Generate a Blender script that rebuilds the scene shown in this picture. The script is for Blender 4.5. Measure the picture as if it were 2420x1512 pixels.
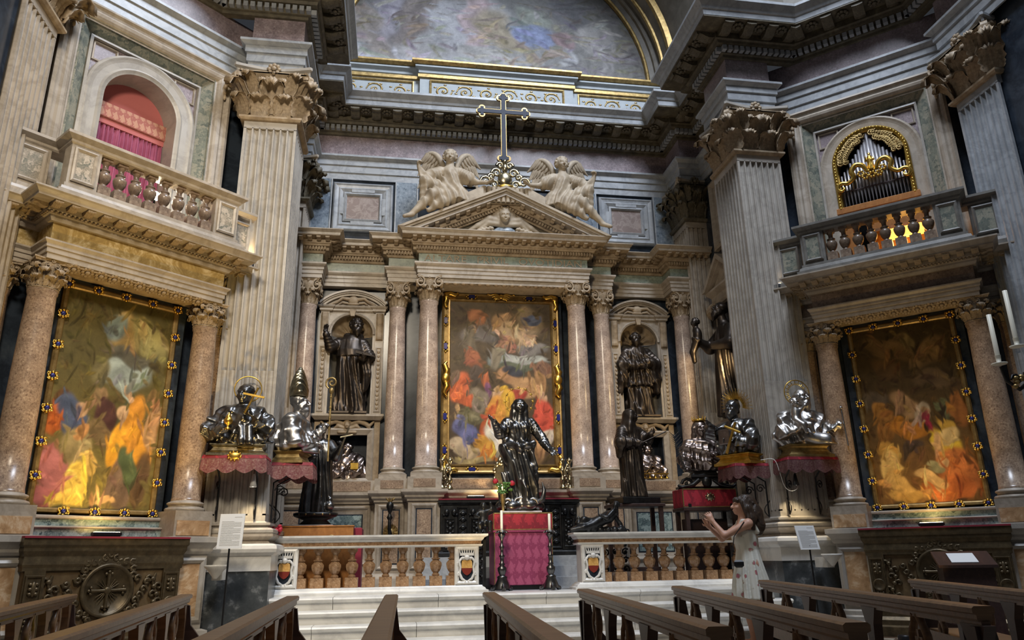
import bpy, math, random
import numpy as np
from mathutils import Matrix, Vector
random.seed(7)
RNG = np.random.RandomState(11)
for _o in list(bpy.data.objects): bpy.data.objects.remove(_o)
SC = bpy.context.scene
COL = SC.collection
PI = math.pi
# ------------------------------------------------------------------ camera
def setup_camera():
    yaw, pitch, roll = [math.radians(a) for a in (9.12, 17.65, -1.016)]
    F = Vector((math.sin(yaw)*math.cos(pitch), math.cos(yaw)*math.cos(pitch), math.sin(pitch)))
    R = Vector((math.cos(yaw), -math.sin(yaw), 0)); U = R.cross(F)
    c, s = math.cos(roll), math.sin(roll)
    R2, U2 = c*R + s*U, -s*R + c*U
    cd = bpy.data.cameras.new('camera'); cam = bpy.data.objects.new('camera', cd); COL.objects.link(cam)
    cd.sensor_width = 36; cd.lens = 36*1755/2420; cd.clip_start = .05; cd.clip_end = 200
    M = Matrix((R2, U2, -F)).transposed().to_4x4(); M.translation = (-1.906, 0, 1.05)
    cam.matrix_world = M
    SC.camera = cam
setup_camera()
# ------------------------------------------------------------------ light and exposure
VS = SC.view_settings
VS.view_transform = 'Standard'; VS.look = 'None'; VS.exposure = 0.2; VS.gamma = 1; VS.use_curve_mapping = False
W = bpy.data.worlds.new('world'); SC.world = W; W.use_nodes = True
W.node_tree.nodes['Background'].inputs[0].default_value = (.62, .68, .80, 1)
W.node_tree.nodes['Background'].inputs[1].default_value = .04
def lamp(name, kind, loc, aim, energy, color, size=.3, angle=60, blend=.6, size_y=None):
    ld = bpy.data.lights.new(name, kind); o = bpy.data.objects.new(name, ld); COL.objects.link(o)
    ld.energy = energy; ld.color = color
    if kind == 'AREA':
        ld.size = size
        if size_y: ld.shape = 'RECTANGLE'; ld.size_y = size_y
    else:
        ld.shadow_soft_size = size
    if kind == 'SPOT': ld.spot_size = math.radians(angle); ld.spot_blend = blend
    o.location = loc
    d = Vector(aim) - Vector(loc); o.rotation_euler = d.to_track_quat('-Z', 'Y').to_euler()
    return o
COOL = (.72, .83, 1.0); NEUT = (1, .95, .87); WARM = (1, .72, .36); GOLDL = (1, .66, .20)
# daylight falling from the dome windows high above the crossing
lamp('dome_daylight', 'AREA', (1.8, 5.0, 17.0), (-1.2, 11.5, 7.0), 1900, (.78,.86,1.0), 4.0)
# electric light of the hall behind and above the camera
lamp('hall_light', 'SPOT', (-3.2, 1.0, 8.6), (-3.0, 10.5, 4.6), 2500, (1,.87,.68), .7, 76, 1.0)
lamp('hall_spot', 'SPOT', (-3.2, 4.2, 7.8), (-1.6, 10.2, .6), 700, NEUT, .25, 40, .9)
lamp('picture_fill_centre', 'SPOT', (-.6, 6.0, 7.8), (0, 13.2, 3.8), 560, (1,.74,.40), .15, 26, .8)  # added warm fill that evens the light on the central painting
# ------------------------------------------------------------------ object helpers
def put(o, parent=None):
    COL.objects.link(o)
    if parent is not None: o.parent = parent
    return o
def tag(o, label=None, cat=None, group=None, kind=None):
    if label: o['label'] = label
    if cat: o['category'] = cat
    if group: o['group'] = group
    if kind: o['kind'] = kind
    return o
def empty(name, loc=(0,0,0), rz=0, parent=None, label=None, cat=None, group=None, kind=None, scale=None):
    o = bpy.data.objects.new(name, None); o.empty_display_size = .1; put(o, parent)
    o.location = loc; o.rotation_euler = (0, 0, rz)
    if scale: o.scale = (scale,)*3 if not hasattr(scale, '__len__') else scale
    return tag(o, label, cat, group, kind)
def inst(name, me, parent=None, loc=(0,0,0), rot=(0,0,0), scale=None):
    o = bpy.data.objects.new(name, me); put(o, parent); o.location = loc; o.rotation_euler = rot
    if scale: o.scale = (scale,)*3 if not hasattr(scale, '__len__') else scale
    return o
def copy_tree(o, parent=None):
    c = o.copy(); COL.objects.link(c); c.parent = parent
    for ch in o.children: copy_tree(ch, c)
    return c
def spline(pts, m=4):
    """Catmull-Rom points through pts"""
    P = [Vector(p) for p in pts]; P = [P[0]*2-P[1]]+P+[P[-1]*2-P[-2]]; out = []
    for i in range(1, len(P)-2):
        for k in range(m):
            t = k/m; a, b, c, d = P[i-1], P[i], P[i+1], P[i+2]
            out.append(.5*((2*b)+(c-a)*t+(2*a-5*b+4*c-d)*t*t+(3*b-a-3*c+d)*t**3))
    return out+[P[-2]]
class MB:
    """collects simple shapes and builds them as one mesh"""
    def __init__(self): self.v = []; self.f = []; self.sm = []
    def add(self, vs, fs, smooth=False):
        b = len(self.v); self.v += [tuple(p) for p in vs]
        self.f += [tuple(i+b for i in f) for f in fs]; self.sm += [smooth]*len(fs); return self
    def box(self, x0, x1, y0, y1, z0, z1, bev=0):
        if bev:
            return self.loft([[(x0+bev,y0+bev,z0),(x1-bev,y0+bev,z0),(x1-bev,y1-bev,z0),(x0+bev,y1-bev,z0)],
                [(x0,y0,z0+bev),(x1,y0,z0+bev),(x1,y1,z0+bev),(x0,y1,z0+bev)],
                [(x0,y0,z1-bev),(x1,y0,z1-bev),(x1,y1,z1-bev),(x0,y1,z1-bev)],
                [(x0+bev,y0+bev,z1),(x1-bev,y0+bev,z1),(x1-bev,y1-bev,z1),(x0+bev,y1-bev,z1)]])
        return self.add([(x0,y0,z0),(x1,y0,z0),(x1,y1,z0),(x0,y1,z0),(x0,y0,z1),(x1,y0,z1),(x1,y1,z1),(x0,y1,z1)],
            [(0,3,2,1),(4,5,6,7),(0,1,5,4),(1,2,6,5),(2,3,7,6),(3,0,4,7)])
    def loft(self, rings, smooth=False, cap=True, closed=True):
        n = len(rings[0]); vs = [p for r in rings for p in r]; fs = []
        for i in range(len(rings)-1):
            for j in range(n if closed else n-1):
                k = (j+1) % n; fs.append((i*n+j, i*n+k, (i+1)*n+k, (i+1)*n+j))
        self.add(vs, fs, smooth)
        if cap and closed:
            self.add(rings[0], [tuple(range(n))[::-1]]); self.add(rings[-1], [tuple(range(n))])
        return self
    def lathe(self, prof, n=24, c=(0,0,0), smooth=True, sx=1, sy=1, a0=0):
        rings = [[(c[0]+max(r,1e-4)*sx*math.cos(a0+2*PI*j/n), c[1]+max(r,1e-4)*sy*math.sin(a0+2*PI*j/n), c[2]+z) for j in range(n)] for r, z in prof]
        return self.loft(rings, smooth)
    def tube(self, pts, rad, n=8, smooth=True, flat=1.0):
        P = [Vector(p) for p in pts]; rings = []
        R = rad if hasattr(rad, '__len__') else [rad]*len(P)
        up = None
        for i, p in enumerate(P):
            d = (P[min(i+1,len(P)-1)] - P[max(i-1,0)]).normalized()
            if up is None: up = Vector((0,0,1)) if abs(d.z) < .9 else Vector((0,1,0))
            a = d.cross(up)
            if a.length < 1e-5: a = d.cross(Vector((1,.3,0)))
            a.normalize(); b = a.cross(d).normalized(); up = b
            rings.append([tuple(p + (a*math.cos(2*PI*j/n) + b*math.sin(2*PI*j/n)*flat)*R[i]) for j in range(n)])
        return self.loft(rings, smooth)
    def prism(self, poly, y0, y1):
        """outline in x,z pushed from y0 to y1"""
        return self.loft([[(x, y0, z) for x, z in poly], [(x, y1, z) for x, z in poly]])
    def sphere(self, c, r, n=12, m=8):
        r = r if hasattr(r, '__len__') else (r,)*3
        return self.loft([[(c[0]+r[0]*math.sin(PI*i/m)*math.cos(2*PI*j/n), c[1]+r[1]*math.sin(PI*i/m)*math.sin(2*PI*j/n), c[2]-r[2]*math.cos(PI*i/m)) for j in range(n)]
            if 0 < i < m else [(c[0]+1e-4*math.cos(2*PI*j/n), c[1]+1e-4*math.sin(2*PI*j/n), c[2]-r[2]*math.cos(PI*i/m)) for j in range(n)] for i in range(m+1)], True)
    def frame(self, x0, x1, z0, z1, prof):
        """moulded picture-frame ring: prof = [(inset from outer edge, y)]"""
        rings = [[(x0+i, y, z0+i), (x1-i, y, z0+i), (x1-i, y, z1-i), (x0+i, y, z1-i)] for i, y in prof]
        rings.append(rings[0])
        return self.loft(rings, cap=False)
    def xf(self, M, start=0):
        for i in range(start, len(self.v)): self.v[i] = tuple(M @ Vector(self.v[i]))
        return self
    def mesh(self, name, mat):
        me = bpy.data.meshes.new(name); me.from_pydata(self.v, [], self.f)
        me.polygons.foreach_set('use_smooth', self.sm); me.materials.append(mat); me.update(); return me
    def build(self, name, mat, parent=None, loc=(0,0,0), rz=0):
        return inst(name, self.mesh(name, mat), parent, loc, (0,0,rz))
def offset_path(path, d):
    """offset an open plan polyline to its right-hand side by d with mitred corners"""
    n = len(path); out = []
    nr = []
    for i in range(n-1):
        dx, dy = path[i+1][0]-path[i][0], path[i+1][1]-path[i][1]; L = math.hypot(dx, dy); nr.append((dy/L, -dx/L))
    for i in range(n):
        if i == 0: m = nr[0]; k = 1
        elif i == n-1: m = nr[-1]; k = 1
        else:
            m = (nr[i-1][0]+nr[i][0], nr[i-1][1]+nr[i][1]); k = 2/(m[0]**2+m[1]**2)
            k = k if k < 4 else 4
            # m scaled so that offset distance is d to both sides
        out.append((path[i][0]+m[0]*d*k, path[i][1]+m[1]*d*k))
    return out
def sweep(mb, path, prof, smooth=False):
    """moulding: prof = [(projection, z)] carried along a plan path, room side on the right hand"""
    cols = [[(x, y, z) for x, y in offset_path(path, d)] for d, z in prof]
    n = len(path)
    vs = [p for c in cols for p in c]; fs = []
    for i in range(len(cols)-1):
        for j in range(n-1): fs.append((i*n+j, i*n+j+1, (i+1)*n+j+1, (i+1)*n+j))
    mb.add(vs, fs, smooth)
    for e in (0, n-1): mb.add([c[e] for c in cols], [tuple(range(len(cols)))])
    return mb
def along(path, d, step, margin, only=None):
    """evenly spaced (x, y, rotz) stations on each leg of the offset path, facing the room"""
    P = offset_path(path, d); res = []
    for i in range(len(P)-1):
        if only is not None and i not in only: continue
        a, b = Vector(P[i]), Vector(P[i+1]); L = (b-a).length - 2*margin
        if L < 0: continue
        k = max(1, int(round(L/step))); u = (b-a).normalized(); rz = math.atan2(u.y, u.x)
        for j in range(k+1 if L > step*.6 else 1):
            p = a + u*(margin + (L*j/k if L > step*.6 else L/2)); res.append((p.x, p.y, rz))
    return res
# ------------------------------------------------------------------ materials
MATS = {}
def M_(name): return MATS[name]
def mk(name, base, rough=.5, metal=0, c2=None, c3=None, kind='plain', scale=5, bump=0, spec=.5, mix=.5, vein=.5):
    m = bpy.data.materials.new(name); m.use_nodes = True; MATS[name] = m
    nt = m.node_tree; N = nt.nodes; Lk = nt.links.new
    b = N['Principled BSDF']; b.inputs['Roughness'].default_value = rough; b.inputs['Metallic'].default_value = metal
    b.inputs['Specular IOR Level'].default_value = spec
    c4 = lambda c: (c[0], c[1], c[2], 1)
    b.inputs['Base Color'].default_value = c4(base)
    tc = N.new('ShaderNodeTexCoord').outputs['Object']
    def noise(sc, det=4, r=.6, dist=0):
        n = N.new('ShaderNodeTexNoise'); n.inputs['Scale'].default_value = sc; n.inputs['Detail'].default_value = det
        n.inputs['Roughness'].default_value = r; n.inputs['Distortion'].default_value = dist; Lk(tc, n.inputs['Vector']); return n
    def ramp(src, stops):
        r = N.new('ShaderNodeValToRGB'); e = r.color_ramp.elements
        while len(e) < len(stops): e.new(.5)
        for el, (p, c) in zip(e, stops): el.position = p; el.color = c4(c)
        Lk(src, r.inputs[0]); return r.outputs[0]
    def mixc(fac, a, bb, mode='MIX'):
        x = N.new('ShaderNodeMix'); x.data_type = 'RGBA'; x.blend_type = mode
        if hasattr(fac, 'is_output'): Lk(fac, x.inputs[0])
        else: x.inputs[0].default_value = fac
        for i, s in ((6, a), (7, bb)):
            if hasattr(s, 'is_output'): Lk(s, x.inputs[i])
            else: x.inputs[i].default_value = c4(s)
        return x.outputs[2]
    col = None; hgt = None
    c2 = c2 or base; c3 = c3 or c2
    if kind == 'grain':
        n = noise(scale, 5, .65); col = ramp(n.outputs[0], [(.3, c2), (.55, base), (.75, c3)]); hgt = n.outputs[0]
    elif kind == 'speck':
        n = noise(scale, 3, .8); n2 = noise(scale*.16, 2, .5)
        a = ramp(n.outputs[0], [(.36, c2), (.47, base), (.56, base), (.66, c3)])
        bb = ramp(n2.outputs[0], [(.3, (.72,.70,.70)), (.65, (1.12,1.1,1.08))]); col = mixc(1, a, bb, 'MULTIPLY'); hgt = n.outputs[0]
    elif kind == 'marble':
        n = noise(scale, 6, .62, .55); n2 = noise(scale*.35, 3, .5, .6)
        v = ramp(n.outputs[0], [(.40, base), (.49, c2), (.56, base), (.8, c3)])
        bb = ramp(n2.outputs[0], [(.3, (.86,.86,.86)), (.7, (1.06,1.06,1.06))]); col = mixc(1, v, bb, 'MULTIPLY'); hgt = n2.outputs[0]
    elif kind == 'breccia':
        v = N.new('ShaderNodeTexVoronoi'); v.inputs['Scale'].default_value = scale
        n = noise(scale*.7, 3, .6); ad = N.new('ShaderNodeVectorMath'); ad.operation = 'MULTIPLY_ADD'
        Lk(n.outputs[1], ad.inputs[0]); ad.inputs[1].default_value = (.35,.35,.35); Lk(tc, ad.inputs[2]); Lk(ad.outputs[0], v.inputs['Vector'])
        sp = N.new('ShaderNodeSeparateColor'); Lk(v.outputs['Color'], sp.inputs[0])
        a = ramp(sp.outputs[0], [(.05, c2), (.45, base), (.85, c3)])
        n2 = noise(scale*4, 3, .7); col = mixc(.35, a, ramp(n2.outputs[0], [(.35, c2), (.65, c3)])); hgt = n2.outputs[0]
    elif kind == 'onyx':
        n = noise(scale, 5, .7, 2.5); col = ramp(n.outputs[0], [(.3, c2), (.5, base), (.62, c3), (.75, base)]); hgt = n.outputs[0]
    elif kind == 'wood':
        mp = N.new('ShaderNodeMapping'); mp.inputs['Scale'].default_value = (14, .9, 14); Lk(tc, mp.inputs['Vector'])
        n = noise(scale, 5, .6, .5); Lk(mp.outputs[0], n.inputs['Vector']); col = ramp(n.outputs[0], [(.3, c2), (.6, base), (.8, c3)]); hgt = n.outputs[0]
    elif kind == 'damask':
        sp = N.new('ShaderNodeSeparateXYZ'); Lk(tc, sp.inputs[0])
        def mth(op, a, b=None):
            x = N.new('ShaderNodeMath'); x.operation = op
            for i, s in enumerate((a, b)):
                if s is None: continue
                if hasattr(s, 'is_output'): Lk(s, x.inputs[i])
                else: x.inputs[i].default_value = s
            return x.outputs[0]
        xx = mth('MULTIPLY', mth('ADD', sp.outputs[0], sp.outputs[1]), scale); zz = mth('MULTIPLY', sp.outputs[2], scale*.62)
        p1 = mth('MULTIPLY', mth('SINE', xx), mth('SINE', zz))
        p2 = mth('SINE', mth('ADD', mth('MULTIPLY', mth('SINE', mth('MULTIPLY', zz, 3)), 1.2), mth('MULTIPLY', xx, 4)))
        p3 = mth('SINE', mth('ADD', mth('MULTIPLY', mth('COSINE', mth('MULTIPLY', xx, 2)), 1.6), mth('MULTIPLY', zz, 3)))
        s_ = mth('ADD', mth('ABSOLUTE', p1), mth('MULTIPLY', mth('MULTIPLY', p2, p3), .38))
        col = ramp(s_, [(.32, c2), (.40, base), (.62, base), (.68, c2), (.74, base)]); hgt = None
    elif kind == 'attr':
        at = N.new('ShaderNodeAttribute'); at.attribute_name = 'Col'; n = noise(scale, 5, .7, .4)
        col = mixc(.55, at.outputs[0], ramp(n.outputs[0], [(.3, (.45,.45,.45)), (.7, (1.5,1.5,1.5))]), 'MULTIPLY'); hgt = None
    elif kind == 'tiles':
        br = N.new('ShaderNodeTexChecker'); br.inputs['Scale'].default_value = scale
        mp = N.new('ShaderNodeMapping'); mp.inputs['Rotation'].default_value = (0, 0, PI/4); Lk(tc, mp.inputs['Vector']); Lk(mp.outputs[0], br.inputs['Vector'])
        br.inputs[1].default_value = c4(base); br.inputs[2].default_value = c4(c2); n = noise(3, 4)
        col = mixc(.5, br.outputs[0], ramp(n.outputs[0], [(.3, (.5,.5,.5)), (.7, (1.2,1.2,1.2))]), 'MULTIPLY')
    elif kind == 'floral':
        v = N.new('ShaderNodeTexVoronoi'); v.inputs['Scale'].default_value = scale; Lk(tc, v.inputs['Vector'])
        n = noise(scale*3, 2); ad = N.new('ShaderNodeMath'); ad.operation = 'MULTIPLY_ADD'; Lk(n.outputs[0], ad.inputs[0]); ad.inputs[1].default_value = .35; Lk(v.outputs['Distance'], ad.inputs[2])
        col = ramp(ad.outputs[0], [(.30, c2), (.36, c2), (.42, c3), (.46, base)])
    if col is not None: Lk(col, b.inputs['Base Color'])
    if bump and hgt is None: hgt = noise(scale, 4).outputs[0]
    if bump:
        bp = N.new('ShaderNodeBump'); bp.inputs['Strength'].default_value = bump; bp.inputs['Distance'].default_value = .01; Lk(hgt, bp.inputs['Height']); Lk(bp.outputs[0], b.inputs['Normal'])
    return m
def emit(name, color, strength):
    m = bpy.data.materials.new(name); m.use_nodes = True; MATS[name] = m
    b = m.node_tree.nodes['Principled BSDF']; b.inputs['Base Color'].default_value = (*color, 1)
    b.inputs['Emission Color'].default_value = (*color, 1); b.inputs['Emission Strength'].default_value = strength; return m
mk('white_marble', (.43,.395,.345), .36, c2=(.35,.32,.28), c3=(.49,.455,.405), kind='marble', scale=2.2)
mk('step_marble', (.74,.72,.67), .3, c2=(.61,.595,.56), c3=(.80,.78,.73), kind='marble', scale=1.6)
mk('cream_marble', (.41,.35,.28), .42, c2=(.32,.27,.21), c3=(.49,.43,.355), kind='marble', scale=2.6)
mk('grey_marble', (.37,.385,.40), .35, c2=(.29,.305,.32), c3=(.45,.465,.485), kind='marble', scale=3)
mk('blue_marble', (.20,.245,.29), .3, c2=(.10,.13,.165), c3=(.34,.39,.43), kind='speck', scale=16)
mk('dark_marble', (.030,.040,.055), .22, c2=(.018,.024,.034), c3=(.07,.085,.10), kind='marble', scale=2)
mk('black_stone', (.065,.072,.075), .35, c2=(.03,.035,.038), c3=(.30,.31,.31), kind='grain', scale=6)
mk('purple_stone', (.25,.20,.21), .35, c2=(.16,.125,.135), c3=(.37,.32,.33), kind='speck', scale=28)
mk('red_granite', (.315,.225,.155), .28, c2=(.155,.10,.068), c3=(.48,.375,.265), kind='speck', scale=42)
mk('pink_granite', (.44,.345,.28), .24, c2=(.27,.20,.16), c3=(.57,.475,.40), kind='speck', scale=38)
mk('green_breccia', (.19,.21,.17), .3, c2=(.08,.10,.09), c3=(.33,.31,.24), kind='breccia', scale=11)
mk('teal_breccia', (.15,.21,.20), .25, c2=(.04,.07,.08), c3=(.36,.44,.41), kind='breccia', scale=12)
mk('multi_breccia', (.30,.25,.19), .3, c2=(.12,.13,.10), c3=(.52,.44,.35), kind='breccia', scale=14)
mk('green_frieze', (.26,.31,.255), .3, c2=(.16,.20,.17), c3=(.36,.40,.33), kind='speck', scale=18)
mk('onyx', (.36,.25,.09), .25, c2=(.20,.13,.05), c3=(.56,.44,.24), kind='onyx', scale=2.4)
mk('alabaster', (.47,.29,.15), .28, c2=(.30,.17,.08), c3=(.62,.46,.30), kind='onyx', scale=3)
mk('baluster_stone', (.34,.205,.11), .22, c2=(.20,.115,.06), c3=(.50,.355,.22), kind='speck', scale=24)
mk('brown_stone', (.22,.16,.115), .3, c2=(.13,.09,.065), c3=(.32,.25,.18), kind='speck', scale=24)
mk('carved_stone', (.35,.265,.17), .6, c2=(.20,.145,.09), c3=(.47,.38,.27), kind='grain', scale=7, bump=.2)
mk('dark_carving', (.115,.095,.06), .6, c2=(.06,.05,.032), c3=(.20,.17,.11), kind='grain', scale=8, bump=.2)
mk('statue_stone', (.40,.33,.24), .6, c2=(.26,.205,.14), c3=(.50,.43,.33), kind='grain', scale=4)
mk('bronze', (.072,.058,.048), .40, .85, c2=(.045,.038,.033), c3=(.13,.10,.075), kind='grain', scale=5)
mk('dark_bronze', (.040,.040,.040), .38, .8, c2=(.022,.022,.022), c3=(.075,.073,.068), kind='grain', scale=9, bump=.3)
mk('silver', (.44,.42,.40), .36, 1, c2=(.28,.27,.26), c3=(.66,.63,.58), kind='grain', scale=6, bump=.12)
mk('dark_silver', (.16,.158,.155), .33, 1, c2=(.10,.10,.10), c3=(.34,.335,.33), kind='grain', scale=6)
mk('rose_silver', (.30,.245,.22), .34, 1, c2=(.18,.15,.14), c3=(.50,.42,.37), kind='grain', scale=6)
mk('gilt_silver', (.46,.40,.27), .28, 1, c2=(.22,.19,.12), c3=(.62,.54,.36), kind='grain', scale=16, bump=.3)
mk('gold', (.72,.46,.10), .34, 1, c2=(.52,.32,.06), c3=(.95,.70,.24), kind='grain', scale=10)
mk('old_gold', (.40,.28,.11), .48, .75, c2=(.22,.15,.06), c3=(.55,.41,.18), kind='grain', scale=12)
mk('gilt_frame', (.34,.23,.09), .38, .7, c2=(.20,.13,.05), c3=(.46,.33,.14), kind='grain', scale=10)
mk('lapis', (.02,.025,.16), .2)
mk('wood', (.19,.108,.052), .38, c2=(.11,.06,.029), c3=(.27,.16,.08), kind='wood', scale=2)
mk('dark_wood', (.045,.024,.020), .42, c2=(.025,.014,.012), c3=(.075,.042,.03), kind='wood', scale=2)
mk('honey_wood', (.40,.17,.045), .35, c2=(.28,.11,.03), c3=(.50,.24,.08), kind='wood', scale=1)
mk('red_damask', (.36,.018,.035), .65, c2=(.21,.008,.02), kind='damask', scale=18)
mk('rose_damask', (.40,.075,.155), .6, c2=(.27,.035,.095), kind='damask', scale=26)
mk('red_cloth', (.25,.018,.035), .8)
mk('red_fringe', (.21,.085,.075), .7, c2=(.12,.015,.025), c3=(.33,.27,.22), kind='grain', scale=40, bump=.5)
mk('dark_fringe', (.12,.05,.045), .7, c2=(.07,.012,.018), c3=(.19,.13,.10), kind='grain', scale=40, bump=.5)
mk('magenta_cloth', (.40,.025,.11), .7)
mk('curtain', (.33,.075,.14), .75, c2=(.24,.045,.095), c3=(.40,.11,.18), kind='grain', scale=3)
mk('curtain_wall', (.46,.13,.12), .8)
mk('curtain_band', (.50,.26,.17), .8, c2=(.36,.12,.09), kind='damask', scale=34)
mk('pale_blue', (.36,.39,.40), .6, c2=(.29,.32,.33), c3=(.42,.45,.455), kind='grain', scale=3)
mk('fresco', (1,1,1), .85, kind='attr', scale=7)
mk('oil', (1,1,1), .5, spec=.25, kind='attr', scale=5)
mk('cross_blue', (.018,.024,.045), .65)
mk('paper', (.82,.82,.80), .7)
mk('print', (.62,.62,.61), .8)
mk('black_metal', (.012,.012,.013), .4, .3)
mk('candle_wax', (.80,.76,.62), .5)
mk('floor_tile', (.46,.40,.30), .4, c2=(.10,.065,.045), kind='tiles', scale=9)
mk('tile_light', (.48,.42,.32), .35, c2=(.36,.31,.23), c3=(.56,.50,.40), kind='grain', scale=8)
mk('tile_brown', (.13,.08,.05), .35, c2=(.08,.05,.03), c3=(.2,.13,.08), kind='grain', scale=8)
mk('arms_gold', (.62,.35,.10), .35, c2=(.5,.26,.07), c3=(.70,.44,.16), kind='onyx', scale=7)
mk('arms_red', (.20,.03,.02), .3)
mk('pipe_metal', (.36,.35,.36), .35, .85)
mk('skin', (.52,.29,.20), .5, c2=(.46,.24,.16), c3=(.58,.34,.24), kind='grain', scale=8)
mk('hair', (.045,.028,.018), .5, c2=(.02,.012,.008), c3=(.09,.055,.032), kind='grain', scale=30, bump=.5)
mk('floral_dress', (.62,.61,.54), .8, c2=(.40,.12,.14), c3=(.36,.33,.24), kind='floral', scale=8)
mk('leaf_green', (.07,.17,.035), .6); mk('rose_red', (.38,.01,.03), .6)
mk('lamp_shade', (.62,.62,.60), .5)
mk('yellow_cloth', (.55,.40,.02), .7)
emit('glow_warm', (1, .78, .42), 14); emit('glow_orange', (1, .45, .06), 2.6); emit('glow_white', (1, .93, .78), 10)
# ------------------------------------------------------------------ sculpted figures: signed distance fields meshed with surface nets
class Sculpt:
    def __init__(self, lo, hi, h):
        self.lo = np.array(lo, float); self.h = h
        self.n = np.maximum(4, np.ceil((np.array(hi)-self.lo)/h).astype(int)+1)
        self.D = np.full(self.n, 1.0, np.float32)
        self.ax = [self.lo[i]+h*np.arange(self.n[i]) for i in range(3)]
    def win(self, lo, hi, pad):
        a = np.clip(np.floor((np.array(lo)-pad-self.lo)/self.h).astype(int), 0, self.n-1)
        b = np.clip(np.ceil((np.array(hi)+pad-self.lo)/self.h).astype(int)+1, 1, self.n)
        sl = tuple(slice(a[i], max(b[i], a[i]+1)) for i in range(3))
        X = self.ax[0][sl[0]][:,None,None]; Y = self.ax[1][sl[1]][None,:,None]; Z = self.ax[2][sl[2]][None,None,:]
        return sl, X, Y, Z
    def mix(self, sl, d, k, cut=False):
        A = self.D[sl]; d = d.astype(np.float32)
        if cut:
            self.D[sl] = np.maximum(A, -d); return
        if k > 0:
            hh = np.clip(.5+.5*(A-d)/k, 0, 1); self.D[sl] = A+(d-A)*hh - k*hh*(1-hh)
        else: self.D[sl] = np.minimum(A, d)
    def ell(self, c, r, k=.03, R=None, cut=False, amp=0, fq=60, seed=0):
        c = np.array(c, float); r = np.array(r if hasattr(r, '__len__') else (r,)*3, float)
        m = r.max(); sl, X, Y, Z = self.win(c-m, c+m, k+.04)
        x, y, z = X-c[0], Y-c[1], Z-c[2]
        if R is not None:
            R = np.array(R).T
            x, y, z = R[0,0]*x+R[0,1]*y+R[0,2]*z, R[1,0]*x+R[1,1]*y+R[1,2]*z, R[2,0]*x+R[2,1]*y+R[2,2]*z
        k0 = np.sqrt((x/r[0])**2+(y/r[1])**2+(z/r[2])**2); k1 = np.sqrt((x/r[0]**2)**2+(y/r[1]**2)**2+(z/r[2]**2)**2)+1e-6
        d = k0*(k0-1)/k1
        if amp: d = d - amp*np.sin(fq*x+seed)*np.sin(fq*y+1.3*seed+1)*np.sin(fq*z+2)
        self.mix(sl, d, k, cut); return self
    def cap(self, a, ra, b, rb, k=.03, fold=0, nf=6, ph=0):
        """tapered limb; fold = ripples running round it like a sleeve"""
        a, b = np.array(a, float), np.array(b, float); m = max(ra, rb)
        sl, X, Y, Z = self.win(np.minimum(a,b)-m, np.maximum(a,b)+m, k+.04)
        u = b-a; L2 = max(u@u, 1e-9); px, py, pz = X-a[0], Y-a[1], Z-a[2]
        t = np.clip((px*u[0]+py*u[1]+pz*u[2])/L2, 0, 1)
        d = np.sqrt((px-u[0]*t)**2+(py-u[1]*t)**2+(pz-u[2]*t)**2) - (ra+(rb-ra)*t)
        if fold: d = d - .7*fold*((.5+.5*np.cos(2*(nf*PI*t+ph)+15*px+10*pz))**1.5*2.2-.7)
        self.mix(sl, d, k); return self
    def chain(self, pts, rs, k=.03, **kw):
        for i in range(len(pts)-1): self.cap(pts[i], rs[i], pts[i+1], rs[i+1], k, **kw)
        return self
    def robe(self, secs, nf=9, amp=.1, ph=0., tw=0., k=.04, sharp=.5):
        """secs = [(z, cx, cy, rx, ry, foldamount)] from the hem up: draped column with folds"""
        S = np.array(sorted(secs), float)
        m = max(S[:,3].max(), S[:,4].max())*1.25
        lo = [S[:,1].min()-m, S[:,2].min()-m, S[0,0]]; hi = [S[:,1].max()+m, S[:,2].max()+m, S[-1,0]]
        sl, X, Y, Z = self.win(lo, hi, k+.03)
        zz = np.clip(Z, S[0,0], S[-1,0]); I = lambda c: np.interp(zz.ravel(), S[:,0], S[:,c])[None,None,:]
        cx, cy, rx, ry, fa = I(1), I(2), I(3), I(4), I(5)
        x, y = (X-cx)/rx, (Y-cy)/ry; rho = np.sqrt(x*x+y*y)+1e-6; th = np.arctan2(y, x)
        w = nf*th+ph+tw*Z + .9*np.sin(2*th+2.3*Z+ph) + .5*np.sin(5*Z+3*th)
        f = np.sin(w); f = np.sign(f)*np.abs(f)**(1-sharp*.5) + .45*np.sin(2.3*w+1+3*Z)
        d = (rho - 1 - amp*fa*f)*np.minimum(rx, ry)*.85
        d = np.maximum(d, np.maximum(S[0,0]-Z, Z-S[-1,0]))
        self.mix(sl, d, k); return self
    def swag(self, pts, rs, k=.03, flat=None): return self.chain(pts, rs, k)
    def folds(self, lo, hi, amp, dirv, fq, warp=1.0, ph=0):
        """carve running drapery folds into everything inside a box"""
        sl, X, Y, Z = self.win(lo, hi, 0)
        c = (np.array(lo)+np.array(hi))/2; r = (np.array(hi)-np.array(lo))/2
        w = 1.7*fq*(dirv[0]*X+dirv[1]*Y+dirv[2]*Z) + .75*warp*(np.sin(5*X+ph)+np.sin(4*Z+5*Y+ph)+.35*np.sin(9*Z-7*X+2*ph))
        q = np.maximum(np.maximum(np.abs(X-c[0])/r[0], np.abs(Y-c[1])/r[1]), np.abs(Z-c[2])/r[2])
        self.D[sl] -= (amp*((.5+.5*np.cos(w))**1.6*2.2-.75)*np.clip((1-q)*5, 0, 1)).astype(np.float32); return self
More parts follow.
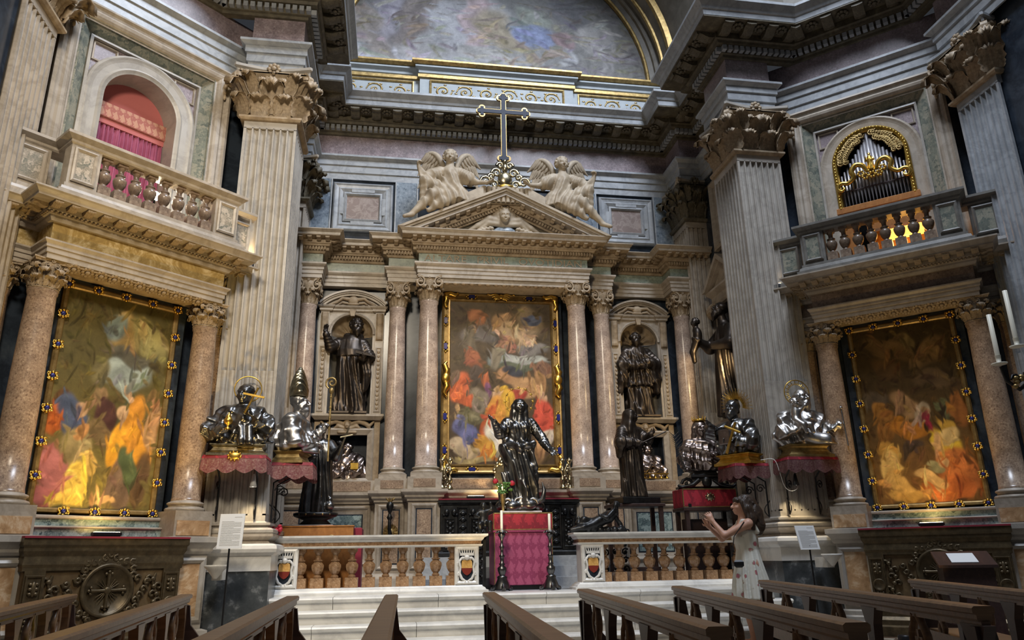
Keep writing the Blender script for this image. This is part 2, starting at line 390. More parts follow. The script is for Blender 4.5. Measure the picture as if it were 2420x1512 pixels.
    def head(self, c, s=.24, yaw=0, pitch=0, hair='short', beard=0, veil=False, neck=True, lean=(0,0)):
        """s = head height; faces -y before turning"""
        cy, sy, cp, sp = math.cos(yaw), math.sin(yaw), math.cos(pitch), math.sin(pitch)
        R = np.array([[cy,-sy,0],[sy,cy,0],[0,0,1]]) @ np.array([[1,0,0],[0,cp,-sp],[0,sp,cp]])
        c = np.array(c, float); P = lambda x, y, z: c + R @ (np.array([x, y, z])*s)
        E = lambda p, r, k=.02, **kw: self.ell(P(*p), np.array(r)*s, k*s/.24, R, **kw)
        if neck: self.cap(P(0,.10,-.30), .25*s, c+np.array([lean[0], lean[1]+.05*s, -.85*s]), .30*s, .03)
        E((0,.06,.10),(.36,.42,.40)); E((0,-.10,-.16),(.28,.30,.33)); E((0,-.26,-.38),(.13,.12,.10))
        self.cap(P(0,-.40,.06), .035*s, P(0,-.52,-.12), .06*s, .015*s); E((0,-.47,-.13),(.085,.06,.05),.01)
        for q in (-1, 1):
            E((q*.15,-.40,.045),(.085,.07,.05), cut=True); E((q*.15,-.355,.04),(.06,.05,.045),.005)
            E((q*.15,-.37,.115),(.12,.06,.035),.015); E((q*.19,-.30,-.12),(.10,.09,.09),.03)
            if hair != 'long' and not veil: E((q*.36,.05,-.02),(.05,.09,.13),.01)
        E((0,-.40,-.255),(.11,.055,.028),.008); E((0,-.385,-.31),(.09,.055,.032),.008)
        if hair == 'short': E((0,.13,.20),(.40,.42,.35),.02, amp=.012*s/.24, fq=70/s*.24)
        if hair == 'curly':
            E((0,.14,.16),(.39,.40,.36),.02)
            for i in range(64):
                zz = 1-1.55*(i+.5)/64; rr = math.sqrt(max(0,1-zz*zz)); an = i*2.39996
                x, y = rr*math.cos(an), rr*math.sin(an)
                if y < -.25 and zz < .62: continue
                E((.42*x,.12+.42*y,.13+.40*zz),(.105,.105,.10),.006)
        if hair == 'long':
            E((0,.14,.18),(.41,.42,.36),.02)
            for q in (-1, 1): self.chain([P(q*.20,-.02,.34), P(q*.38,.02,.02), P(q*.36,.12,-.4), P(q*.42,.15,-.8)], [.09*s,.14*s,.17*s,.12*s], .03)
            self.cap(P(0,.3,.1), .3*s, P(0,.35,-.7), .26*s, .05)
        if hair == 'tonsure':
            for a in range(12):
                t = -PI*.2+a*PI*1.4/11; E((.38*math.cos(t),.05+.34*math.sin(t),.06),(.12,.12,.15),.02)
        if veil:
            E((0,.10,.22),(.38,.42,.34),.02); E((0,.22,.14),(.43,.42,.44),.03)
            for q in (-1, 1): self.chain([P(q*.36,-.02,.30), P(q*.43,.05,-.15), P(q*.55,.16,-.75), P(q*.62,.2,-1.25)], [.10*s,.13*s,.16*s,.13*s], .06)
            self.chain([P(0,.4,.1), P(0,.45,-.6), P(0,.5,-1.2)], [.34*s,.42*s,.45*s], .08)
        if beard:
            E((0,-.26,-.44),(.25,.20,.16+.16*beard),.03, amp=.012*s/.24, fq=60/s*.24)
            self.cap(P(0,-.30,-.45), .19*s, P(0,-.30,-.5-.45*beard), .07*s, .03)
            for q in (-1, 1): E((q*.25,-.10,-.28),(.10,.16,.18),.02)
        return self
    def hand(self, wrist, d, palm, s=.19, curl=.5, spread=.28, thumb=1, rf=.012):
        """d = pointing direction, palm = palm normal; five bent fingers"""
        d = np.array(d, float); d /= np.linalg.norm(d); p = np.array(palm, float); p -= d*(p@d); p /= np.linalg.norm(p)
        a = np.cross(d, p); w = np.array(wrist, float)
        self.cap(w, .030*s/.19, w+d*s*.30, .034*s/.19, .02)
        for q in (-.5, -.17, .17, .5):
            self.cap(w+d*s*.08+a*q*s*.16, .018*s/.19, w+d*s*.48+a*q*s*.36, .016*s/.19, .012)
        for i, (q, L) in enumerate(((-.55,.40),(-.18,.50),(.18,.48),(.55,.36))):
            b = w+d*s*.50+a*q*s*.38; dd = d+a*q*spread; c1, s1 = math.cos(curl), math.sin(curl); c2_, s2 = math.cos(curl*2), math.sin(curl*2)
            m = b+(dd*c1+p*s1)*s*L*.5; e = m+(dd*c2_+p*s2)*s*L*.5
            self.cap(b, rf, m, rf*.95, .006); self.cap(m, rf*.95, e, rf*.8, .004)
        b = w+d*s*.12+a*thumb*-.14*s; m = b+(d*.55-a*thumb*.75+p*.35)*s*.26; e = m+(d*.8-a*thumb*.2+p*.4)*s*.24
        self.cap(b, rf*1.4, m, rf*1.1, .012); self.cap(m, rf*1.1, e, rf*.85, .005)
        return self
    def mesh(self, name, mat):
        D = self.D.copy(); n = self.n
        for i in range(3):
            s0 = [slice(None)]*3; s0[i] = 0; D[tuple(s0)] = np.maximum(D[tuple(s0)], .001); s0[i] = -1; D[tuple(s0)] = np.maximum(D[tuple(s0)], .001)
        ins = D < 0
        cs = [(i,j,k) for i in (0,1) for j in (0,1) for k in (0,1)]
        sub = lambda A, o: A[o[0]:n[0]-1+o[0], o[1]:n[1]-1+o[1], o[2]:n[2]-1+o[2]]
        cnt = sum(sub(ins, o).astype(np.int8) for o in cs)
        act = (cnt > 0) & (cnt < 8); I = np.argwhere(act); idx = np.full(act.shape, -1, np.int64); idx[act] = np.arange(len(I))
        val = np.stack([sub(D, o)[act] for o in cs], 1).astype(float)
        acc = np.zeros((len(I), 3)); w = np.zeros(len(I)); C = np.array(cs, float)
        for a in range(8):
            for b in range(a+1, 8):
                if np.abs(C[a]-C[b]).sum() != 1: continue
                cr = (val[:,a] < 0) != (val[:,b] < 0)
                t = np.where(cr, val[:,a]/(val[:,a]-val[:,b]+1e-12), 0)
                acc += np.where(cr[:,None], C[a]+(C[b]-C[a])*t[:,None], 0); w += cr
        V = self.lo + (I + acc/np.maximum(w,1)[:,None])*self.h
        Fs = []
        for ax in range(3):
            o1, o2 = [(1,2),(2,0),(0,1)][ax]
            A = ins; sh = [slice(None)]*3; s1 = list(sh); s1[ax] = slice(0, -1); s2 = list(sh); s2[ax] = slice(1, None)
            e = A[tuple(s1)] != A[tuple(s2)]; E = np.argwhere(e)
            flip = A[tuple(s1)][e]
            ok = (E[:,o1] > 0) & (E[:,o2] > 0) & (E[:,o1] < n[o1]-1) & (E[:,o2] < n[o2]-1); E = E[ok]; flip = flip[ok]
            def g(d1, d2):
                q = E.copy(); q[:,o1] += d1; q[:,o2] += d2; return idx[q[:,0], q[:,1], q[:,2]]
            Q = np.stack([g(-1,-1), g(0,-1), g(0,0), g(-1,0)], 1)
            Q[~flip] = Q[~flip][:, ::-1]; Fs.append(Q)
        Fq = np.concatenate(Fs); Fq = Fq[(Fq >= 0).all(1)]
        me = bpy.data.meshes.new(name); me.vertices.add(len(V)); me.vertices.foreach_set('co', V.ravel().astype(np.float32))
        me.loops.add(len(Fq)*4); me.loops.foreach_set('vertex_index', Fq.ravel().astype(np.int32))
        me.polygons.add(len(Fq)); me.polygons.foreach_set('loop_start', np.arange(0, len(Fq)*4, 4, dtype=np.int32))
        me.polygons.foreach_set('use_smooth', np.ones(len(Fq), bool))
        me.materials.append(mat); me.update(calc_edges=True); me.validate(); return me
    def build(self, name, mat, parent=None, loc=(0,0,0), rz=0): return inst(name, self.mesh(name, mat), parent, loc, (0,0,rz))
# ------------------------------------------------------------------ shared ornament meshes
def leaf_mesh(name, mat):
    mb = MB(); U, V = 9, 9
    prof = [(.02,0),(.08,.16),(.13,.33),(.18,.50),(.27,.68),(.42,.84),(.60,.93),(.76,.88),(.80,.70)]
    wid = [.34,.46,.40,.50,.42,.46,.36,.28,.13]
    fr, bk = [], []
    for j in range(V):
        o, z = prof[j]
        for i in range(U):
            u = -1+2*i/(U-1); w = wid[j]*(1.0 if i % 2 == 0 or abs(u) < .99 else 1)
            rib = .075*math.cos(u*PI*4)*(.35+j/V); curl = .16*u*u*(j/V)
            y = -(o+rib-curl); zz = z-.06*u*u*(1 if j > 2 else 0)+(.03 if i % 2 else 0)*(j/V)
            fr.append((u*w, y-.02, zz)); bk.append((u*w*.98, y+.03, zz-.01))
    fs = []
    for j in range(V-1):
        for i in range(U-1):
            a = j*U+i; fs.append((a, a+1, a+U+1, a+U)); b = a+U*V; fs.append((b, b+U, b+U+1, b+1))
    n = U*V
    for j in range(V-1):
        for i in (0, U-1): a = j*U+i; fs.append((a, a+U, a+U+n, a+n))
    for i in range(U-1): a = (V-1)*U+i; fs.append((a, a+1, a+1+n, a+n))
    mb.add(fr+bk, fs, True); return mb.mesh(name, mat)
def volute_mesh(name, mat, turns=1.75, w=.32):
    """spiral scroll of about unit diameter in the x-z plane"""
    mb = MB(); rings = []; n = 26
    for i in range(n+1):
        t = i/n; a = t*turns*2*PI+PI*.5; r = .5*(1-t)**.8+.05; th = .13*(1-t)+.035; wy = w*(1-.25*t)
        c, s = math.cos(a), math.sin(a)
        rings.append([(c*(r-th), -wy/2, s*(r-th)), (c*r, -wy/2-.02, s*r), (c*r, wy/2+.02, s*r), (c*(r-th), wy/2, s*(r-th))])
    mb.loft(rings); mb.lathe([(.0,-w*.36),(.09,-w*.32),(.09,w*.32),(0,w*.36)], 8)
    s0 = len(mb.v)-8*4
    mb.xf(Matrix.Rotation(PI/2, 4, 'X'), s0)
    mb.lathe([(.30,-w*.30),(.30,w*.30)], 12); mb.xf(Matrix.Rotation(PI/2, 4, 'X'), len(mb.v)-12*2-24) if False else None
    return mb.mesh(name, mat)
def flower_mesh(name, mat):
    mb = MB()
    for k in range(8):
        a = k*PI/4; mb.sphere((.34*math.cos(a), -.05, .34*math.sin(a)), (.17, .11, .17), 6, 4)
    mb.sphere((0,-.14,0), (.19,.13,.19), 8, 5); return mb.mesh(name, mat)
def modillion_mesh(name, mat):
    mb = MB(); rings = []
    for y, z0 in ((0,-.30),(-.12,-.36),(-.3,-.38),(-.5,-.30),(-.68,-.17),(-.82,-.14),(-.93,-.22),(-1,-.15),(-1,0)):
        rings.append([(-.5,y,0),(-.5,y,z0),(-.17,y,z0-.05),(.17,y,z0-.05),(.5,y,z0),(.5,y,0)])
    mb.loft(rings); return mb.mesh(name, mat)
def block_mesh(name, mat): return MB().box(-.5,.5,-1,0,-.5,.5).mesh(name, mat)
ORN = {}
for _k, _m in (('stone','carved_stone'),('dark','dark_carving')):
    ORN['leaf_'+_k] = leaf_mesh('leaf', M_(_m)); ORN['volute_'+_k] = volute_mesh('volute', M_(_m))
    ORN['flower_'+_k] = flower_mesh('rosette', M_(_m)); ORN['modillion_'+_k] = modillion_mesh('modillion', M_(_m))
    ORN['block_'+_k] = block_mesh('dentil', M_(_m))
def abacus(mb, w, z0, z1, cut=.16):
    """four-horned slab with hollow sides"""
    def ring(w, z):
        P = []
        for q in range(4):
            a = q*PI/2; c, s = math.cos(a), math.sin(a)
            for t in (-1,-.88,-.5,0,.5,.88):
                x = t*w; y = -w*(1-cut*(1-t*t)) if abs(t) < .9 else -w*.97
                P.append((x*c-y*s, x*s+y*c, z))
        return P
    mb.loft([ring(w*.90, z0), ring(w*.93, z0+(z1-z0)*.45), ring(w, z0+(z1-z0)*.6), ring(w, z1)]); return mb
_cap = {}
def capital(parent, r, h, z, key='stone', composite=False):
    """capital on a round shaft of radius r: bell and abacus with leaves, volutes and rosettes as its own pieces"""
    mk_ = (key, composite)
    if mk_ not in _cap:
        mb = MB(); mb.lathe([(1.0,0),(1.10,.02),(1.12,.07),(1.02,.11),(.98,.14),(.96,.9),(1.05,1.6),(1.25,2.02),(1.2,2.04)], 20)
        abacus(mb, 1.42, 2.02, 2.30); _cap[mk_] = mb.mesh('capital', M_('carved_stone' if key == 'stone' else 'dark_carving'))
    o = inst('capital', _cap[mk_], parent, (0,0,z), scale=(r, r, h/2.3))
    L, V, F = ORN['leaf_'+key], ORN['volute_'+key], ORN['flower_'+key]
    for k in range(8):
        a = k*PI/4; inst('leaf', L, o, (.95*math.sin(a), -.95*math.cos(a), .10), (0,0,a), (1.05,.85,.92))
    for k in range(8):
        a = k*PI/4+PI/8; inst('leaf', L, o, (.98*math.sin(a), -.98*math.cos(a), .22 if not composite else .15), (0,0,a), (1.0,.9,1.42 if not composite else 1.3))
    for q in range(4):
        a = q*PI/2+PI/4
        if composite:
            for sd in (-1, 1):
                b = q*PI/2; x = sd*1.02; y = -1.34
                inst('volute', V, o, (x*math.cos(b)-y*math.sin(b), x*math.sin(b)+y*math.cos(b), 1.62), (0,0,b), (1.05*sd,.9,1.05))
        else:
            inst('volute', V, o, (1.42*math.sin(a), -1.42*math.cos(a), 1.74), (0,0,a-PI/2), (.62,.8,.62))
            for sd in (-1, 1):
                b = q*PI/2; x = sd*.33; y = -1.15
                inst('volute', V, o, (x*math.cos(b)-y*math.sin(b), x*math.sin(b)+y*math.cos(b), 1.76), (0,0,b), (-.42*sd,.5,.45))
        b = q*PI/2; inst('rosette', F, o, (1.24*math.sin(b), -1.24*math.cos(b), 2.14), (0,0,b), .36)
    return o
def base_prof(r, h):
    """attic base above a square plinth"""
    return [(r*1.36,0),(r*1.40,h*.10),(r*1.40,h*.22),(r*1.34,h*.32),(r*1.20,h*.36),(r*1.15,h*.52),(r*1.18,h*.58),(r*1.28,h*.64),(r*1.28,h*.78),(r*1.18,h*.86),(r*1.06,h*.90),(r*1.03,h)]
def column(name, label, loc, rz, r, z0, z1, hc, shaft='pink_granite', base='cream_marble', key='stone', composite=False, group=None, hb=.20):
    """z0 floor of the base, z1 underside of the architrave, hc capital height"""
    t = empty(name, loc, rz, None, label, 'column', group)
    pl = hb*.36
    MB().box(-r*1.42,r*1.42,-r*1.42,r*1.42,z0,z0+pl).lathe([(a, z0+pl+b) for a, b in base_prof(r, hb-pl)], 28).build('base', M_(base), t)
    zs, ze = z0+hb, z1-hc; H = ze-zs
    prof = [(r*1.04,zs),(r,zs+.04)]+[(r*(1-.14*max(0,(u-.33)/.67)**1.5), zs+.04+(H-.10)*u) for u in (0,.2,.4,.6,.8,1)]+[(r*.93,ze-.03),(r*.93,ze)]
    MB().lathe(prof, 32).build('shaft', M_(shaft), t)
    capital(t, r*.86, hc, ze, key, composite); return t
def pilaster(name, label, loc, rz, w, dep, z0, z1, hc, mat='cream_marble', nfl=7, cable=.34, group=None, key='stone', sides=(1, 1)):
    """square fluted pier against a wall: front faces -y at y=0, dep runs back"""
    t = empty(name, loc, rz, None, label, 'pilaster', group)
    hb = .16
    ring0 = [(-w/2,dep),(-w/2,0),(w/2,0),(w/2,dep)]
    sweep(MB(), ring0, [(0,z0),(.11,z0),(.13,z0+.03),(.13,z0+.06),(.10,z0+.08),(.05,z0+.09),(.05,z0+.11),(.08,z0+.12),(.08,z0+.145),(.03,z0+.15),(0,z0+.17)]).build('base', M_(mat), t)
    def sect(inset, dp):
        P = []
        def face(a, b, n):
            a, b = Vector(a), Vector(b); u = (b-a); L = u.length; u.normalize(); nr = Vector((-u.y, u.x))
            P.append(tuple(a)); pit = (L-.06)/n; g = pit*.80
            for i in range(n):
                c = .03+pit*(i+.5)
                for q in range(7):
                    an = PI*q/6; off = -math.sin(an)*g*.66 if dp else -max(0., math.sin(an)*g*.08)
                    if not dp: off = -g*.30+math.sin(an)*g*.30 if 0 < q < 6 else 0
                    pp = a+u*(c-math.cos(an)*g/2)-nr*off; P.append((pp.x, pp.y))
            P.append(tuple(b))
        i = inset
        if sides[0]: face((-w/2+i,dep),(-w/2+i,i), max(2,int(round(dep/w*nfl))))
        else: P.append((-w/2+i,dep))
        if not sides[0]: pass
        face((-w/2+i,i),(w/2-i,i), nfl)
        if sides[1]: face((w/2-i,i),(w/2-i,dep), max(2,int(round(dep/w*nfl))))
        else: P.append((w/2-i,dep))
        return P
    zs, ze = z0+hb, z1-hc; zc = zs+(ze-zs)*cable
    mb = MB(); mb.box(-w/2,w/2,0,dep,zs-.01,zs+.10); mb.box(-w/2,w/2,0,dep,ze-.12,ze)
    for (a, b, dp) in ((zs+.08,zc,False),(zc,ze-.11,True)):
        if b-a < .05: continue
        S = sect(0, dp); mb.loft([[(x,y,a) for x,y in S],[(x,y,b) for x,y in S]], cap=False)
    mb.build('shaft', M_(mat), t)
    # capital
    c = empty('capital', (0,0,ze), 0, t)
    mk2 = 'carved_stone' if key == 'stone' else 'dark_carving'
    cb = MB(); sweep(cb, ring0, [(0,0),(.045,.0),(.07,.03),(.07,.06),(.02,.075),(.01,.09),(0,hc*.6),(.04,hc*.75),(.13,hc*.86),(.13,hc*.9),(0,hc*.91)])
    cb.build('bell', M_(mk2), c)
    ab = MB()
    def side_pts(a, b, z, o):
        a, b = Vector(a), Vector(b); u = (b-a).normalized(); nr = Vector((u.y,-u.x)); L = (b-a).length
        return [tuple(a+u*L*q+nr*(o-.10*math.sin(PI*q))) + (z,) for q in (0,.15,.35,.5,.65,.85,1)]
    e = .16
    def ab_ring(z, o):
        A = ((-w/2-e,dep),(-w/2-e,-e)); B = ((-w/2-e,-e),(w/2+e,-e)); Cc = ((w/2+e,-e),(w/2+e,dep))
        return side_pts(*A, z, o) + side_pts(*B, z, o) + side_pts(*Cc, z, o)
    ab.loft([ab_ring(hc*.86,-.03), ab_ring(hc*.92,-.01), ab_ring(hc*.95,.03), ab_ring(hc,.03)]); ab.build('abacus', M_(mat), c)
    L, V, F = ORN['leaf_'+key], ORN['volute_'+key], ORN['flower_'+key]
    def row(a, b, n, off, hz, hh, ww):
        a, b = Vector(a), Vector(b); u = (b-a).normalized(); Ln = (b-a).length; rzz = math.atan2(u.y, u.x)
        for i in range(n):
            p = a+u*Ln*(i+off)/n; inst('leaf', L, c, (p.x, p.y, hz), (0,0,rzz), (ww, hh*.85, hh))
    hx = hc
    FRONT = ((-w/2,0),(w/2,0)); LS = ((-w/2,dep),(-w/2,0)); RS = ((w/2,0),(w/2,dep))
    for seg, on in ((FRONT,1),(LS,sides[0]),(RS,sides[1])):
        if not on: continue
        Ln = (Vector(seg[1])-Vector(seg[0])).length; n = max(1, int(round(Ln/(w/2))))
        row(*seg, n, .5, hx*.08, hx*.37, w*.50)
        if n > 1:
            a, b = Vector(seg[0]), Vector(seg[1]); u = (b-a)/n
            for i in range(1, n): inst('leaf', L, c, tuple(a+u*i)+(hx*.14,), (0,0,math.atan2(u.y,u.x)), (w*.50,hx*.46,hx*.58))
        a, b = Vector(seg[0]), Vector(seg[1]); md = (a+b)/2; u = (b-a).normalized(); nr = Vector((u.y,-u.x)); rzz = math.atan2(u.y,u.x)
        inst('rosette', F, c, tuple(md+nr*.12)+(hx*.95,), (0,0,rzz), hx*.24)
        for sd in (-1, 1):
            p = md+u*sd*w*.13+nr*.07; inst('volute', V, c, tuple(p)+(hx*.76,), (0,0,rzz), (-hx*.19*sd,hx*.2,hx*.20))
            p = md+u*sd*w*.20+nr*.03; inst('leaf', L, c, tuple(p)+(hx*.40,), (0,0,rzz), (w*.30,hx*.26,hx*.36))
            p = md+u*sd*w*.36+nr*.10; inst('leaf', L, c, tuple(p)+(hx*.46,), (0,0,rzz+sd*.5), (w*.36,hx*.34,hx*.34))
    for sd, on in ((-1,1),(1,1)):
        x = sd*w/2
        inst('leaf', L, c, (x, 0, hx*.08), (0,0,sd*PI/4), (w*.46,hx*.34,hx*.38)); inst('leaf', L, c, (x, 0, hx*.16), (0,0,sd*PI/4), (w*.48,hx*.50,hx*.56))
        inst('volute', V, c, (x+sd*.12, -.12, hx*.76), (0,0,sd*PI/4-PI/2), (hx*.30,hx*.30,hx*.28))
        inst('leaf', L, c, (x+sd*.03, -.03, hx*.42), (0,0,sd*PI/4), (w*.30,hx*.26,hx*.40))
    return t
mk('panel_stone', (.24,.185,.165), .3, c2=(.34,.28,.25), c3=(.27,.21,.19), kind='marble', scale=5)
mk('vault_stucco', (.15,.135,.11), .6, c2=(.10,.09,.07), c3=(.21,.19,.155), kind='grain', scale=3)
# ------------------------------------------------------------------ plan of the chapel
AL = math.radians(42.6)
HALF = [(-6.15,5.6),(-6.15,8.37),(-6.62,8.37),(-4.26,10.56),(-4.26,10.1),(-3.5,10.1),(-3.5,11.0),(-4.07,11.0),(-4.07,12.69),(-3.64,12.69),(-3.64,13.42)]
PLAN = HALF + [(-x, y) for x, y in reversed(HALF)]
HALFC = [(-6.15,5.6),(-6.15,8.826),(-4.764,10.1),(-3.5,10.1),(-3.5,11.0),(-4.07,11.0),(-4.07,12.69),(-3.64,12.69),(-3.64,13.42)]
PLANC = HALFC + [(-x, y) for x, y in reversed(HALFC)]
def wall_grid(mb, x0, x1, z0, z1, y0, y1, holes):
    xs = sorted({x0, x1, *[h[0] for h in holes], *[h[1] for h in holes]}); zs = sorted({z0, z1, *[h[2] for h in holes], *[h[3] for h in holes]})
    for i in range(len(xs)-1):
        for j in range(len(zs)-1):
            cx, cz = (xs[i]+xs[i+1])/2, (zs[j]+zs[j+1])/2
            if any(h[0] < cx < h[1] and h[2] < cz < h[3] for h in holes): continue
            mb.box(xs[i], xs[i+1], y0, y1, zs[j], zs[j+1])
    return mb
def structure(o): o['kind'] = 'structure'; return o
# floor and platform
structure(MB().box(-9,9,-3,13.9,-.2,0).build('floor', M_('floor_tile')))
NICHES = [(s*2.745-.375, s*2.745+.375, 3.50, 5.37) for s in (-1,1)] + [(s*2.735-.35, s*2.735+.35, 2.33, 3.18) for s in (-1,1)]
structure(wall_grid(MB(), -4.5, 4.5, 0, 10.9, 13.45, 13.75, NICHES).build('wall_back', M_('dark_marble')))
# side walls of the altar arm and pier cores
for s, nm in ((-1,'left'),(1,'right')):
    a, b = (4.07, 4.45)
    mb = MB().box(min(s*a,s*b), max(s*a,s*b), 11.0, 13.75, 0, 9.2); structure(mb.build('wall_arm_'+nm, M_('dark_marble')))
    mb = MB(); pts = [(3.60,10.20),(4.16,10.20),(4.16,10.66),(4.9,10.7),(4.9,11.05),(3.60,10.96)]
    P = [(s*x, y) for x, y in pts]; P = P if s > 0 else P[::-1]
    mb.loft([[(x,y,0) for x,y in P],[(x,y,9.2) for x,y in P]]); structure(mb.build('wall_pier_'+nm, M_('dark_marble')))
    mb = MB(); pts = [(6.23,5.6),(7.2,5.6),(7.2,9.2),(6.66,8.36),(6.23,8.30)]
    P = [(s*x, y) for x, y in pts]; P = P if s > 0 else P[::-1]
    mb.loft([[(x,y,0) for x,y in P],[(x,y,9.2) for x,y in P]]); structure(mb.build('wall_corner_'+nm, M_('dark_marble')))
# great entablature running round the chapel
ent = structure(empty('trim_1', (0,0,0)))
sweep(MB(), PLAN, [(0,8.16),(.03,8.16),(.03,8.29),(.055,8.30),(.055,8.44),(.08,8.45),(.08,8.56),(.10,8.57),(.15,8.61),(.15,8.65),(0,8.66)]).build('architrave', M_('grey_marble'), ent)
sweep(MB(), PLAN, [(0,8.64),(.005,8.65),(.005,9.16),(0,9.17)]).build('frieze', M_('purple_stone'), ent)
sweep(MB(), PLANC, [(-.05,9.12),(.05,9.13),(.05,9.18),(.09,9.19),(.09,9.30),(.19,9.31),(.20,9.36),(.24,9.37),(.24,9.485),(.585,9.49),(.585,9.52),(-.05,9.53)]).build('cornice_bed', M_('dark_carving'), ent)  # dark colour carries both stain and the shade under the cornice
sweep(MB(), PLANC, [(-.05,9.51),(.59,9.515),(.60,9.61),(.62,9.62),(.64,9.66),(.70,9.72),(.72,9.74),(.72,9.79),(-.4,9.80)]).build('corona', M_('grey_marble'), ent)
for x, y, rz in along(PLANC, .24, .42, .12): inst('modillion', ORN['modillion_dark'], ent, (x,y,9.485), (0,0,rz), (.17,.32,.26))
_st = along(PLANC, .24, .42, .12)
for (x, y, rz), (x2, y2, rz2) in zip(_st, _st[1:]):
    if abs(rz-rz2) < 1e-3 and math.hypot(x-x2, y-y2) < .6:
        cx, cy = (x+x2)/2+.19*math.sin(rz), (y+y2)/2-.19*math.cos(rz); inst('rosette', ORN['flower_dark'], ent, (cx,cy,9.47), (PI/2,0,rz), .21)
mb = MB()
for x, y, rz in along(PLANC, .09, .105, .03):
    i0 = len(mb.v); mb.box(-.034,.034,-.085,0,9.205,9.295); mb.xf(Matrix.Translation((x,y,0)) @ Matrix.Rotation(rz,4,'Z'), i0)
tag(mb.build('dentils', M_('grey_marble'), ent), kind='stuff')
# great pilasters
PIL = dict(w=.76, dep=.9, z0=1.36, z1=8.17, hc=.88)
pilaster('great_pilaster', 'great fluted marble pilaster beside the curtained balcony, leafy capital', (-3.88,10.1,0), 0, **PIL, mat='white_marble')
pilaster('great_pilaster', 'great fluted marble pilaster beside the organ balcony, leafy capital', (3.88,10.1,0), 0, **PIL, mat='white_marble')
pilaster('great_pilaster', 'great fluted pilaster at the far left edge beyond the curtained balcony', (-6.15,7.99,0), PI/2, **PIL)
pilaster('great_pilaster', 'great fluted pilaster at the far right edge beyond the organ balcony', (6.15,7.99,0), -PI/2, **PIL, mat='grey_marble')
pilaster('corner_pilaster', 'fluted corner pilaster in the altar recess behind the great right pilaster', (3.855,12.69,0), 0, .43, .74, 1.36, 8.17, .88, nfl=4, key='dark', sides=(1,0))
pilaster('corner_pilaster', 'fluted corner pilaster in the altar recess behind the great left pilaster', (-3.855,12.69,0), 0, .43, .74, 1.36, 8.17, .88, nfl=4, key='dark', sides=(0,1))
# pedestals of the great pilasters
for s, lab in ((-1,'dark stone pedestal with white marble torus under the left great pilaster'),(1,'dark stone pedestal with white marble torus under the right great pilaster')):
    t = empty('pilaster_pedestal', (s*3.88,10.1,0), 0, None, lab, 'pedestal')
    R = [(-.38,.9),(-.38,0),(.38,0),(.38,.9)]
    sweep(MB(), R, [(0,0),(.12,0),(.12,.96),(0,.97)]).build('die', M_('black_stone'), t)
    sweep(MB(), R, [(0,.93),(.13,.93),(.13,1.11),(.15,1.12),(.19,1.15),(.20,1.19),(.19,1.23),(.15,1.25),(.11,1.255),(0,1.26)]).build('torus', M_('step_marble'), t)
    sweep(MB(), R, [(0,1.25),(.09,1.25),(.09,1.27),(.06,1.29),(.10,1.32),(.13,1.34),(.13,1.37),(0,1.38)]).build('cap_moulding', M_('cream_marble'), t)
# drum walls rising above the great cornice on either side of the arm
for s, nm in ((-1,'left'),(1,'right')):
    P = [(-6.15,4.5),(-6.15,8.826),(-4.764,10.1),(-3.74,10.1),(-3.74,11.05)]; P = P if s < 0 else [(-x, y) for x, y in reversed(P)]
    structure(sweep(MB(), P, [(-.25,9.79),(0,9.79),(0,15.2),(-.25,15.2)]).build('wall_drum_'+nm, M_('vault_stucco')))
# attic with painted panels, lunette fresco and its arch
att = structure(MB().box(-3.7,3.7,13.32,13.5,9.78,10.72).build('wall_attic', M_('pale_blue')))
R1 = [(-3.7,13.32),(-1.62,13.32),(-1.62,13.22),(1.62,13.22),(1.62,13.32),(3.7,13.32)]
sweep(MB(), R1, [(0,10.60),(.03,10.62),(.03,10.68),(.10,10.72),(.10,10.76),(0,10.77)]).build('ledge', M_('pale_blue'), att)
sweep(MB(), R1, [(0,10.76),(.12,10.77),(.17,10.82),(.17,10.86),(-.2,10.87)]).build('gilt_cornice', M_('old_gold'), att)
sweep(MB(), R1, [(0,10.50),(.04,10.51),(.04,10.58),(0,10.59)]).build('gilt_moulding', M_('old_gold'), att)
MB().box(-1.62,1.62,13.22,13.33,9.78,10.72).build('centre_block', M_('pale_blue'), att)
def scrolls(mb, x0, x1, z0, z1, y, rr=.5):
    """painted-on gilt acanthus scrolls in low relief"""
    n = max(2, int((x1-x0)/((z1-z0)*.95))); dx = (x1-x0)/n; h = (z1-z0)*.38
    for i in range(n):
        cx = x0+dx*(i+.5); cz = (z0+z1)/2; sg = 1 if i % 2 else -1; hand = 1 if cx > (x0+x1)/2 else -1
        pts = []
        for k in range(18):
            t = k/17; a = t*3.2*PI+(0 if sg > 0 else PI); r = h*(1-t*.86); pts.append((cx+hand*r*1.15*math.cos(a), y, cz+r*math.sin(a)))
        mb.tube(pts, [.006+.016*math.sin(PI*min(1,.15+k/17)) for k in range(18)], 4)
        for k in range(5):
            a = k*1.2+sg; mb.sphere((cx+h*1.25*math.cos(a), y, cz+h*.95*math.sin(a)), (.035,.008,.016), 6, 4)
        mb.sphere((cx, y, cz), (.03,.01,.03), 6, 4)
    return mb
for x0, x1, y in ((-3.3,-1.74,13.32),(-1.42,1.42,13.22),(1.74,3.3,13.32)):
    fr = MB().frame(x0,x1,9.98,10.46,[(0,y),(.0,y-.03),(.02,y-.035),(.04,y-.02),(.045,y)]).build('gilt_border', M_('old_gold'), att)
    scrolls(MB(), x0+.06,x1-.06,10.01,10.43,y-.004).build('gilt_scrolls', M_('old_gold'), att)
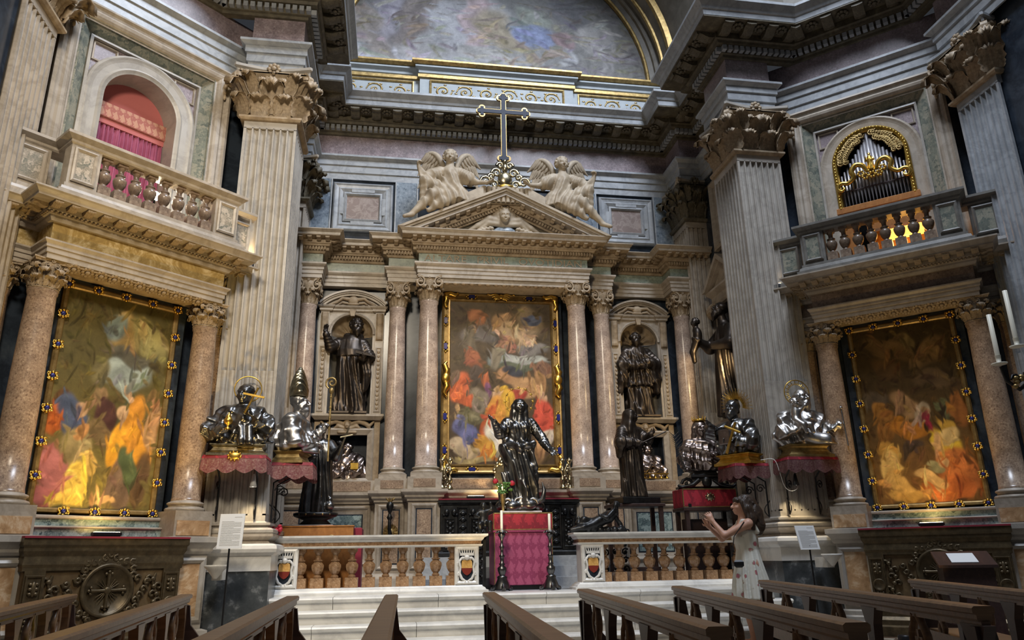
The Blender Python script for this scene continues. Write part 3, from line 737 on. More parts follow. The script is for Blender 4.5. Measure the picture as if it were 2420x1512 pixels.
def painted_grid(name, nx, nz, pt, colour, mat, parent=None):
    U, V = np.meshgrid(np.linspace(0,1,nx+1), np.linspace(0,1,nz+1)); u, v = U.ravel(), V.ravel()
    vs = np.stack([np.broadcast_to(np.asarray(c, float), u.shape) for c in pt(u, v)], 1); cs = np.clip(colour(u, v), 0, 1)
    a = (np.arange(nz)[:,None]*(nx+1)+np.arange(nx)[None,:]).ravel(); fs = np.stack([a,a+1,a+nx+2,a+nx+1], 1)
    me = bpy.data.meshes.new(name); me.from_pydata(vs.tolist(), [], fs.tolist()); me.materials.append(mat)
    ca = me.color_attributes.new('Col', 'FLOAT_COLOR', 'POINT')
    ca.data.foreach_set('color', np.concatenate([cs, np.ones((len(u),1))], 1).ravel().astype(np.float32)); me.update()
    return inst(name, me, parent)
def blobs(bg, L, seed=0, strokes=260, ss=1.0, lo=.62, hi=1.45):
    """generic painted surface: bg(u,v), broad colour patches (u, v, ru, rv, angle, colour, hardness), then loose brush strokes"""
    rs = np.random.RandomState(seed+5)
    def lay(c, u, v, p, own=True):
        pu, pv, ru, rv, a, cc, hd = p; ca, sa = math.cos(a), math.sin(a)
        du, dv = u-pu, v-pv; m = (np.abs(du) < 2.2*max(ru,rv)) & (np.abs(dv) < 2.2*max(ru,rv))
        if not m.any(): return
        x = (du[m]*ca+dv[m]*sa)/ru; y = (-du[m]*sa+dv[m]*ca)/rv; q = x*x+y*y
        w = 1/(1+np.exp(np.clip((q-1)*hd*1.7,-40,40)))
        sh = .92+.15*np.sin(5*x+2.5*y+pu*40)+.16*(-y)
        col = np.array(cc)[None,:]*sh[:,None]; c[m] += (col-c[m])*w[:,None]
    def f(u, v):
        u2 = u+.012*np.sin(23*v+5*u+seed)+.006*np.sin(51*u+31*v); v2 = v+.012*np.sin(19*u+7*v+seed)
        c = np.stack([np.broadcast_to(k, u.shape).astype(float) for k in bg(u, v)], 1).copy()
        for p in L: lay(c, u2, v2, p)
        n = len(u)
        for k in range(strokes):
            i = rs.randint(n); base = c[i]*rs.uniform(lo,hi)*np.array([1.0,rs.uniform(.88,1.06),rs.uniform(.75,1.1)])
            lay(c, u2, v2, (u[i]+rs.uniform(-.02,.02), v[i]+rs.uniform(-.02,.02), rs.uniform(.02,.07)*ss, rs.uniform(.006,.018)*ss, rs.uniform(-1.4,1.4), tuple(np.minimum(base,.7)), 3))
        return c
    return f
def fl_bg(u, v):
    k = 1/(1+np.exp((u-.62)*18)); q = np.maximum(0, 1-v*1.5); w_ = .065+.40*q*q*k+.09*(1-k)*q
    return (w_*(1.0-.05*k), w_*.97, w_*(.92+.14*k*q))
FL = [(.28,.12,.20,.10,0,(.40,.38,.37),3),(.40,.18,.14,.13,0,(.36,.36,.38),3),(.10,.14,.06,.14,.2,(.30,.24,.20),4),(.17,.20,.05,.12,0,(.30,.27,.33),4),(.24,.2,.05,.14,-.2,(.20,.15,.13),4),
 (.43,.20,.045,.15,0,(.42,.28,.29),5),(.51,.17,.06,.10,.3,(.34,.26,.13),4),(.48,.08,.12,.03,0,(.45,.43,.40),4),(.62,.22,.05,.06,.4,(.19,.22,.17),5),(.635,.155,.075,.05,-.2,(.14,.20,.42),5),(.60,.09,.018,.06,.5,(.36,.25,.17),6),(.68,.09,.018,.06,-.5,(.34,.23,.16),6),
 (.735,.15,.035,.045,0,(.25,.13,.14),5),(.735,.08,.03,.05,0,(.36,.36,.36),5),(.84,.16,.065,.085,.2,(.30,.28,.26),5),(.86,.06,.02,.07,.1,(.30,.28,.27),5),(.93,.13,.03,.06,-.7,(.26,.23,.20),4),(.75,.27,.07,.07,0,(.07,.07,.08),4),(.62,.03,.2,.02,0,(.30,.30,.33),3),(.3,.32,.2,.05,0,(.15,.11,.08),3)]
FL = [(u, v*2.0, ru*1.0, rv*1.7, a, tuple(.62*(k*.62+.38*sum(c)/3) + .02 for k in c), h) for u, v, ru, rv, a, c, h in FL]
cf = blobs(fl_bg, FL, 3, 420, .7, .80, 1.28)
lu = painted_grid('wall_lunette', 260, 130, lambda u, v: (-3.34+6.68*u, 13.40, 10.86+v*np.maximum(.02, np.sqrt(np.maximum(0, 3.36**2-(-3.34+6.68*u)**2)))), lambda u, v: cf(u, v*np.sqrt(np.maximum(0,1-(2*u-1)**2*.98))), M_('fresco')); structure(lu)
mb = MB()
def arch_ring(mb, r, prof, cx, cz, n=40, a0=0, a1=PI):
    """archivolt: prof = [(radius, y)] swept round a half circle"""
    cols = [[(cx+r_*math.cos(a0+(a1-a0)*i/n), y, cz+r_*math.sin(a0+(a1-a0)*i/n)) for i in range(n+1)] for r_, y in prof]
    m = n+1; vs = [p for c in cols for p in c]; fs = [(i*m+j, i*m+j+1, (i+1)*m+j+1, (i+1)*m+j) for i in range(len(cols)-1) for j in range(n)]
    return mb.add(vs, fs, False)
vault = structure(arch_ring(MB(), 0, [(3.62,13.45),(3.62,12.6),(3.70,12.6),(3.70,11.0),(3.9,11.0)], 0, 10.86).build('ceiling_vault', M_('vault_stucco')))
MB().box(-3.9,-3.62,11.0,13.45,9.79,10.90).box(3.62,3.9,11.0,13.45,9.79,10.90).build('springing', M_('vault_stucco'), vault)
arch_ring(MB(), 0, [(3.34,13.39),(3.34,13.30),(3.37,13.28),(3.40,13.30),(3.42,13.34)], 0, 10.86).build('gilt_arch', M_('old_gold'), vault)
arch_ring(MB(), 0, [(3.42,13.34),(3.52,13.30),(3.52,13.22),(3.56,13.19),(3.62,13.18)], 0, 10.86).build('arch_band', M_('vault_stucco'), vault)
arch_ring(MB(), 0, [(3.56,13.0),(3.58,12.96),(3.64,12.94),(3.64,13.0)], 0, 10.86).build('gilt_arch', M_('old_gold'), vault)
arch_ring(MB(), 0, [(3.60,12.66),(3.60,12.56),(3.72,12.52)], 0, 10.86).build('gilt_arch', M_('old_gold'), vault)
# upper wall above the altar: framed panels and breccia strips
up = structure(MB().box(-3.64,3.64,13.43,13.46,6.7,8.17).build('trim_2', M_('dark_marble')))
for s in (-1, 1):
    x0, x1 = sorted((s*2.09, s*3.23)); xi = lambda d: (x0+d, x1-d)
    for a, b in ((3.28,3.62),(1.62,2.02)):
        q0, q1 = sorted((s*a, s*b)); MB().box(q0,q1,13.39,13.43,6.7,8.16).build('breccia_strip', M_('blue_marble'), up)
        MB().box(q0-.025,q0,13.37,13.43,6.7,8.16).box(q1,q1+.025,13.37,13.43,6.7,8.16).build('strip_edge', M_('grey_marble'), up)
    p = MB().frame(x0,x1,7.05,8.07,[(0,13.43),(0,13.36),(.03,13.33),(.06,13.35),(.10,13.36),(.13,13.34),(.16,13.36),(.19,13.38),(.20,13.43)]).build('panel_frame', M_('grey_marble'), up)
    MB().frame(x0+.20,x1-.20,7.25,7.87,[(0,13.42),(0,13.36),(.04,13.34),(.06,13.37),(.07,13.42)]).build('inner_frame', M_('grey_marble'), p)
    MB().box(x0+.12,x0+.2,13.345,13.42,7.4,7.75).box(x1-.2,x1-.12,13.345,13.42,7.4,7.75).box(x0+.35,x1-.35,13.345,13.42,7.17,7.25).box(x0+.35,x1-.35,13.345,13.42,7.87,7.95).build('panel_ear', M_('grey_marble'), p)
    MB().box(x0+.25,x1-.25,13.39,13.42,7.30,7.82).build('stone_panel', M_('panel_stone'), p)
# ------------------------------------------------------------------ balusters
def baluster_mesh(name, mat, h, r, n=8, smooth=False, sq=1.0):
    """square block, vase, neck and square cap; h total height, r belly radius"""
    mb = MB(); hb = h*.25; b = r*sq
    mb.box(-b,b,-b,b,0,hb)
    P = [(.55,.25),(.62,.27),(.62,.295),(.48,.31),(.45,.34),(.62,.36),(.85,.43),(1.0,.52),(.98,.58),(.72,.63),(.50,.665),(.72,.68),(.74,.705),(.46,.72),(.40,.77),(.43,.84),(.60,.88),(.62,.90),(.66,.91)]
    mb.lathe([(r*a, h*z) for a, z in P], n, smooth=smooth, a0=PI/n)
    mb.box(-r*.72,r*.72,-r*.72,r*.72,h*.91,h); return mb.mesh(name, mat)
# ------------------------------------------------------------------ diagonal bays with altar, painting and balcony
def bay(s):
    """s=-1 curtained bay on the left, s=1 organ bay on the right; local frame faces -y"""
    L = s < 0; nm = 'left' if L else 'right'
    loc, rz = (s*5.40, 9.45, 0), -s*AL
    bal = 'beside the curtained balcony' if L else 'beside the organ balcony'
    side = 'left' if L else 'right'
    w = structure(empty('wall_bay_'+nm, loc, rz))
    wall_grid(MB(), -1.66, 1.66, 0, 8.2, .21, .6, [(-.745,.745,5.0,7.76)]).build('wall_core', M_('dark_marble'), w)
    if not L: MB().box(-.6,.6,.45,.55,5.0,7.6).build('organ_back', M_('black_metal'), w)
    # breccia band round the arched opening, with mouldings
    def arch_frame(x, z1, prof, mat, nmx):
        mb = MB()
        cols = [[(-x+i,y,4.9),(-x+i,y,z1-i),(x-i,y,z1-i),(x-i,y,4.9)] for i, y in prof]
        mb.loft(cols, cap=False, closed=False); return mb.build(nmx, M_(mat), w)
    arch_frame(1.18, 8.16, [(0,.12),(0,-.03),(.04,-.05),(.07,-.02),(.10,-.01),(.13,-.03),(.17,-.02),(.20,.0),(.22,.03),(.25,.035)], 'cream_marble', 'outer_frame')
    arch_frame(.94, 7.955, [(0,.03),(.02,.02),(.02,.05),(.165,.17),(.17,.2)], 'green_breccia', 'breccia_band')
    arch_frame(.78, 7.79, [(0,.19),(0,.13),(.035,.12),(.04,.19)], 'white_marble', 'inner_fillet')
    # spandrel panel with archivolt
    mb = MB(); n = 28; R = .735; cz = 7.02; top = 7.76; X = .745
    arcp = [(R*math.cos(PI*i/n), cz+R*math.sin(PI*i/n)) for i in range(n+1)]
    out = []
    for x, z in arcp:
        k = min(X/abs(x) if abs(x) > 1e-6 else 9, (top-cz)/max(1e-6, z-cz)); out.append((x*k, cz+(z-cz)*k))
    mb.add([(x,.185,z) for x, z in arcp]+[(x,.185,z) for x, z in out], [(i,i+1,n+2+i,n+1+i) for i in range(n)]); mb.build('spandrel', M_('purple_stone'), w)
    mb = MB(); prof = [(.765,.17),(.75,.13),(.72,.115),(.69,.13),(.66,.14),(.58,.15),(.55,.13),(.52,.15),(.50,.16),(.50,.55)]
    pts = [[(-r_,y,4.9)]+[(-r_*math.cos(PI*i/n), y, cz+r_*math.sin(PI*i/n)) for i in range(n+1)]+[(r_,y,4.9)] for r_, y in prof]
    mb.loft(pts, cap=False, closed=False, smooth=False); mb.build('archivolt', M_('white_marble' if L else 'cream_marble'), w)
    for sg in (-1, 1):
        MB().frame(min(sg*.40,sg*.72),max(sg*.40,sg*.72),7.45,7.735,[(0,.185),(0,.165),(.02,.16),(.03,.185)]).build('spandrel_moulding', M_('cream_marble'), w)
        for k in range(3): MB().sphere((sg*1.06,-.05,7.86-.09*k),(.035-.006*k,.03,.05),6,5).build('carved_drop', M_('carved_stone'), w)
    # lower wall facing
    MB().box(-1.66,1.66,.02,.13,0,4.6).build('lower_wall', M_('dark_marble'), w)
    # ---- altar entablature carrying the balcony
    e = structure(empty('trim_'+('3' if L else '4'), loc, rz))
    path = [(-1.66,-.20),(-1.06,-.20),(-1.06,-.62),(1.06,-.62),(1.06,-.20),(1.66,-.20)]
    sweep(MB(), path, [(-.5,4.28),(.0,4.28),(.0,4.34),(.015,4.345),(.015,4.40),(.03,4.405),(.03,4.44),(.06,4.47),(.06,4.49),(-.5,4.50)]).build('architrave', M_('cream_marble'), e)
    sweep(MB(), path, [(-.5,4.485),(-.01,4.49),(-.01,4.73),(-.5,4.74)]).build('frieze', M_('onyx' if L else 'brown_stone'), e)
    sweep(MB(), path, [(-.5,4.70),(.03,4.71),(.05,4.745),(.05,4.77),(.08,4.775),(.08,4.80),(.10,4.81),(.10,4.868),(.27,4.87),(.27,4.885),(.28,4.90),(.31,4.93),(.33,4.945),(.33,4.965),(-.5,4.97)]).build('cornice', M_('cream_marble'), e)
    st = along(path, .10, .165, .05)
    for x, y, r_ in st: inst('modillion', ORN['modillion_stone'], e, (x,y,4.868), (0,0,r_), (.085,.155,.125))
    mb = MB()
    for x, y, r_ in along(path, .08, .045, .02):
        i0 = len(mb.v); mb.sphere((0,-.012,4.788),(.016,.016,.016),6,4); mb.xf(Matrix.Translation((x,y,0)) @ Matrix.Rotation(r_,4,'Z'), i0)
    tag(mb.build('bead_moulding', M_('carved_stone'), e), kind='stuff')
    # carved soffit above the painting
    so = MB().box(-.84,.84,-.60,-.22,4.255,4.285).build('soffit', M_('carved_stone'), e)
    for k in range(11): inst('carved_boss', ORN['flower_stone'], so, (-.75+.15*k,-.56,4.25), (PI/2*.6,0,0), .15)
    # ---- columns
    gr = 'columns of the '+side+' bay'
    col = dict(r=.165, z0=1.56, z1=4.285, hc=.335, key='stone' if L else 'stone')
    sh = 'red_granite'
    inner, outer = -s*.97, s*.97
    column('column', 'speckled red granite column on the inner side of the %s altar painting' % side, (loc[0]+math.cos(rz)*inner+math.sin(rz)*.42, loc[1]+math.sin(rz)*inner-math.cos(rz)*.42, 0), rz, **col, shaft=sh)
    column('column', 'speckled red granite column on the outer side of the %s altar painting' % side, (loc[0]+math.cos(rz)*outer+math.sin(rz)*.42, loc[1]+math.sin(rz)*outer-math.cos(rz)*.42, 0), rz, **col, shaft=sh)
    col.update(r=.15)
    for q, lb in ((inner,'slender granite column set back behind the inner column of the %s altar' % side),(outer,'slender granite column set back behind the outer column of the %s altar' % side)):
        q = q*1.37; column('column', lb, (loc[0]+math.cos(rz)*q+math.sin(rz)*.10, loc[1]+math.sin(rz)*q-math.cos(rz)*.10, 0), rz, **col, shaft=sh)
    # ---- pedestals of the columns with alabaster panels
    for q, d, k in ((-.97,.42,'a'),(.97,.42,'b'),(-1.33,.10,'c'),(1.33,.10,'d')):
        t = empty('column_pedestal', (0,0,0), 0, w)
        hw = .235
        MB().box(q-hw,q+hw,-d-hw,.05,1.33,1.565).build('block', M_('cream_marble'), t)
        MB().box(q-hw+.03,q+hw-.03,-d-hw-.008,-d-hw+.01,1.35,1.52).build('alabaster_panel', M_('alabaster'), t)
        P = [(q-hw,.05),(q-hw,-d-hw),(q+hw,-d-hw),(q+hw,.05)]
        sweep(MB(), P, [(0,1.14),(.01,1.14),(.03,1.17),(.03,1.20),(.06,1.24),(.09,1.27),(.09,1.33),(0,1.34)]).build('cap_moulding', M_('white_marble'), t)
        MB().box(q-hw+.01,q+hw-.01,-d-hw+.01,.05,.30,1.15).build('die', M_('white_marble'), t)
        MB().frame(q-hw+.03,q+hw-.03,.38,1.10,[(0,-d-hw+.01),(0,-d-hw-.01),(.03,-d-hw-.03),(.06,-d-hw-.015),(.075,-d-hw+.008)]).build('panel_frame', M_('white_marble'), t)
        MB().box(q-hw+.10,q+hw-.10,-d-hw,-d-hw+.02,.45,1.03).build('stone_panel', M_('alabaster'), t)
        sweep(MB(), P, [(0,0),(.10,0),(.10,.16),(.08,.17),(.08,.22),(.05,.24),(.05,.29),(0,.31)]).build('foot', M_('white_marble'), t)
    # ---- painting
    t = empty('altar_painting', (loc[0]+math.sin(rz)*.20, loc[1]-math.cos(rz)*.20, 0), rz, None,
        'tall oil painting with yellow and pink robed crowd, jewelled frame, below the curtained balcony' if L else 'tall dark orange oil painting in a jewelled frame below the organ balcony', 'painting', 'side altar paintings')
    MB().box(-.80,.80,.0,.16,1.5,4.28).build('back_panel', M_('dark_marble'), t)
    MB().frame(-.70,.70,1.575,4.20,[(0,.0),(0,-.03),(.02,-.05),(.05,-.045),(.065,-.03),(.07,0)]).build('frame', M_('gilt_frame'), t)
    if L:
        bg = lambda u, v: (.075+.07*v, .062+.05*v, .022+.012*v)
        BL = [(.62,.36,.24,.085,0,(.30,.34,.30),6),(.38,.36,.08,.06,0,(.17,.14,.06),4),(.55,.17,.13,.10,.2,(.30,.20,.07),4),(.80,.18,.18,.09,.4,(.30,.26,.10),4),(.52,.09,.06,.04,0,(.42,.30,.12),4),(.48,.14,.10,.07,0,(.16,.20,.18),4),(.62,.28,.22,.04,.1,(.10,.09,.06),4),(.72,.11,.05,.05,0,(.42,.32,.12),4),
          (.10,.53,.07,.05,0,(.10,.05,.02),5),(.05,.62,.08,.08,0,(.40,.10,.02),5),(.20,.60,.13,.09,.4,(.07,.09,.15),6),(.27,.55,.05,.035,0,(.45,.28,.15),6),(.42,.50,.07,.05,0,(.24,.15,.07),5),(.48,.58,.11,.08,0,(.07,.03,.025),5),(.46,.66,.14,.05,.2,(.16,.11,.05),5),
          (.68,.62,.10,.16,.1,(.055,.07,.035),6),(.74,.57,.09,.11,.6,(.52,.22,.03),6),(.80,.70,.15,.11,.2,(.60,.27,.03),6),(.62,.72,.08,.13,.15,(.66,.32,.03),6),(.62,.54,.05,.035,0,(.56,.36,.20),6),(.93,.60,.07,.12,.1,(.42,.24,.11),6),(.92,.48,.05,.04,0,(.36,.18,.08),6),(.66,.45,.025,.05,-.5,(.48,.30,.16),6),
          (.28,.73,.14,.09,.3,(.26,.20,.09),6),(.30,.66,.06,.04,0,(.44,.22,.08),6),(.12,.86,.15,.11,.5,(.34,.12,.12),6),(.08,.95,.16,.04,0,(.28,.09,.09),6),(.30,.90,.10,.10,.25,(.62,.44,.08),6),(.27,.96,.16,.035,0,(.60,.42,.08),6),(.40,.80,.06,.05,0,(.52,.34,.09),6),(.70,.88,.13,.12,.1,(.15,.10,.07),6),(.60,.965,.09,.018,0,(.46,.28,.12),6),(.88,.85,.08,.14,0,(.10,.06,.03),5),(.74,.80,.12,.06,.6,(.075,.10,.045),6)]
    else:
        bg = lambda u, v: (.055+.13*v*v, .036+.055*v*v, .012+.012*v*v)
        BL = [(.35,.13,.22,.06,.2,(.17,.10,.035),4),(.75,.18,.18,.07,-.3,(.20,.12,.045),4),(.55,.10,.06,.05,0,(.20,.14,.05),4),(.30,.25,.16,.06,.3,(.11,.06,.02),4),(.75,.33,.2,.05,0,(.13,.08,.035),4),(.15,.42,.13,.06,0,(.10,.07,.04),4),
          (.16,.47,.08,.05,.2,(.36,.16,.03),5),(.42,.46,.14,.06,.3,(.33,.19,.08),5),(.58,.52,.08,.06,0,(.44,.33,.20),6),(.62,.53,.04,.03,0,(.50,.28,.14),6),(.82,.50,.10,.06,0,(.13,.13,.055),5),(.92,.52,.08,.1,0,(.30,.11,.025),5),(.20,.58,.10,.09,0,(.28,.12,.025),5),(.45,.60,.22,.05,.1,(.42,.16,.02),5),(.62,.60,.04,.03,0,(.24,.02,.04),6),
          (.42,.70,.10,.05,0,(.07,.045,.03),5),(.45,.76,.12,.06,0,(.16,.08,.025),5),(.18,.72,.10,.06,.5,(.50,.26,.05),6),(.16,.80,.10,.09,-.4,(.62,.40,.12),6),(.25,.90,.14,.07,.5,(.54,.32,.09),6),(.78,.60,.08,.05,.4,(.58,.34,.05),6),(.74,.70,.15,.08,.3,(.70,.46,.04),6),(.78,.65,.10,.05,0,(.62,.42,.16),6),(.66,.70,.04,.08,.2,(.56,.32,.13),6),
          (.82,.84,.20,.12,.3,(.52,.16,.04),6),(.70,.93,.25,.07,0,(.48,.13,.03),6),(.55,.87,.14,.035,.25,(.62,.38,.14),6),(.62,.81,.08,.03,0,(.30,.26,.12),6),(.70,.78,.05,.03,0,(.58,.34,.14),6),(.30,.96,.2,.03,0,(.42,.24,.06),5)]
    cfun = blobs(bg, BL, 2 if L else 5, 300)
    painted_grid('canvas', 150, 260, lambda u, v: (-.635+1.27*u, -.012, 1.64+2.50*v), lambda u, v: cfun(u, 1-v), M_('oil'), t)
    jm = MB()
    for k in range(8):
        a = k*PI/4; jm.sphere((.055*math.cos(a),-.015,.042*math.sin(a)*1.2),(.024,.02,.022),6,4)
    for a in (.6,2.5,3.7,5.7): jm.tube([(.05*math.cos(a),-.02,.05*math.sin(a)),(.085*math.cos(a),-.025,.08*math.sin(a)),(.075*math.cos(a+.5),-.02,.07*math.sin(a+.5))],.009,5)
    jme = jm.mesh('gilt_boss', M_('gold')); gme = MB().sphere((0,-.018,0),(.032,.02,.036),8,5).mesh('lapis_stone', M_('lapis'))
    spots = [(x, z) for z in (1.605,4.17) for x in (-.66,-.33,0,.33,.66)] + [(x, 1.605+2.565*k/7) for x in (-.668,.668) for k in range(1,7)]
    for x, z in spots:
        b = inst('gilt_boss', jme, t, (x,-.045,z), scale=.78); inst('lapis_stone', gme, b)
    # ---- green retable steps and altar table
    t = empty('side_altar', loc, rz, None, 'carved bronze-brown altar table with round medallion front, under the %s side painting' % ('curtained bay' if L else 'organ bay'), 'altar', 'side altar tables')
    MB().box(-.78,.78,-.30,.02,1.30,1.56).box(-.80,.80,-.36,-.3,1.30,1.43).build('gradine', M_('teal_breccia'), t)
    MB().box(-.79,.79,-.325,-.2,1.52,1.56,.01).box(-.81,.81,-.385,-.3,1.42,1.445,.008).build('gradine_moulding', M_('cream_marble'), t)
    mat = M_('bronze') if not L else M_('gilt_frame')
    AM = 'altar_bronze'
    P = [(-.80,-.30),(-.80,-.76),(.80,-.76),(.80,-.30)]
    MB().box(-.86,.86,-.83,-.30,1.305,1.325).build('altar_cloth', M_('red_cloth'), t)
    sweep(MB(), P, [(0,.98),(.02,.99),(.02,1.02),(.03,1.05),(.02,1.13),(.045,1.18),(.045,1.22),(.06,1.24),(.06,1.305),(0,1.306)]).build('table_moulding', M_(AM), t)
    MB().box(-.80,.80,-.76,-.30,.30,1.0).build('body', M_('altar_ground'), t)
    sweep(MB(), P, [(0,0),(.10,0),(.10,.12),(.06,.14),(.06,.20),(.03,.24),(.03,.29),(0,.31)]).build('foot', M_(AM), t)
    for q in (-1, 1):
        c = q*.70
        MB().box(c-.095,c+.095,-.79,-.75,.29,.99).frame(c-.085,c+.085,.34,.95,[(0,-.79),(.005,-.805),(.02,-.80),(.025,-.79)]).build('corner_pilaster_panel', M_(AM), t)
        md = MB(); md.lathe([(.075,0),(.078,.02),(.065,.03),(.055,.015),(.0,.02)], 16); md.xf(Matrix.Translation((c,-.79,.62)) @ Matrix.Rotation(PI/2,4,'X')); md.build('small_medallion', M_(AM), t)
        for z0_ in (.48,.82):
            orn = MB(); orn.sphere((c,-.80,z0_),(.028,.02,.075),6,5)
            for dz in (-.045,0,.045):
                for qq in (-1,1): orn.sphere((c+qq*.028,-.80,z0_+dz),(.024,.016,.018),6,4)
            orn.build('relief_flower', M_(AM), t)
        orn = MB(); stem = spline([(q*.53+.03*math.sin(z*20),-.77,z) for z in (.38,.46,.54,.62,.70,.78,.86,.94)],3); orn.tube(stem,.016,6)
        for z in (.40,.48,.56,.64,.72,.80,.88):
            x_ = q*.53+.03*math.sin(z*20); sg = 1 if math.sin(z*39) > 0 else -1
            orn.tube([(x_+sg*.05*(1-k/9)*math.cos(k*.8)-sg*.05,-.775,z+.05*(1-k/9)*math.sin(k*.8)) for k in range(8)],.015,5); orn.sphere((x_,-.775,z),(.035,.02,.028),6,4)
        orn.build('relief_scroll', M_(AM), t)
    md = MB(); md.lathe([(.27,0),(.275,.03),(.255,.045),(.235,.03),(.225,.012),(.0,.012)], 40); md.xf(Matrix.Translation((.02,-.76,.78)) @ Matrix.Rotation(PI/2,4,'X')); md.build('medallion', M_(AM), t)
    cr = MB()
    for k in range(4):
        a = k*PI/2; u = Vector((math.cos(a),0,math.sin(a))); n_ = Vector((-math.sin(a),0,math.cos(a))); c0 = Vector((.02,-.785,.78))
        cr.tube([c0+u*.03, c0+u*.10, c0+u*.17],[.02,.016,.022],6)
        for sg in (-1,0,1): cr.sphere(tuple(c0+u*(.185 if sg==0 else .165)+n_*sg*.03),(.018,.014,.018),6,4)
        a2 = a+PI/4; v = Vector((math.cos(a2),0,math.sin(a2)))
        for sg in (-.25,0,.25):
            v2 = Vector((math.cos(a2+sg),0,math.sin(a2+sg))); cr.tube([c0+v2*.04,c0+v2*.13],[.008,.004],4)
    cr.sphere((.02,-.79,.78),(.04,.02,.04)); cr.build('cross_relief', M_(AM), t)
    wr = MB()
    for k in range(36):
        a = k*2*PI/36; r0 = .325+.035*math.sin(9*a)
        if abs(math.sin(a)) < .25: r0 += .06
        c0 = (.02+r0*math.cos(a), -.765, .78+r0*math.sin(a))
        wr.tube([(c0[0]+.04*math.cos(a+q_*1.0)*(1-q_/9),-.775,c0[2]+.04*math.sin(a+q_*1.0)*(1-q_/9)) for q_ in range(7)],[.018]*7,5); wr.sphere(c0,(.032,.02,.03),6,4)
    wr.build('relief_wreath', M_(AM), t)
    # flood lamp on the altar that lights the painting
    f = empty('flood_lamp', (loc[0]+math.sin(rz)*.62, loc[1]-math.cos(rz)*.62, 1.325), rz, None, 'low black flood lamp lying on the %s side altar' % side, 'lamp')
    MB().box(-.13,.13,-.05,.05,.0,.012).box(-.15,.15,-.04,.03,.012,.05,.006).build('housing', M_('black_metal'), f)
    MB().box(-.13,.13,-.03,.022,.05,.054).build('glass', M_('glow_warm'), f)
    fl_ = lamp('flood_lamp_light', 'SPOT', (0,-.02,.07), (0,.34,.80), 24 if L else 16, GOLDL, .08, 150, .8); fl_.parent = f
    # uplight standing on the side ledge of the balcony cornice
    uq = -s*1.52; ux, uy = loc[0]+math.cos(rz)*uq+math.sin(rz)*.47, loc[1]+math.sin(rz)*uq-math.cos(rz)*.47
    f = empty('uplight', (ux,uy,4.97), rz, None, 'small black uplight on the %s balcony cornice ledge beside the great pilaster' % side, 'lamp')
    MB().lathe([(.05,0),(.05,.06),(.045,.07)],12).build('housing', M_('black_metal'), f); MB().lathe([(.04,.068),(.04,.074)],12).build('glass', M_('glow_warm'), f)
    fl_ = lamp('uplight_light', 'SPOT', (0,0,.10), (0,-.05,1), 55 if L else 1.5, WARM, .05, 80, .8); fl_.parent = f
    # added floor spot below the view, lights the bay from beneath
    f = empty('added_floor_spot', (s*3.1,7.2,0), rz, None, 'added unseen floor spot lighting the %s side altar bay from below' % side, 'lamp')
    MB().lathe([(.12,0),(.12,.02),(.02,.03),(.02,.12)],12).build('foot', M_('black_metal'), f); MB().lathe([(.06,.10),(.07,.14),(.07,.24),(.06,.25)],12).build('housing', M_('black_metal'), f)
    fl_ = lamp('added_floor_spot_light', 'SPOT', (s*3.1,7.2,.28), (s*5.05,9.15,3.5 if L else 2.9), 380 if L else 120, GOLDL, .08, 60 if L else 46, .7)
    # ---- balcony
    b = empty('balcony_balustrade', loc, rz, None, 'marble balcony balustrade with eight vase balusters before the red curtain' if L else 'dark marble balcony balustrade with vase balusters before the organ', 'balustrade')
    stone = 'cream_marble' if L else 'grey_dark'
    rail = [(-1.50,-.10),(-1.50,-.42),(-1.06,-.42),(-1.06,-.78),(1.06,-.78),(1.06,-.42),(1.50,-.42),(1.50,-.10)]
    sweep(MB(), rail, [(-.20,5.64),(.0,5.64),(.02,5.66),(.02,5.69),(.07,5.72),(.085,5.73),(.085,5.765),(-.24,5.77),(-.24,5.70),(-.20,5.64)]).build('handrail', M_(stone), b)
    sweep(MB(), rail, [(-.2,4.96),(.09,4.96),(.09,5.03),(.06,5.04),(.05,5.08),(.02,5.10),(.02,5.14),(-.2,5.15)]).build('plinth', M_(stone), b)
    MB().box(-1.3,1.3,-.7,.15,4.9,4.99).build('balcony_slab', M_(stone), b)
    for (x0, x1, yy) in ((-1.06,-.73,-.78),(.73,1.06,-.78),(-1.50,-1.14,-.42),(1.14,1.50,-.42)):
        p = MB().box(x0,x1,yy,yy+.19,5.14,5.65).build('pedestal', M_(stone), b)
        MB().frame(x0+.035,x1-.035,5.18,5.61,[(0,yy),(.0,yy-.02),(.02,yy-.03),(.04,yy-.015),(.05,yy)]).build('panel_frame', M_(stone), p)
        MB().box(x0+.08,x1-.08,yy-.008,yy+.01,5.225,5.565).build('stone_panel', M_('multi_breccia' if L else 'green_breccia'), p)
    bm = baluster_mesh('baluster', M_('brown_stone'), .50, .078, 16, True, .92)
    for k in range(8): inst('baluster', bm, b, (-.64+1.28*k/7,-.685,5.145))
    if L:
        c = empty('balcony_curtain', loc, rz, None, 'crimson gathered curtain hung in the arched balcony window', 'curtain')
        mb = MB(); N_ = 120; rows = [(6.84,.016),(6.6,.03),(5.9,.04),(5.0,.045)]; vs = []
        for z, a_ in rows:
            for i in range(N_+1):
                x = -.52+1.04*i/N_; vs.append((x, .50+a_*math.sin(i*.83+1.2*math.sin(i*.21)+z*.6)+.012*math.sin(i*2.1), z))
        m_ = N_+1; mb.add(vs, [(j*m_+i,j*m_+i+1,(j+1)*m_+i+1,(j+1)*m_+i) for j in range(len(rows)-1) for i in range(N_)], True); mb.build('cloth', M_('curtain'), c)
        MB().box(-.52,.52,.44,.49,6.86,7.09,.01).build('brocade_band', M_('curtain_band'), c)
        MB().box(-.52,.52,.47,.51,6.78,6.87).build('rod_cover', M_('curtain_wall'), c)
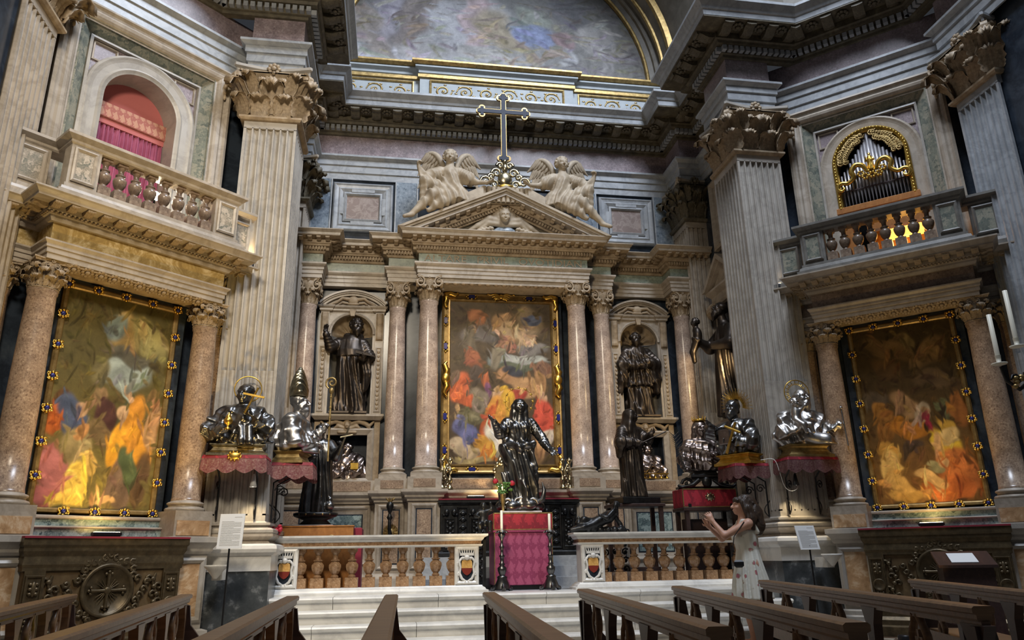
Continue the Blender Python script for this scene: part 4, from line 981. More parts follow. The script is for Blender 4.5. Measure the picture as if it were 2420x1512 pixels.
        MB().box(-.52,.52,.52,.54,6.9,7.6).build('lining', M_('curtain_wall'), c)
        g = empty('balcony_lamp', (loc[0]+math.cos(rz)*.10+math.sin(rz)*.40, loc[1]+math.sin(rz)*.10-math.cos(rz)*.40, 5.0), rz, None, 'bright white lamp glowing behind the left balcony balusters', 'lamp')
        MB().lathe([(.05,0),(.05,.02),(.015,.03),(.015,.48),(.02,.49)],10).build('stand', M_('black_metal'), g); MB().sphere((0,0,.55),.065).build('bulb', M_('glow_white'), g)
        pl = lamp('balcony_lamp_light', 'POINT', (0,0,.55), (0,0,0), 55, (1,.86,.6), .07); pl.parent = g
    else:
        organ(loc, rz, w)
        g = empty('organ_lamp', (loc[0]+math.cos(rz)*.30+math.sin(rz)*.28, loc[1]+math.sin(rz)*.30-math.cos(rz)*.28, 5.0), rz, None, 'orange glowing lamp shade beside the wooden organ console behind the balusters', 'lamp')
        MB().lathe([(.05,0),(.05,.02),(.012,.03),(.012,.3),(.012,.5)],10).build('stand', M_('old_gold'), g)
        MB().box(-.26,.26,-.10,.06,.44,.58,.02).build('shade', M_('glow_orange'), g)
        pl = lamp('organ_lamp_light', 'POINT', (0,-.02,.36), (0,0,0), 5, (1,.5,.15), .08); pl.parent = g
        k_ = empty('organ_console', (loc[0]+math.cos(rz)*.25, loc[1]+math.sin(rz)*.25, 4.99), rz, None, 'dark wooden organ console half hidden behind the right balcony balusters', 'console')
        MB().box(-.45,.35,-.02,.14,0,1.0,.02).build('case', M_('honey_wood'), k_); MB().box(-.40,.30,-.20,.0,.66,.71).build('keyboard_shelf', M_('wood'), k_)
        MB().box(-.80,-.62,-.25,.1,0,.9).build('side_door', M_('honey_wood'), k_)
def organ(loc, rz, w):
    o = empty('pipe_organ', (loc[0]-math.sin(rz)*.11, loc[1]+math.cos(rz)*.11, 0), rz, None, 'small pipe organ with gilded arched frame and scroll carving in the right balcony arch', 'organ')
    n = 28; cz = 7.02; R = .545
    prof = [(R+.02,.06),(R+.02,-.02),(R-.01,-.045),(R-.045,-.03),(R-.06,.0),(R-.06,.06)]
    mb = MB(); mb.loft([[(-r_,y,6.27)]+[(-r_*math.cos(PI*i/n), y, cz+r_*math.sin(PI*i/n)) for i in range(n+1)]+[(r_,y,6.27)] for r_, y in prof], cap=False, closed=False)
    for i in range(60):
        t = i/59; L_ = .75; tot = 2*L_+PI*.53
        q = t*tot
        if q < L_: x, z = -.53, 6.27+q
        elif q < L_+PI*.53: a = (q-L_)/.53; x, z = -.53*math.cos(a), cz+.53*math.sin(a)
        else: x, z = .53, cz-(q-L_-PI*.53)
        mb.sphere((x,-.045,z),(.018,.014,.022),6,4)
    mb.build('gilt_frame', M_('gold'), o)
    MB().box(-.60,.60,-.05,.12,6.17,6.28,.01).build('sill', M_('honey_wood'), o)
    N_ = 19
    for i in range(N_):
        u = (i-(N_-1)/2)/((N_-1)/2); x = u*.455; r_ = .030-.014*abs(u); top = 7.47-abs(u)**.9*.62+(.0 if i != N_//2 else .04)
        MB().lathe([(.004,6.28),(r_*.55,6.40+.05*(1-abs(u))),(r_,6.47+.10*(1-abs(u))),(r_,top),(r_*.8,top)],12,(x,.03,0)).build('pipe', M_('pipe_metal'), o)
    MB().box(-.48,.48,-.012,.0,6.545,6.56).build('pipe_bar', M_('dark_wood'), o)
    for s in (-1,1):
        mb = MB()
        for k in range(14):
            a = PI/2+s*(.16+.098*k) if s > 0 else PI/2-(.16+.098*k)
            a = PI/2 - s*(.18+.10*k)
            for rr, c_ in ((.44,.06),(.36,.05)):
                if k < 2 and rr < .4: continue
                x, z = rr*math.cos(a), cz+rr*math.sin(a)
                mb.tube([(x+c_*(1-q/11)*math.cos(q*.95*s+k),-.03,z+c_*(1-q/11)*math.sin(q*.95*s+k)) for q in range(10)],[.013]*10,5); mb.sphere((x,-.035,z),.018,6,4)
        mb.build('pierced_carving', M_('old_gold'), o)
        pts = [(s*.06,-.07,6.78),(s*.12,-.08,6.90),(s*.22,-.08,6.93),(s*.29,-.08,6.84),(s*.27,-.07,6.74),(s*.36,-.07,6.66),(s*.44,-.07,6.68),(s*.50,-.07,6.66),(s*.52,-.07,6.60),(s*.48,-.07,6.55),(s*.43,-.07,6.58),(s*.45,-.07,6.62)]
        rr_ = [.03,.04,.045,.045,.04,.035,.035,.035,.03,.026,.02,.012]; sp_ = spline(pts,4); MB().tube(sp_,list(np.interp(np.arange(len(sp_))/4,range(12),rr_)),8).build('scroll', M_('gold'), o)
    mb = MB()
    for x, z in ((0,6.78),(-.10,6.70),(.10,6.70),(-.16,6.76),(.16,6.78),(0,6.70)):
        for k in range(6): mb.sphere((x+.04*math.cos(k*PI/3),-.085,z+.04*math.sin(k*PI/3)),.022,6,4)
    mb.build('carved_flowers', M_('gold'), o)
    sc = Sculpt((-.10,-.13,6.78),(.10,.0,7.14),.008)
    sc.robe([(6.79,0,-.07,.055,.045,1),(6.90,0,-.07,.042,.036,.8),(6.98,0,-.07,.046,.036,.5),(7.03,0,-.07,.03,.026,.2)],6,.12,k=.01)
    sc.head((0,-.07,7.065),.06,0,0,'short'); sc.chain([(-.045,-.07,7.0),(-.065,-.09,6.95),(-.05,-.11,7.02)],[.014,.012,.01],.01); sc.chain([(.045,-.07,7.0),(.06,-.09,6.95),(.03,-.11,6.95)],[.014,.012,.01],.01)
    sc.build('carved_figure', M_('gold'), o)
mk('altar_bronze', (.11,.080,.042), .42, .55, c2=(.065,.047,.025), c3=(.17,.125,.065), kind='grain', scale=12, bump=.2)
mk('altar_ground', (.15,.098,.045), .5, .3, c2=(.10,.062,.028), c3=(.21,.145,.07), kind='grain', scale=8)
mk('grey_dark', (.19,.18,.16), .42, c2=(.14,.13,.115), c3=(.24,.23,.205), kind='marble', scale=2.6)
bay(-1); bay(1)
# ------------------------------------------------------------------ platform and steps
st = structure(empty('trim_5', (0,0,0)))
random.seed(3)
for k, (z1, yn) in enumerate(((.15,9.36),(.30,9.62),(.45,9.88),(.60,10.12))):
    x = -3.42; j = 0; off = (.0,.55,.25,.8)[k]
    cuts = [-3.42]+[-3.42+off+1.35*i+.08*math.sin(3*i+k) for i in range(7) if -3.2 < -3.42+off+1.35*i < 3.2]+[3.42]
    for a, b in zip(cuts, cuts[1:]):
        prof = [(yn+.05,z1-.15),(yn+.05,z1-.065),(yn+.03,z1-.06),(yn+.005,z1-.045),(yn-.005,z1-.025),(yn+.005,z1-.008),(yn+.03,z1),(yn+.6,z1),(yn+.6,z1-.15)]
        m_ = MB().loft([[(a+.003,y,z) for y, z in prof],[(b-.003,y,z) for y, z in prof]]); m_.build('step_slab', M_('step_marble'), st)
structure(MB().box(-4.07,4.07,10.6,13.5,.0,.598).build('floor_platform', M_('grey_marble')))
# ------------------------------------------------------------------ altar balustrades
bmesh_ = baluster_mesh('baluster', M_('baluster_stone'), .50, .087, 8, False, .98)
def shield(parent, x, y, z, sc=1.0):
    """carved cartouche with crown and a shield parted yellow over red"""
    c = MB()
    for q in (-1, 1):
        c.tube([(q*.02,0,-.20),(q*.07,-.012,-.17),(q*.10,-.015,-.10),(q*.088,-.015,-.02),(q*.105,-.015,.05),(q*.075,-.012,.09),(q*.03,-.01,.075)],[.012,.02,.018,.016,.02,.018,.01],6)
        c.tube([(q*.10,-.015,-.08),(q*.125,-.02,-.10),(q*.12,-.02,-.13),(q*.10,-.02,-.12)],[.012,.014,.012,.008],6)
        c.tube([(q*.10,-.015,.05),(q*.13,-.02,.03),(q*.125,-.02,.0)],[.014,.014,.008],6)
        c.tube([(q*.015,-.01,-.19),(q*.03,-.015,-.225),(q*.055,-.012,-.235)],[.012,.012,.006],6)
    for k in range(7):
        xx = -.09+.03*k; c.tube([(xx,-.012,.155),(xx*1.12,-.015,.20)],[.011,.006],5); c.sphere((xx*1.13,-.015,.205),.009,6,4)
    c.box(-.095,.095,-.025,.0,.125,.16); c.sphere((0,-.02,.10),(.04,.03,.035)); c.sphere((-.055,-.015,.095),(.03,.02,.02)); c.sphere((.055,-.015,.095),(.03,.02,.02))
    o = inst('cartouche', c.mesh('cartouche', M_('step_marble')), parent, (x,y,z), (0,0,0), sc)
    P = [(-.066,.065),(.066,.065),(.072,.03),(.072,-.04),(.055,-.09),(.03,-.12),(0,-.135),(-.03,-.12),(-.055,-.09),(-.072,-.04),(-.072,.03)]
    up_ = [(-.066,.062),(-.03,.07),(0,.064),(.03,.07),(.066,.062),(.072,.03),(.072,-.035),(-.072,-.035),(-.072,.03)]
    lo_ = [(-.072,-.036),(.072,-.036),(.070,-.055),(.055,-.09),(.03,-.115),(0,-.13),(-.03,-.115),(-.055,-.09),(-.070,-.055)]
    MB().prism(up_,-.016,0).build('shield_yellow_half', M_('arms_gold'), o); MB().prism(lo_,-.016,0).build('shield_red_half', M_('arms_red'), o)
    return o
for s, lab in ((-1,'marble altar balustrade with coats of arms, left of the red draped pedestal'),(1,'marble altar balustrade with coats of arms, right of the red draped pedestal')):
    b = empty('altar_balustrade', (0,10.62,0), 0, None, lab, 'balustrade')
    X0, X1 = (.70, 3.46); xs = sorted((s*X0, s*X1)); R = [(xs[0],.30),(xs[0],0),(xs[1],0),(xs[1],.30)]
    rb = [(xs[0],.28),(xs[0],0),(xs[1],0),(xs[1],.28)]
    sweep(MB(), rb, [(-.14,.60),(.10,.60),(.10,.63),(.07,.64),(.06,.66),(.03,.675),(.02,.69),(-.14,.692)]).build('plinth', M_('step_marble'), b)
    MB().box(xs[0]-.0,xs[1]+.0,.02,.26,.64,.69).build('plinth_core', M_('step_marble'), b)
    sweep(MB(), rb, [(-.14,1.19),(.015,1.19),(.03,1.205),(.03,1.22),(-.14,1.225)]).build('lower_fillet', M_('step_marble'), b)
    sweep(MB(), rb, [(-.14,1.215),(.01,1.22),(.015,1.265),(-.14,1.27)]).build('frieze_band', M_('baluster_stone'), b)
    sweep(MB(), rb, [(-.14,1.262),(.02,1.265),(.045,1.29),(.05,1.305),(.08,1.32),(.10,1.33),(.10,1.355),(-.14,1.36)]).build('handrail', M_('step_marble'), b)
    MB().box(xs[0],xs[1],.02,.26,1.20,1.357).build('rail_core', M_('step_marble'), b)
    for a, c in ((.72,1.05),(3.12,3.45)):
        q0, q1 = sorted((s*a, s*c)); p = MB().box(q0,q1,.0,.28,.69,1.20).build('pedestal', M_('step_marble'), b)
        MB().frame(q0+.01,q1-.01,.70,1.19,[(0,0),(0,-.02),(.025,-.03),(.045,-.015),(.055,0)]).build('panel_frame', M_('step_marble'), p)
        MB().box(q0+.06,q1-.06,-.003,.01,.75,1.14).build('dark_panel', M_('dark_marble'), p)
        shield(p, (q0+q1)/2, -.006, .945, 1.0)
    for k in range(10): inst('baluster', bmesh_, b, (s*(1.075+2.02*k/9), .13, .692))
# bronze gates
def gate(loc, rz, label, L):
    g = empty('bronze_gate', loc, rz, None, label, 'gate')
    MB().box(0,L,-.02,.02,.0,.05).box(0,.05,-.02,.02,0,.74).box(L-.05,L,-.02,.02,0,.74).box(0,L,-.02,.02,.68,.74).build('gate_frame', M_('dark_bronze'), g)
    m = MB()
    for i in range(5):
        for j in range(5):
            cx, cz = .05+(L-.1)*(i+.5)/5, .08+.58*(j+.5)/5; r = .055
            m.tube([(cx+r*(1-q/10)*math.cos(q*.9+i+j), 0, cz+r*(1-q/10)*math.sin(q*.9+i+j)) for q in range(9)],[.014]*9,5); m.sphere((cx,0,cz),.022,6,4)
    m.build('pierced_scrolls', M_('dark_bronze'), g)
    m = MB()
    for i in range(7): m.tube([(L*i/7+.04*math.cos(q*.8)*(1-q/9)+.04,0,.77+.04*math.sin(q*.8)*(1-q/9)) for q in range(8)],[.013]*8,5)
    m.build('cresting', M_('dark_bronze'), g); return g
g1 = gate((-.64,10.62,.60), PI/2, 'dark bronze pierced gate leaf standing open beside the left balustrade', .62)
g2 = gate((.74,10.96,.60), 0, 'dark bronze pierced gate leaf folded behind the right balustrade', .85)
# gate finials with little figures
sc = Sculpt((-.16,-.14,0),(.16,.14,.5),.011)
sc.robe([(.0,0,0,.08,.08,.3),(.06,0,0,.05,.05,.3),(.10,0,0,.06,.06,.3)],6,.1,k=.02); sc.ell((0,0,.17),(.07,.06,.10)); sc.ell((0,0,.27),(.055,.05,.06)); sc.head((0,0,.37),.10,0,0,'curly')
sc.chain([(-.05,0,.30),(-.11,-.03,.24),(-.07,-.08,.22)],[.028,.024,.02]); sc.chain([(.05,0,.30),(.12,.0,.33),(.10,.0,.42)],[.028,.024,.02]); sc.chain([(-.03,-.02,.13),(-.06,-.1,.12),(-.05,-.1,.02)],[.04,.034,.025]); sc.chain([(.03,-.02,.13),(.08,-.08,.14),(.08,-.1,.04)],[.04,.034,.025])
sc.build('gate_figure', M_('dark_bronze'), g1, (.12,0,.76), -PI/2)
sc = Sculpt((-.55,-.16,0),(.35,.16,.5),.012)
sc.chain([(-.12,0,.14),(.08,0,.22),(.16,0,.27)],[.08,.085,.06]); sc.head((.20,-.01,.38),.12,-.7,0,'curly'); sc.chain([(-.14,.03,.14),(-.30,-.03,.18),(-.42,-.02,.06)],[.06,.05,.034]); sc.chain([(-.14,-.03,.12),(-.32,-.08,.07),(-.50,-.06,.04)],[.06,.045,.03])
sc.chain([(.14,-.06,.30),(.02,-.12,.20),(-.08,-.12,.24)],[.036,.03,.022]); sc.chain([(.16,.05,.28),(.26,.03,.12),(.30,0,.03)],[.036,.03,.024]); sc.cap((-.4,0,.02),.05,(.3,0,.02),.05,.04)
for k in range(8): sc.ell((-.45+.1*k,.02*math.sin(k*2),.04),(.05,.08,.05),.02)
sc.build('reclining_figure', M_('dark_bronze'), g2, (.42,0,.76), 0)
MB().lathe([(.05,.0),(.06,.02),(.03,.04),(.025,.07),(.055,.11),(.06,.14),(.04,.17),(.02,.18),(.03,.20),(.012,.23),(0,.24)],12,(.05,0,.76)).build('urn_finial', M_('dark_bronze'), g2)
# ------------------------------------------------------------------ dado below the altar columns
D = structure(empty('trim_6', (0,0,0)))
HD = [(-4.05,12.80),(-3.26,12.80),(-3.26,13.20),(-2.20,13.20),(-2.20,12.86),(-1.66,12.86),(-1.66,12.55),(-1.14,12.55),(-1.14,12.78)]
PD = HD+[(-x, y) for x, y in reversed(HD)]
sweep(MB(), PD, [(-.5,.6),(.06,.6),(.06,.74),(.03,.76),(.02,.80),(0,.82),(0,1.92),(.02,1.93),(-.5,1.94)]).build('dado', M_('cream_marble'), D)
sweep(MB(), PD, [(-.5,1.93),(.02,1.94),(.02,1.97),(.06,2.0),(.06,2.03),(.10,2.06),(.12,2.08),(.12,2.125),(-.5,2.13)]).build('ledge', M_('cream_marble'), D)
sweep(MB(), PD, [(-.5,2.12),(.02,2.125),(.02,2.33),(-.5,2.335)]).build('plinth_course', M_('cream_marble'), D)
def panel(x0, x1, z0, z1, y, mat, fr='cream_marble', wd=.075, par=D):
    p = MB().frame(x0,x1,z0,z1,[(0,y),(0,y-.025),(.02,y-.04),(.045,y-.03),(.06,y-.012),(wd,y)]).build('panel_frame', M_(fr), par)
    MB().box(x0+wd,x1-wd,y-.006,y+.01,z0+wd,z1-wd).build('dark_border', M_('dark_marble'), p)
    MB().box(x0+wd+.02,x1-wd-.02,y-.010,y,z0+wd+.02,z1-wd-.02).build('stone_panel', M_(mat), p); return p
for s in (-1, 1):
    for a, b, y, m in ((1.19,1.61,12.55,'red_granite'),(1.71,2.15,12.86,'red_granite'),(3.31,3.80,12.80,'red_granite')):
        q = sorted((s*a, s*b)); panel(q[0],q[1],.88,1.90,y,m)
        MB().box(q[0]+.03,q[1]-.03,y-.028,y-.01,2.165,2.30).build('granite_tablet', M_('red_granite'), D)
    q = sorted((s*2.27, s*3.20)); pp = panel(q[0],q[1],.95,1.90,13.20,'teal_breccia', wd=.13)
    MB().box(q[0]+.02,q[1]-.02,13.17,13.19,2.15,2.31).build('granite_tablet', M_('red_granite'), D)
MB().box(-1.1,1.1,12.745,12.76,2.15,2.31).build('granite_tablet', M_('red_granite'), D)
# ------------------------------------------------------------------ altar order: columns and entablature
for s, sd in ((-1,'left'),(1,'right')):
    column('column', 'pink granite column at the outer edge of the altar wall, %s of the niche statue' % sd, (s*3.52,13.06,0), 0, .168, 2.33, 5.89, .48, composite=True)
    column('column', 'pink granite column standing close behind the inner %s altar column' % sd, (s*1.925,13.10,0), 0, .165, 2.33, 5.89, .48, composite=True)
    column('column', 'pink granite column framing the central altar painting on the %s' % sd, (s*1.37,12.83,0), 0, .185, 2.33, 5.93, .46, composite=True)
HE = [(-4.05,12.86),(-3.29,12.86),(-3.29,13.28),(-2.12,13.28),(-2.12,12.91),(-1.58,12.91),(-1.58,12.62)]
PE = HE+[(-x, y) for x, y in reversed(HE)]
E_ = structure(empty('trim_7', (0,0,0)))
sweep(MB(), PE, [(-.6,5.885),(0,5.885),(0,5.955),(.015,5.96),(.015,6.03),(.03,6.035),(.03,6.085),(.05,6.10),(.07,6.13),(.07,6.16),(-.6,6.165)]).build('architrave', M_('cream_marble'), E_)
sweep(MB(), PE, [(-.6,6.155),(-.005,6.16),(-.005,6.36),(-.6,6.365)]).build('frieze', M_('green_frieze'), E_)
sweep(MB(), PE, [(-.6,6.34),(.02,6.345),(.035,6.37),(.035,6.385),(.05,6.39),(.05,6.455),(.11,6.46),(.12,6.49),(.14,6.50),(.14,6.585),(.30,6.59),(.30,6.605),(-.6,6.61)]).build('cornice_bed', M_('carved_stone'), E_)
sweep(MB(), PE, [(-.6,6.60),(.305,6.602),(.31,6.645),(.32,6.65),(.35,6.68),(.36,6.685),(.36,6.70),(-.6,6.71)]).build('corona', M_('cream_marble'), E_)
for x, y, rz in along(PE, .14, .17, .06): inst('modillion', ORN['modillion_stone'], E_, (x,y,6.585), (0,0,rz), (.075,.145,.14))
mb = MB()
for x, y, rz in along(PE, .05, .053, .02):
    i0 = len(mb.v); mb.box(-.017,.017,-.05,0,6.395,6.452); mb.xf(Matrix.Translation((x,y,0)) @ Matrix.Rotation(rz,4,'Z'), i0)
tag(mb.build('dentils', M_('carved_stone'), E_), kind='stuff')
MB().box(-1.3,1.3,12.66,13.2,5.80,5.89).build('soffit', M_('cream_marble'), E_)
sf = MB()
for k in range(15): sf.sphere((-1.05+.15*k,12.70,5.80),(.055,.05,.03),8,5); sf.tube([(-1.05+.15*k+.06*math.cos(q),12.68,5.795+.01*math.sin(q)) for q in range(5)],.012,5)
sf.build('soffit_carving', M_('carved_stone'), E_)
# inscription cut into the green frieze
def lettering(txt, size, loc, parent, mat, depth=.006, rot=(PI/2,0,0), width=None):
    cu = bpy.data.curves.new('inscription', 'FONT'); cu.body = txt; cu.size = size; cu.extrude = depth; cu.align_x = 'CENTER'; cu.resolution_u = 3
    tmp = bpy.data.objects.new('inscription', cu); COL.objects.link(tmp)
    dg = bpy.context.evaluated_depsgraph_get(); me = bpy.data.meshes.new_from_object(tmp.evaluated_get(dg)); bpy.data.objects.remove(tmp)
    me.materials.clear(); me.materials.append(mat); o = inst('inscription', me, parent, loc, rot)
    xs_ = [v.co.x for v in me.vertices]; wd = max(xs_)-min(xs_)
    if width: o.scale = (width/wd, 1, 1)
    return o
lettering('ALTARE   PRIVIL   QVOTIDIAN', .185, (0,12.622,6.195), E_, M_('carved_stone'), width=2.94)
# ------------------------------------------------------------------ pediment
PT = structure(empty('trim_8', (0,0,0)))
TH = math.atan2(.90, 1.93); APX = 7.62
def chev(d0, d1, y0, y1, mat, name, z0=6.70):
    za, zb = APX-d0/math.cos(TH), APX-d1/math.cos(TH); xa, xb = (za-z0)/math.tan(TH), (zb-z0)/math.tan(TH)
    m = MB(); m.loft([[(-xa,y,z0),(-xb,y,z0),(0,y,zb),(0,y,za)] for y in (y0,y1)]); m.loft([[(xa,y,z0),(0,y,za),(0,y,zb),(xb,y,z0)] for y in (y0,y1)]); return m.build(name, M_(mat), PT)
chev(0,.045,12.24,12.75,'statue_stone','raking_cymatium'); chev(.04,.085,12.27,12.75,'statue_stone','raking_cymatium'); chev(.08,.15,12.31,12.75,'cream_marble','raking_corona')
chev(.145,.25,12.47,12.75,'carved_stone','raking_bed'); chev(.245,.30,12.53,12.75,'carved_stone','raking_bed'); chev(.295,.34,12.56,12.75,'carved_stone','raking_bed')
for s in (-1, 1):
    for k in range(9):
        dd = .155; L = 2.0*(k+.75)/9.6; x = s*L*math.cos(TH); z = APX-dd/math.cos(TH)-L*math.sin(TH)
        inst('modillion', ORN['modillion_stone'], PT, (x,12.47,z), (0, s*TH, 0), (.075,.14,.14))
mb = MB()
for s in (-1, 1):
    for k in range(28):
        L = .06+1.52*k/27; x = s*L*math.cos(TH); z = APX-.275/math.cos(TH)-L*math.sin(TH); i0 = len(mb.v); mb.box(-.018,.018,-.045,0,-.03,.02); mb.xf(Matrix.Translation((x,12.535,z)) @ Matrix.Rotation(s*TH,4,'Y'), i0)
tag(mb.build('dentils', M_('carved_stone'), PT), kind='stuff')
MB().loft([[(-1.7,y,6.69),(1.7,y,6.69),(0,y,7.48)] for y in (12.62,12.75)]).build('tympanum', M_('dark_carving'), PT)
MB().box(-1.6,1.6,12.62,13.4,6.68,6.72).build('roof_slab', M_('cream_marble'), PT)
MB().loft([[(-1.9,y,6.70),(1.9,y,6.70),(0,y,7.54)] for y in (12.75,13.42)]).build('roof_core', M_('cream_marble'), PT)
sc = Sculpt((-.85,12.36,6.70),(.85,12.66,7.45),.012)
sc.head((0,12.50,7.10),.30,0,.12,'curly',neck=False); sc.ell((0,12.58,7.12),(.24,.10,.25),.02)
for s in (-1, 1):
    sc.chain([(s*.08,12.56,7.02),(s*.28,12.56,7.06),(s*.50,12.58,6.92),(s*.78,12.60,6.74)],[.06,.07,.055,.03],.03)
    sc.chain([(s*.10,12.55,6.96),(s*.30,12.56,6.98),(s*.46,12.58,6.84)],[.05,.06,.035],.02)
    for k in range(9): sc.ell((s*(.24+.04*k*.9),12.53,6.86-.028*abs(k-4)*0-.01*k+.02*(k%2)),(.036,.04,.036),.006)
    for k in range(8): sc.ell((s*(.22+.045*k),12.53,6.79-.006*k),(.034,.04,.034),.006)
sc.build('cherub_relief', M_('statue_stone'), PT)
MB().sphere((0,12.56,6.82),(.21,.06,.10),16,8).build('blue_stone_oval', M_('blue_marble'), PT)
# ------------------------------------------------------------------ niches with shell heads
def niche(s):
    sd = 'left' if s < 0 else 'right'; cx = s*2.745
    N = structure(empty('trim_9' if s < 0 else 'trim_10', (cx,13.45,0)))
    hw, zs = .375, 4.995
    mb = MB(); n = 20; dep = .30
    mb.loft([[(hw*-math.cos(PI*i/n),dep*math.sin(PI*i/n),z) for i in range(n+1)] for z in (3.5,zs)], cap=False, closed=False, smooth=True)
    mb.add([(hw*-math.cos(PI*i/n),dep*math.sin(PI*i/n),3.5) for i in range(n+1)], [tuple(range(n+1))]); mb.build('niche_back', M_('grey_dark'), N)
    # scallop shell half dome
    mb = MB(); rings = []; nu = 64; nv = 10
    for j in range(nv+1):
        v = j/nv; ring = []
        for i in range(nu+1):
            a = PI*i/nu; rr = v; fl = 1.02
            x = -hw*rr*math.cos(a)*fl; z = zs+hw*rr*math.sin(a)*fl; y = dep*math.sqrt(max(0,1-rr*rr*.98))-.055*abs(math.sin(a*7.5))*math.sin(PI*min(1,v*.9+.1))
            ring.append((x,y,z))
        rings.append(ring)
    mb.loft(rings, True, cap=False, closed=False); mb.build('shell_hood', M_('carved_stone'), N)
    # spandrel plate and archivolt
    arcp = [(hw*math.cos(PI*i/n), zs+hw*math.sin(PI*i/n)) for i in range(n+1)]
    X, T = .43, 5.43; out = []
    for x, z in arcp:
        k = min(X/abs(x) if abs(x) > 1e-6 else 9, (T-zs)/max(1e-6, z-zs)); out.append((x*k, zs+(z-zs)*k))
    MB().add([(x,-.05,z) for x, z in arcp]+[(x,-.05,z) for x, z in out], [(i,i+1,n+2+i,n+1+i) for i in range(n)]).box(-.43,-.375,-.05,.01,3.5,zs).box(.375,.43,-.05,.01,3.5,zs).build('spandrel', M_('cream_marble'), N)
    arch_ring(MB(), 0, [(hw,.02),(hw,-.07),(hw+.03,-.085),(hw+.05,-.06),(hw+.055,-.05)], 0, zs, 28).build('archivolt', M_('cream_marble'), N)
    MB().loft([[(-.06,y,5.46),(.06,y,5.46),(.035,y,5.33),(-.035,y,5.33)] for y in (-.12,-.03)]).build('keystone', M_('carved_stone'), N)
    for q in (-1, 1):
        x0, x1 = sorted((q*.42, q*.575)); MB().box(x0,x1,-.08,.0,3.5,5.44).build('jamb', M_('cream_marble'), N)
        MB().frame(x0+.02,x1-.02,3.55,4.75,[(0,-.08),(0,-.095),(.015,-.10),(.03,-.085),(.035,-.08)]).build('jamb_panel', M_('cream_marble'), N)
        m = MB()
        for k in range(14): m.sphere((q*.4975,-.085,3.62+.08*k),(.022+.008*(k%2),.015,.03),6,4)
        m.build('jamb_carving', M_('carved_stone'), N)
        m = MB(); rings = []
        for z, d in ((5.38,.17),(5.30,.18),(5.22,.16),(5.12,.13),(5.02,.11),(4.94,.12),(4.90,.11),(4.88,.08)):
            rings.append([(q*.4975+xx*.065,-.08 if False else 0,z) if abs(xx) > 2 else (q*.4975+xx*.065,-.06-d*(.7 if abs(xx)>.9 else 1)*.6,z) for xx in (-1,-.5,0,.5,1)]+[(q*.4975+.065,-.05,z),(q*.4975-.065,-.05,z)])
        m.loft(rings); m.build('console', M_('carved_stone'), N)
    sweep(MB(), [(-.58,.0),(-.58,-.10),(-.38,-.10),(-.38,-.07),(.38,-.07),(.38,-.10),(.58,-.10),(.58,.0)], [(-.08,5.42),(.0,5.42),(.02,5.44),(.02,5.47),(.05,5.50),(.06,5.53),(-.08,5.535)]).build('cornice', M_('cream_marble'), N)
    # segmental pediment
    r = .88; cz = 5.80-r+.03; a = math.asin(.62/r)
    for d0, d1, y0 in ((0,.035,-.17),(.03,.06,-.14),(.055,.10,-.11)):
        m = MB(); k_ = 18; P = [((r-d0)*math.sin(-a+2*a*i/k_), cz+(r-d0)*math.cos(-a+2*a*i/k_)) for i in range(k_+1)]; Q = [((r-d1)*math.sin(-a+2*a*i/k_), cz+(r-d1)*math.cos(-a+2*a*i/k_)) for i in range(k_+1)]
        m.loft([[(p[0],y0,p[1]),(q_[0],y0,q_[1]),(q_[0],0,q_[1]),(p[0],0,p[1])] for p, q_ in zip(P, Q)]); m.build('segmental_cornice', M_('cream_marble'), N)
    k_ = 18; MB().loft([[((r-.08)*math.sin(-a+2*a*i/k_), -.05, max(5.52, cz+(r-.08)*math.cos(-a+2*a*i/k_))) for i in range(k_+1)], [((r-.08)*math.sin(-a+2*a*i/k_), -.05, 5.52) for i in range(k_+1)]], cap=False, closed=False).build('pediment_field', M_('cream_marble'), N)
    m = MB(); m.sphere((0,-.08,5.64),(.10,.05,.09)); m.sphere((0,-.09,5.57),(.12,.03,.03))
    for q in (-1,1): m.tube([(q*.06,-.08,5.66),(q*.2,-.08,5.68),(q*.30,-.07,5.60),(q*.40,-.07,5.56)],[.04,.035,.03,.02],7); m.tube([(q*.1,-.08,5.58),(q*.2,-.08,5.60),(q*.26,-.07,5.56)],[.02,.025,.02],6)
    m.build('carved_shield', M_('carved_stone'), N)
    # sill between statue and square niche, and the square niche
    sweep(MB(), [(-.57,.0),(-.57,-.12),(.57,-.12),(.57,.0)], [(-.1,3.40),(.0,3.40),(.02,3.42),(.05,3.45),(.06,3.46),(.06,3.50),(-.1,3.505)]).build('sill', M_('cream_marble'), N)
    MB().box(-.35,.35,.30,.31,2.33,3.18).box(-.36,-.35,0,.3,2.33,3.18).box(.35,.36,0,.3,2.33,3.18).box(-.35,.35,0,.3,3.18,3.19).box(-.35,.35,0,.3,2.32,2.33).build('square_recess', M_('dark_marble'), N)
    m = MB().frame(-.47,.47,2.28,3.26,[(0,0),(0,-.07),(.03,-.09),(.06,-.075),(.09,-.06),(.115,-.05),(.12,.0)]); m.build('square_frame', M_('cream_marble'), N)
    MB().box(-.56,.56,-.04,.01,2.33,3.42).build('panel_field', M_('cream_marble'), N) if False else None
    for q in (-1,1): MB().box(min(q*.47,q*.57),max(q*.47,q*.57),-.05,.0,2.30,3.41).build('side_strip', M_('carved_stone'), N)
    sc = Sculpt((-.55,-.16,3.10),(.55,-.0,3.44),.011); sc.head((0,-.08,3.32),.15,0,0,'curly',neck=False)
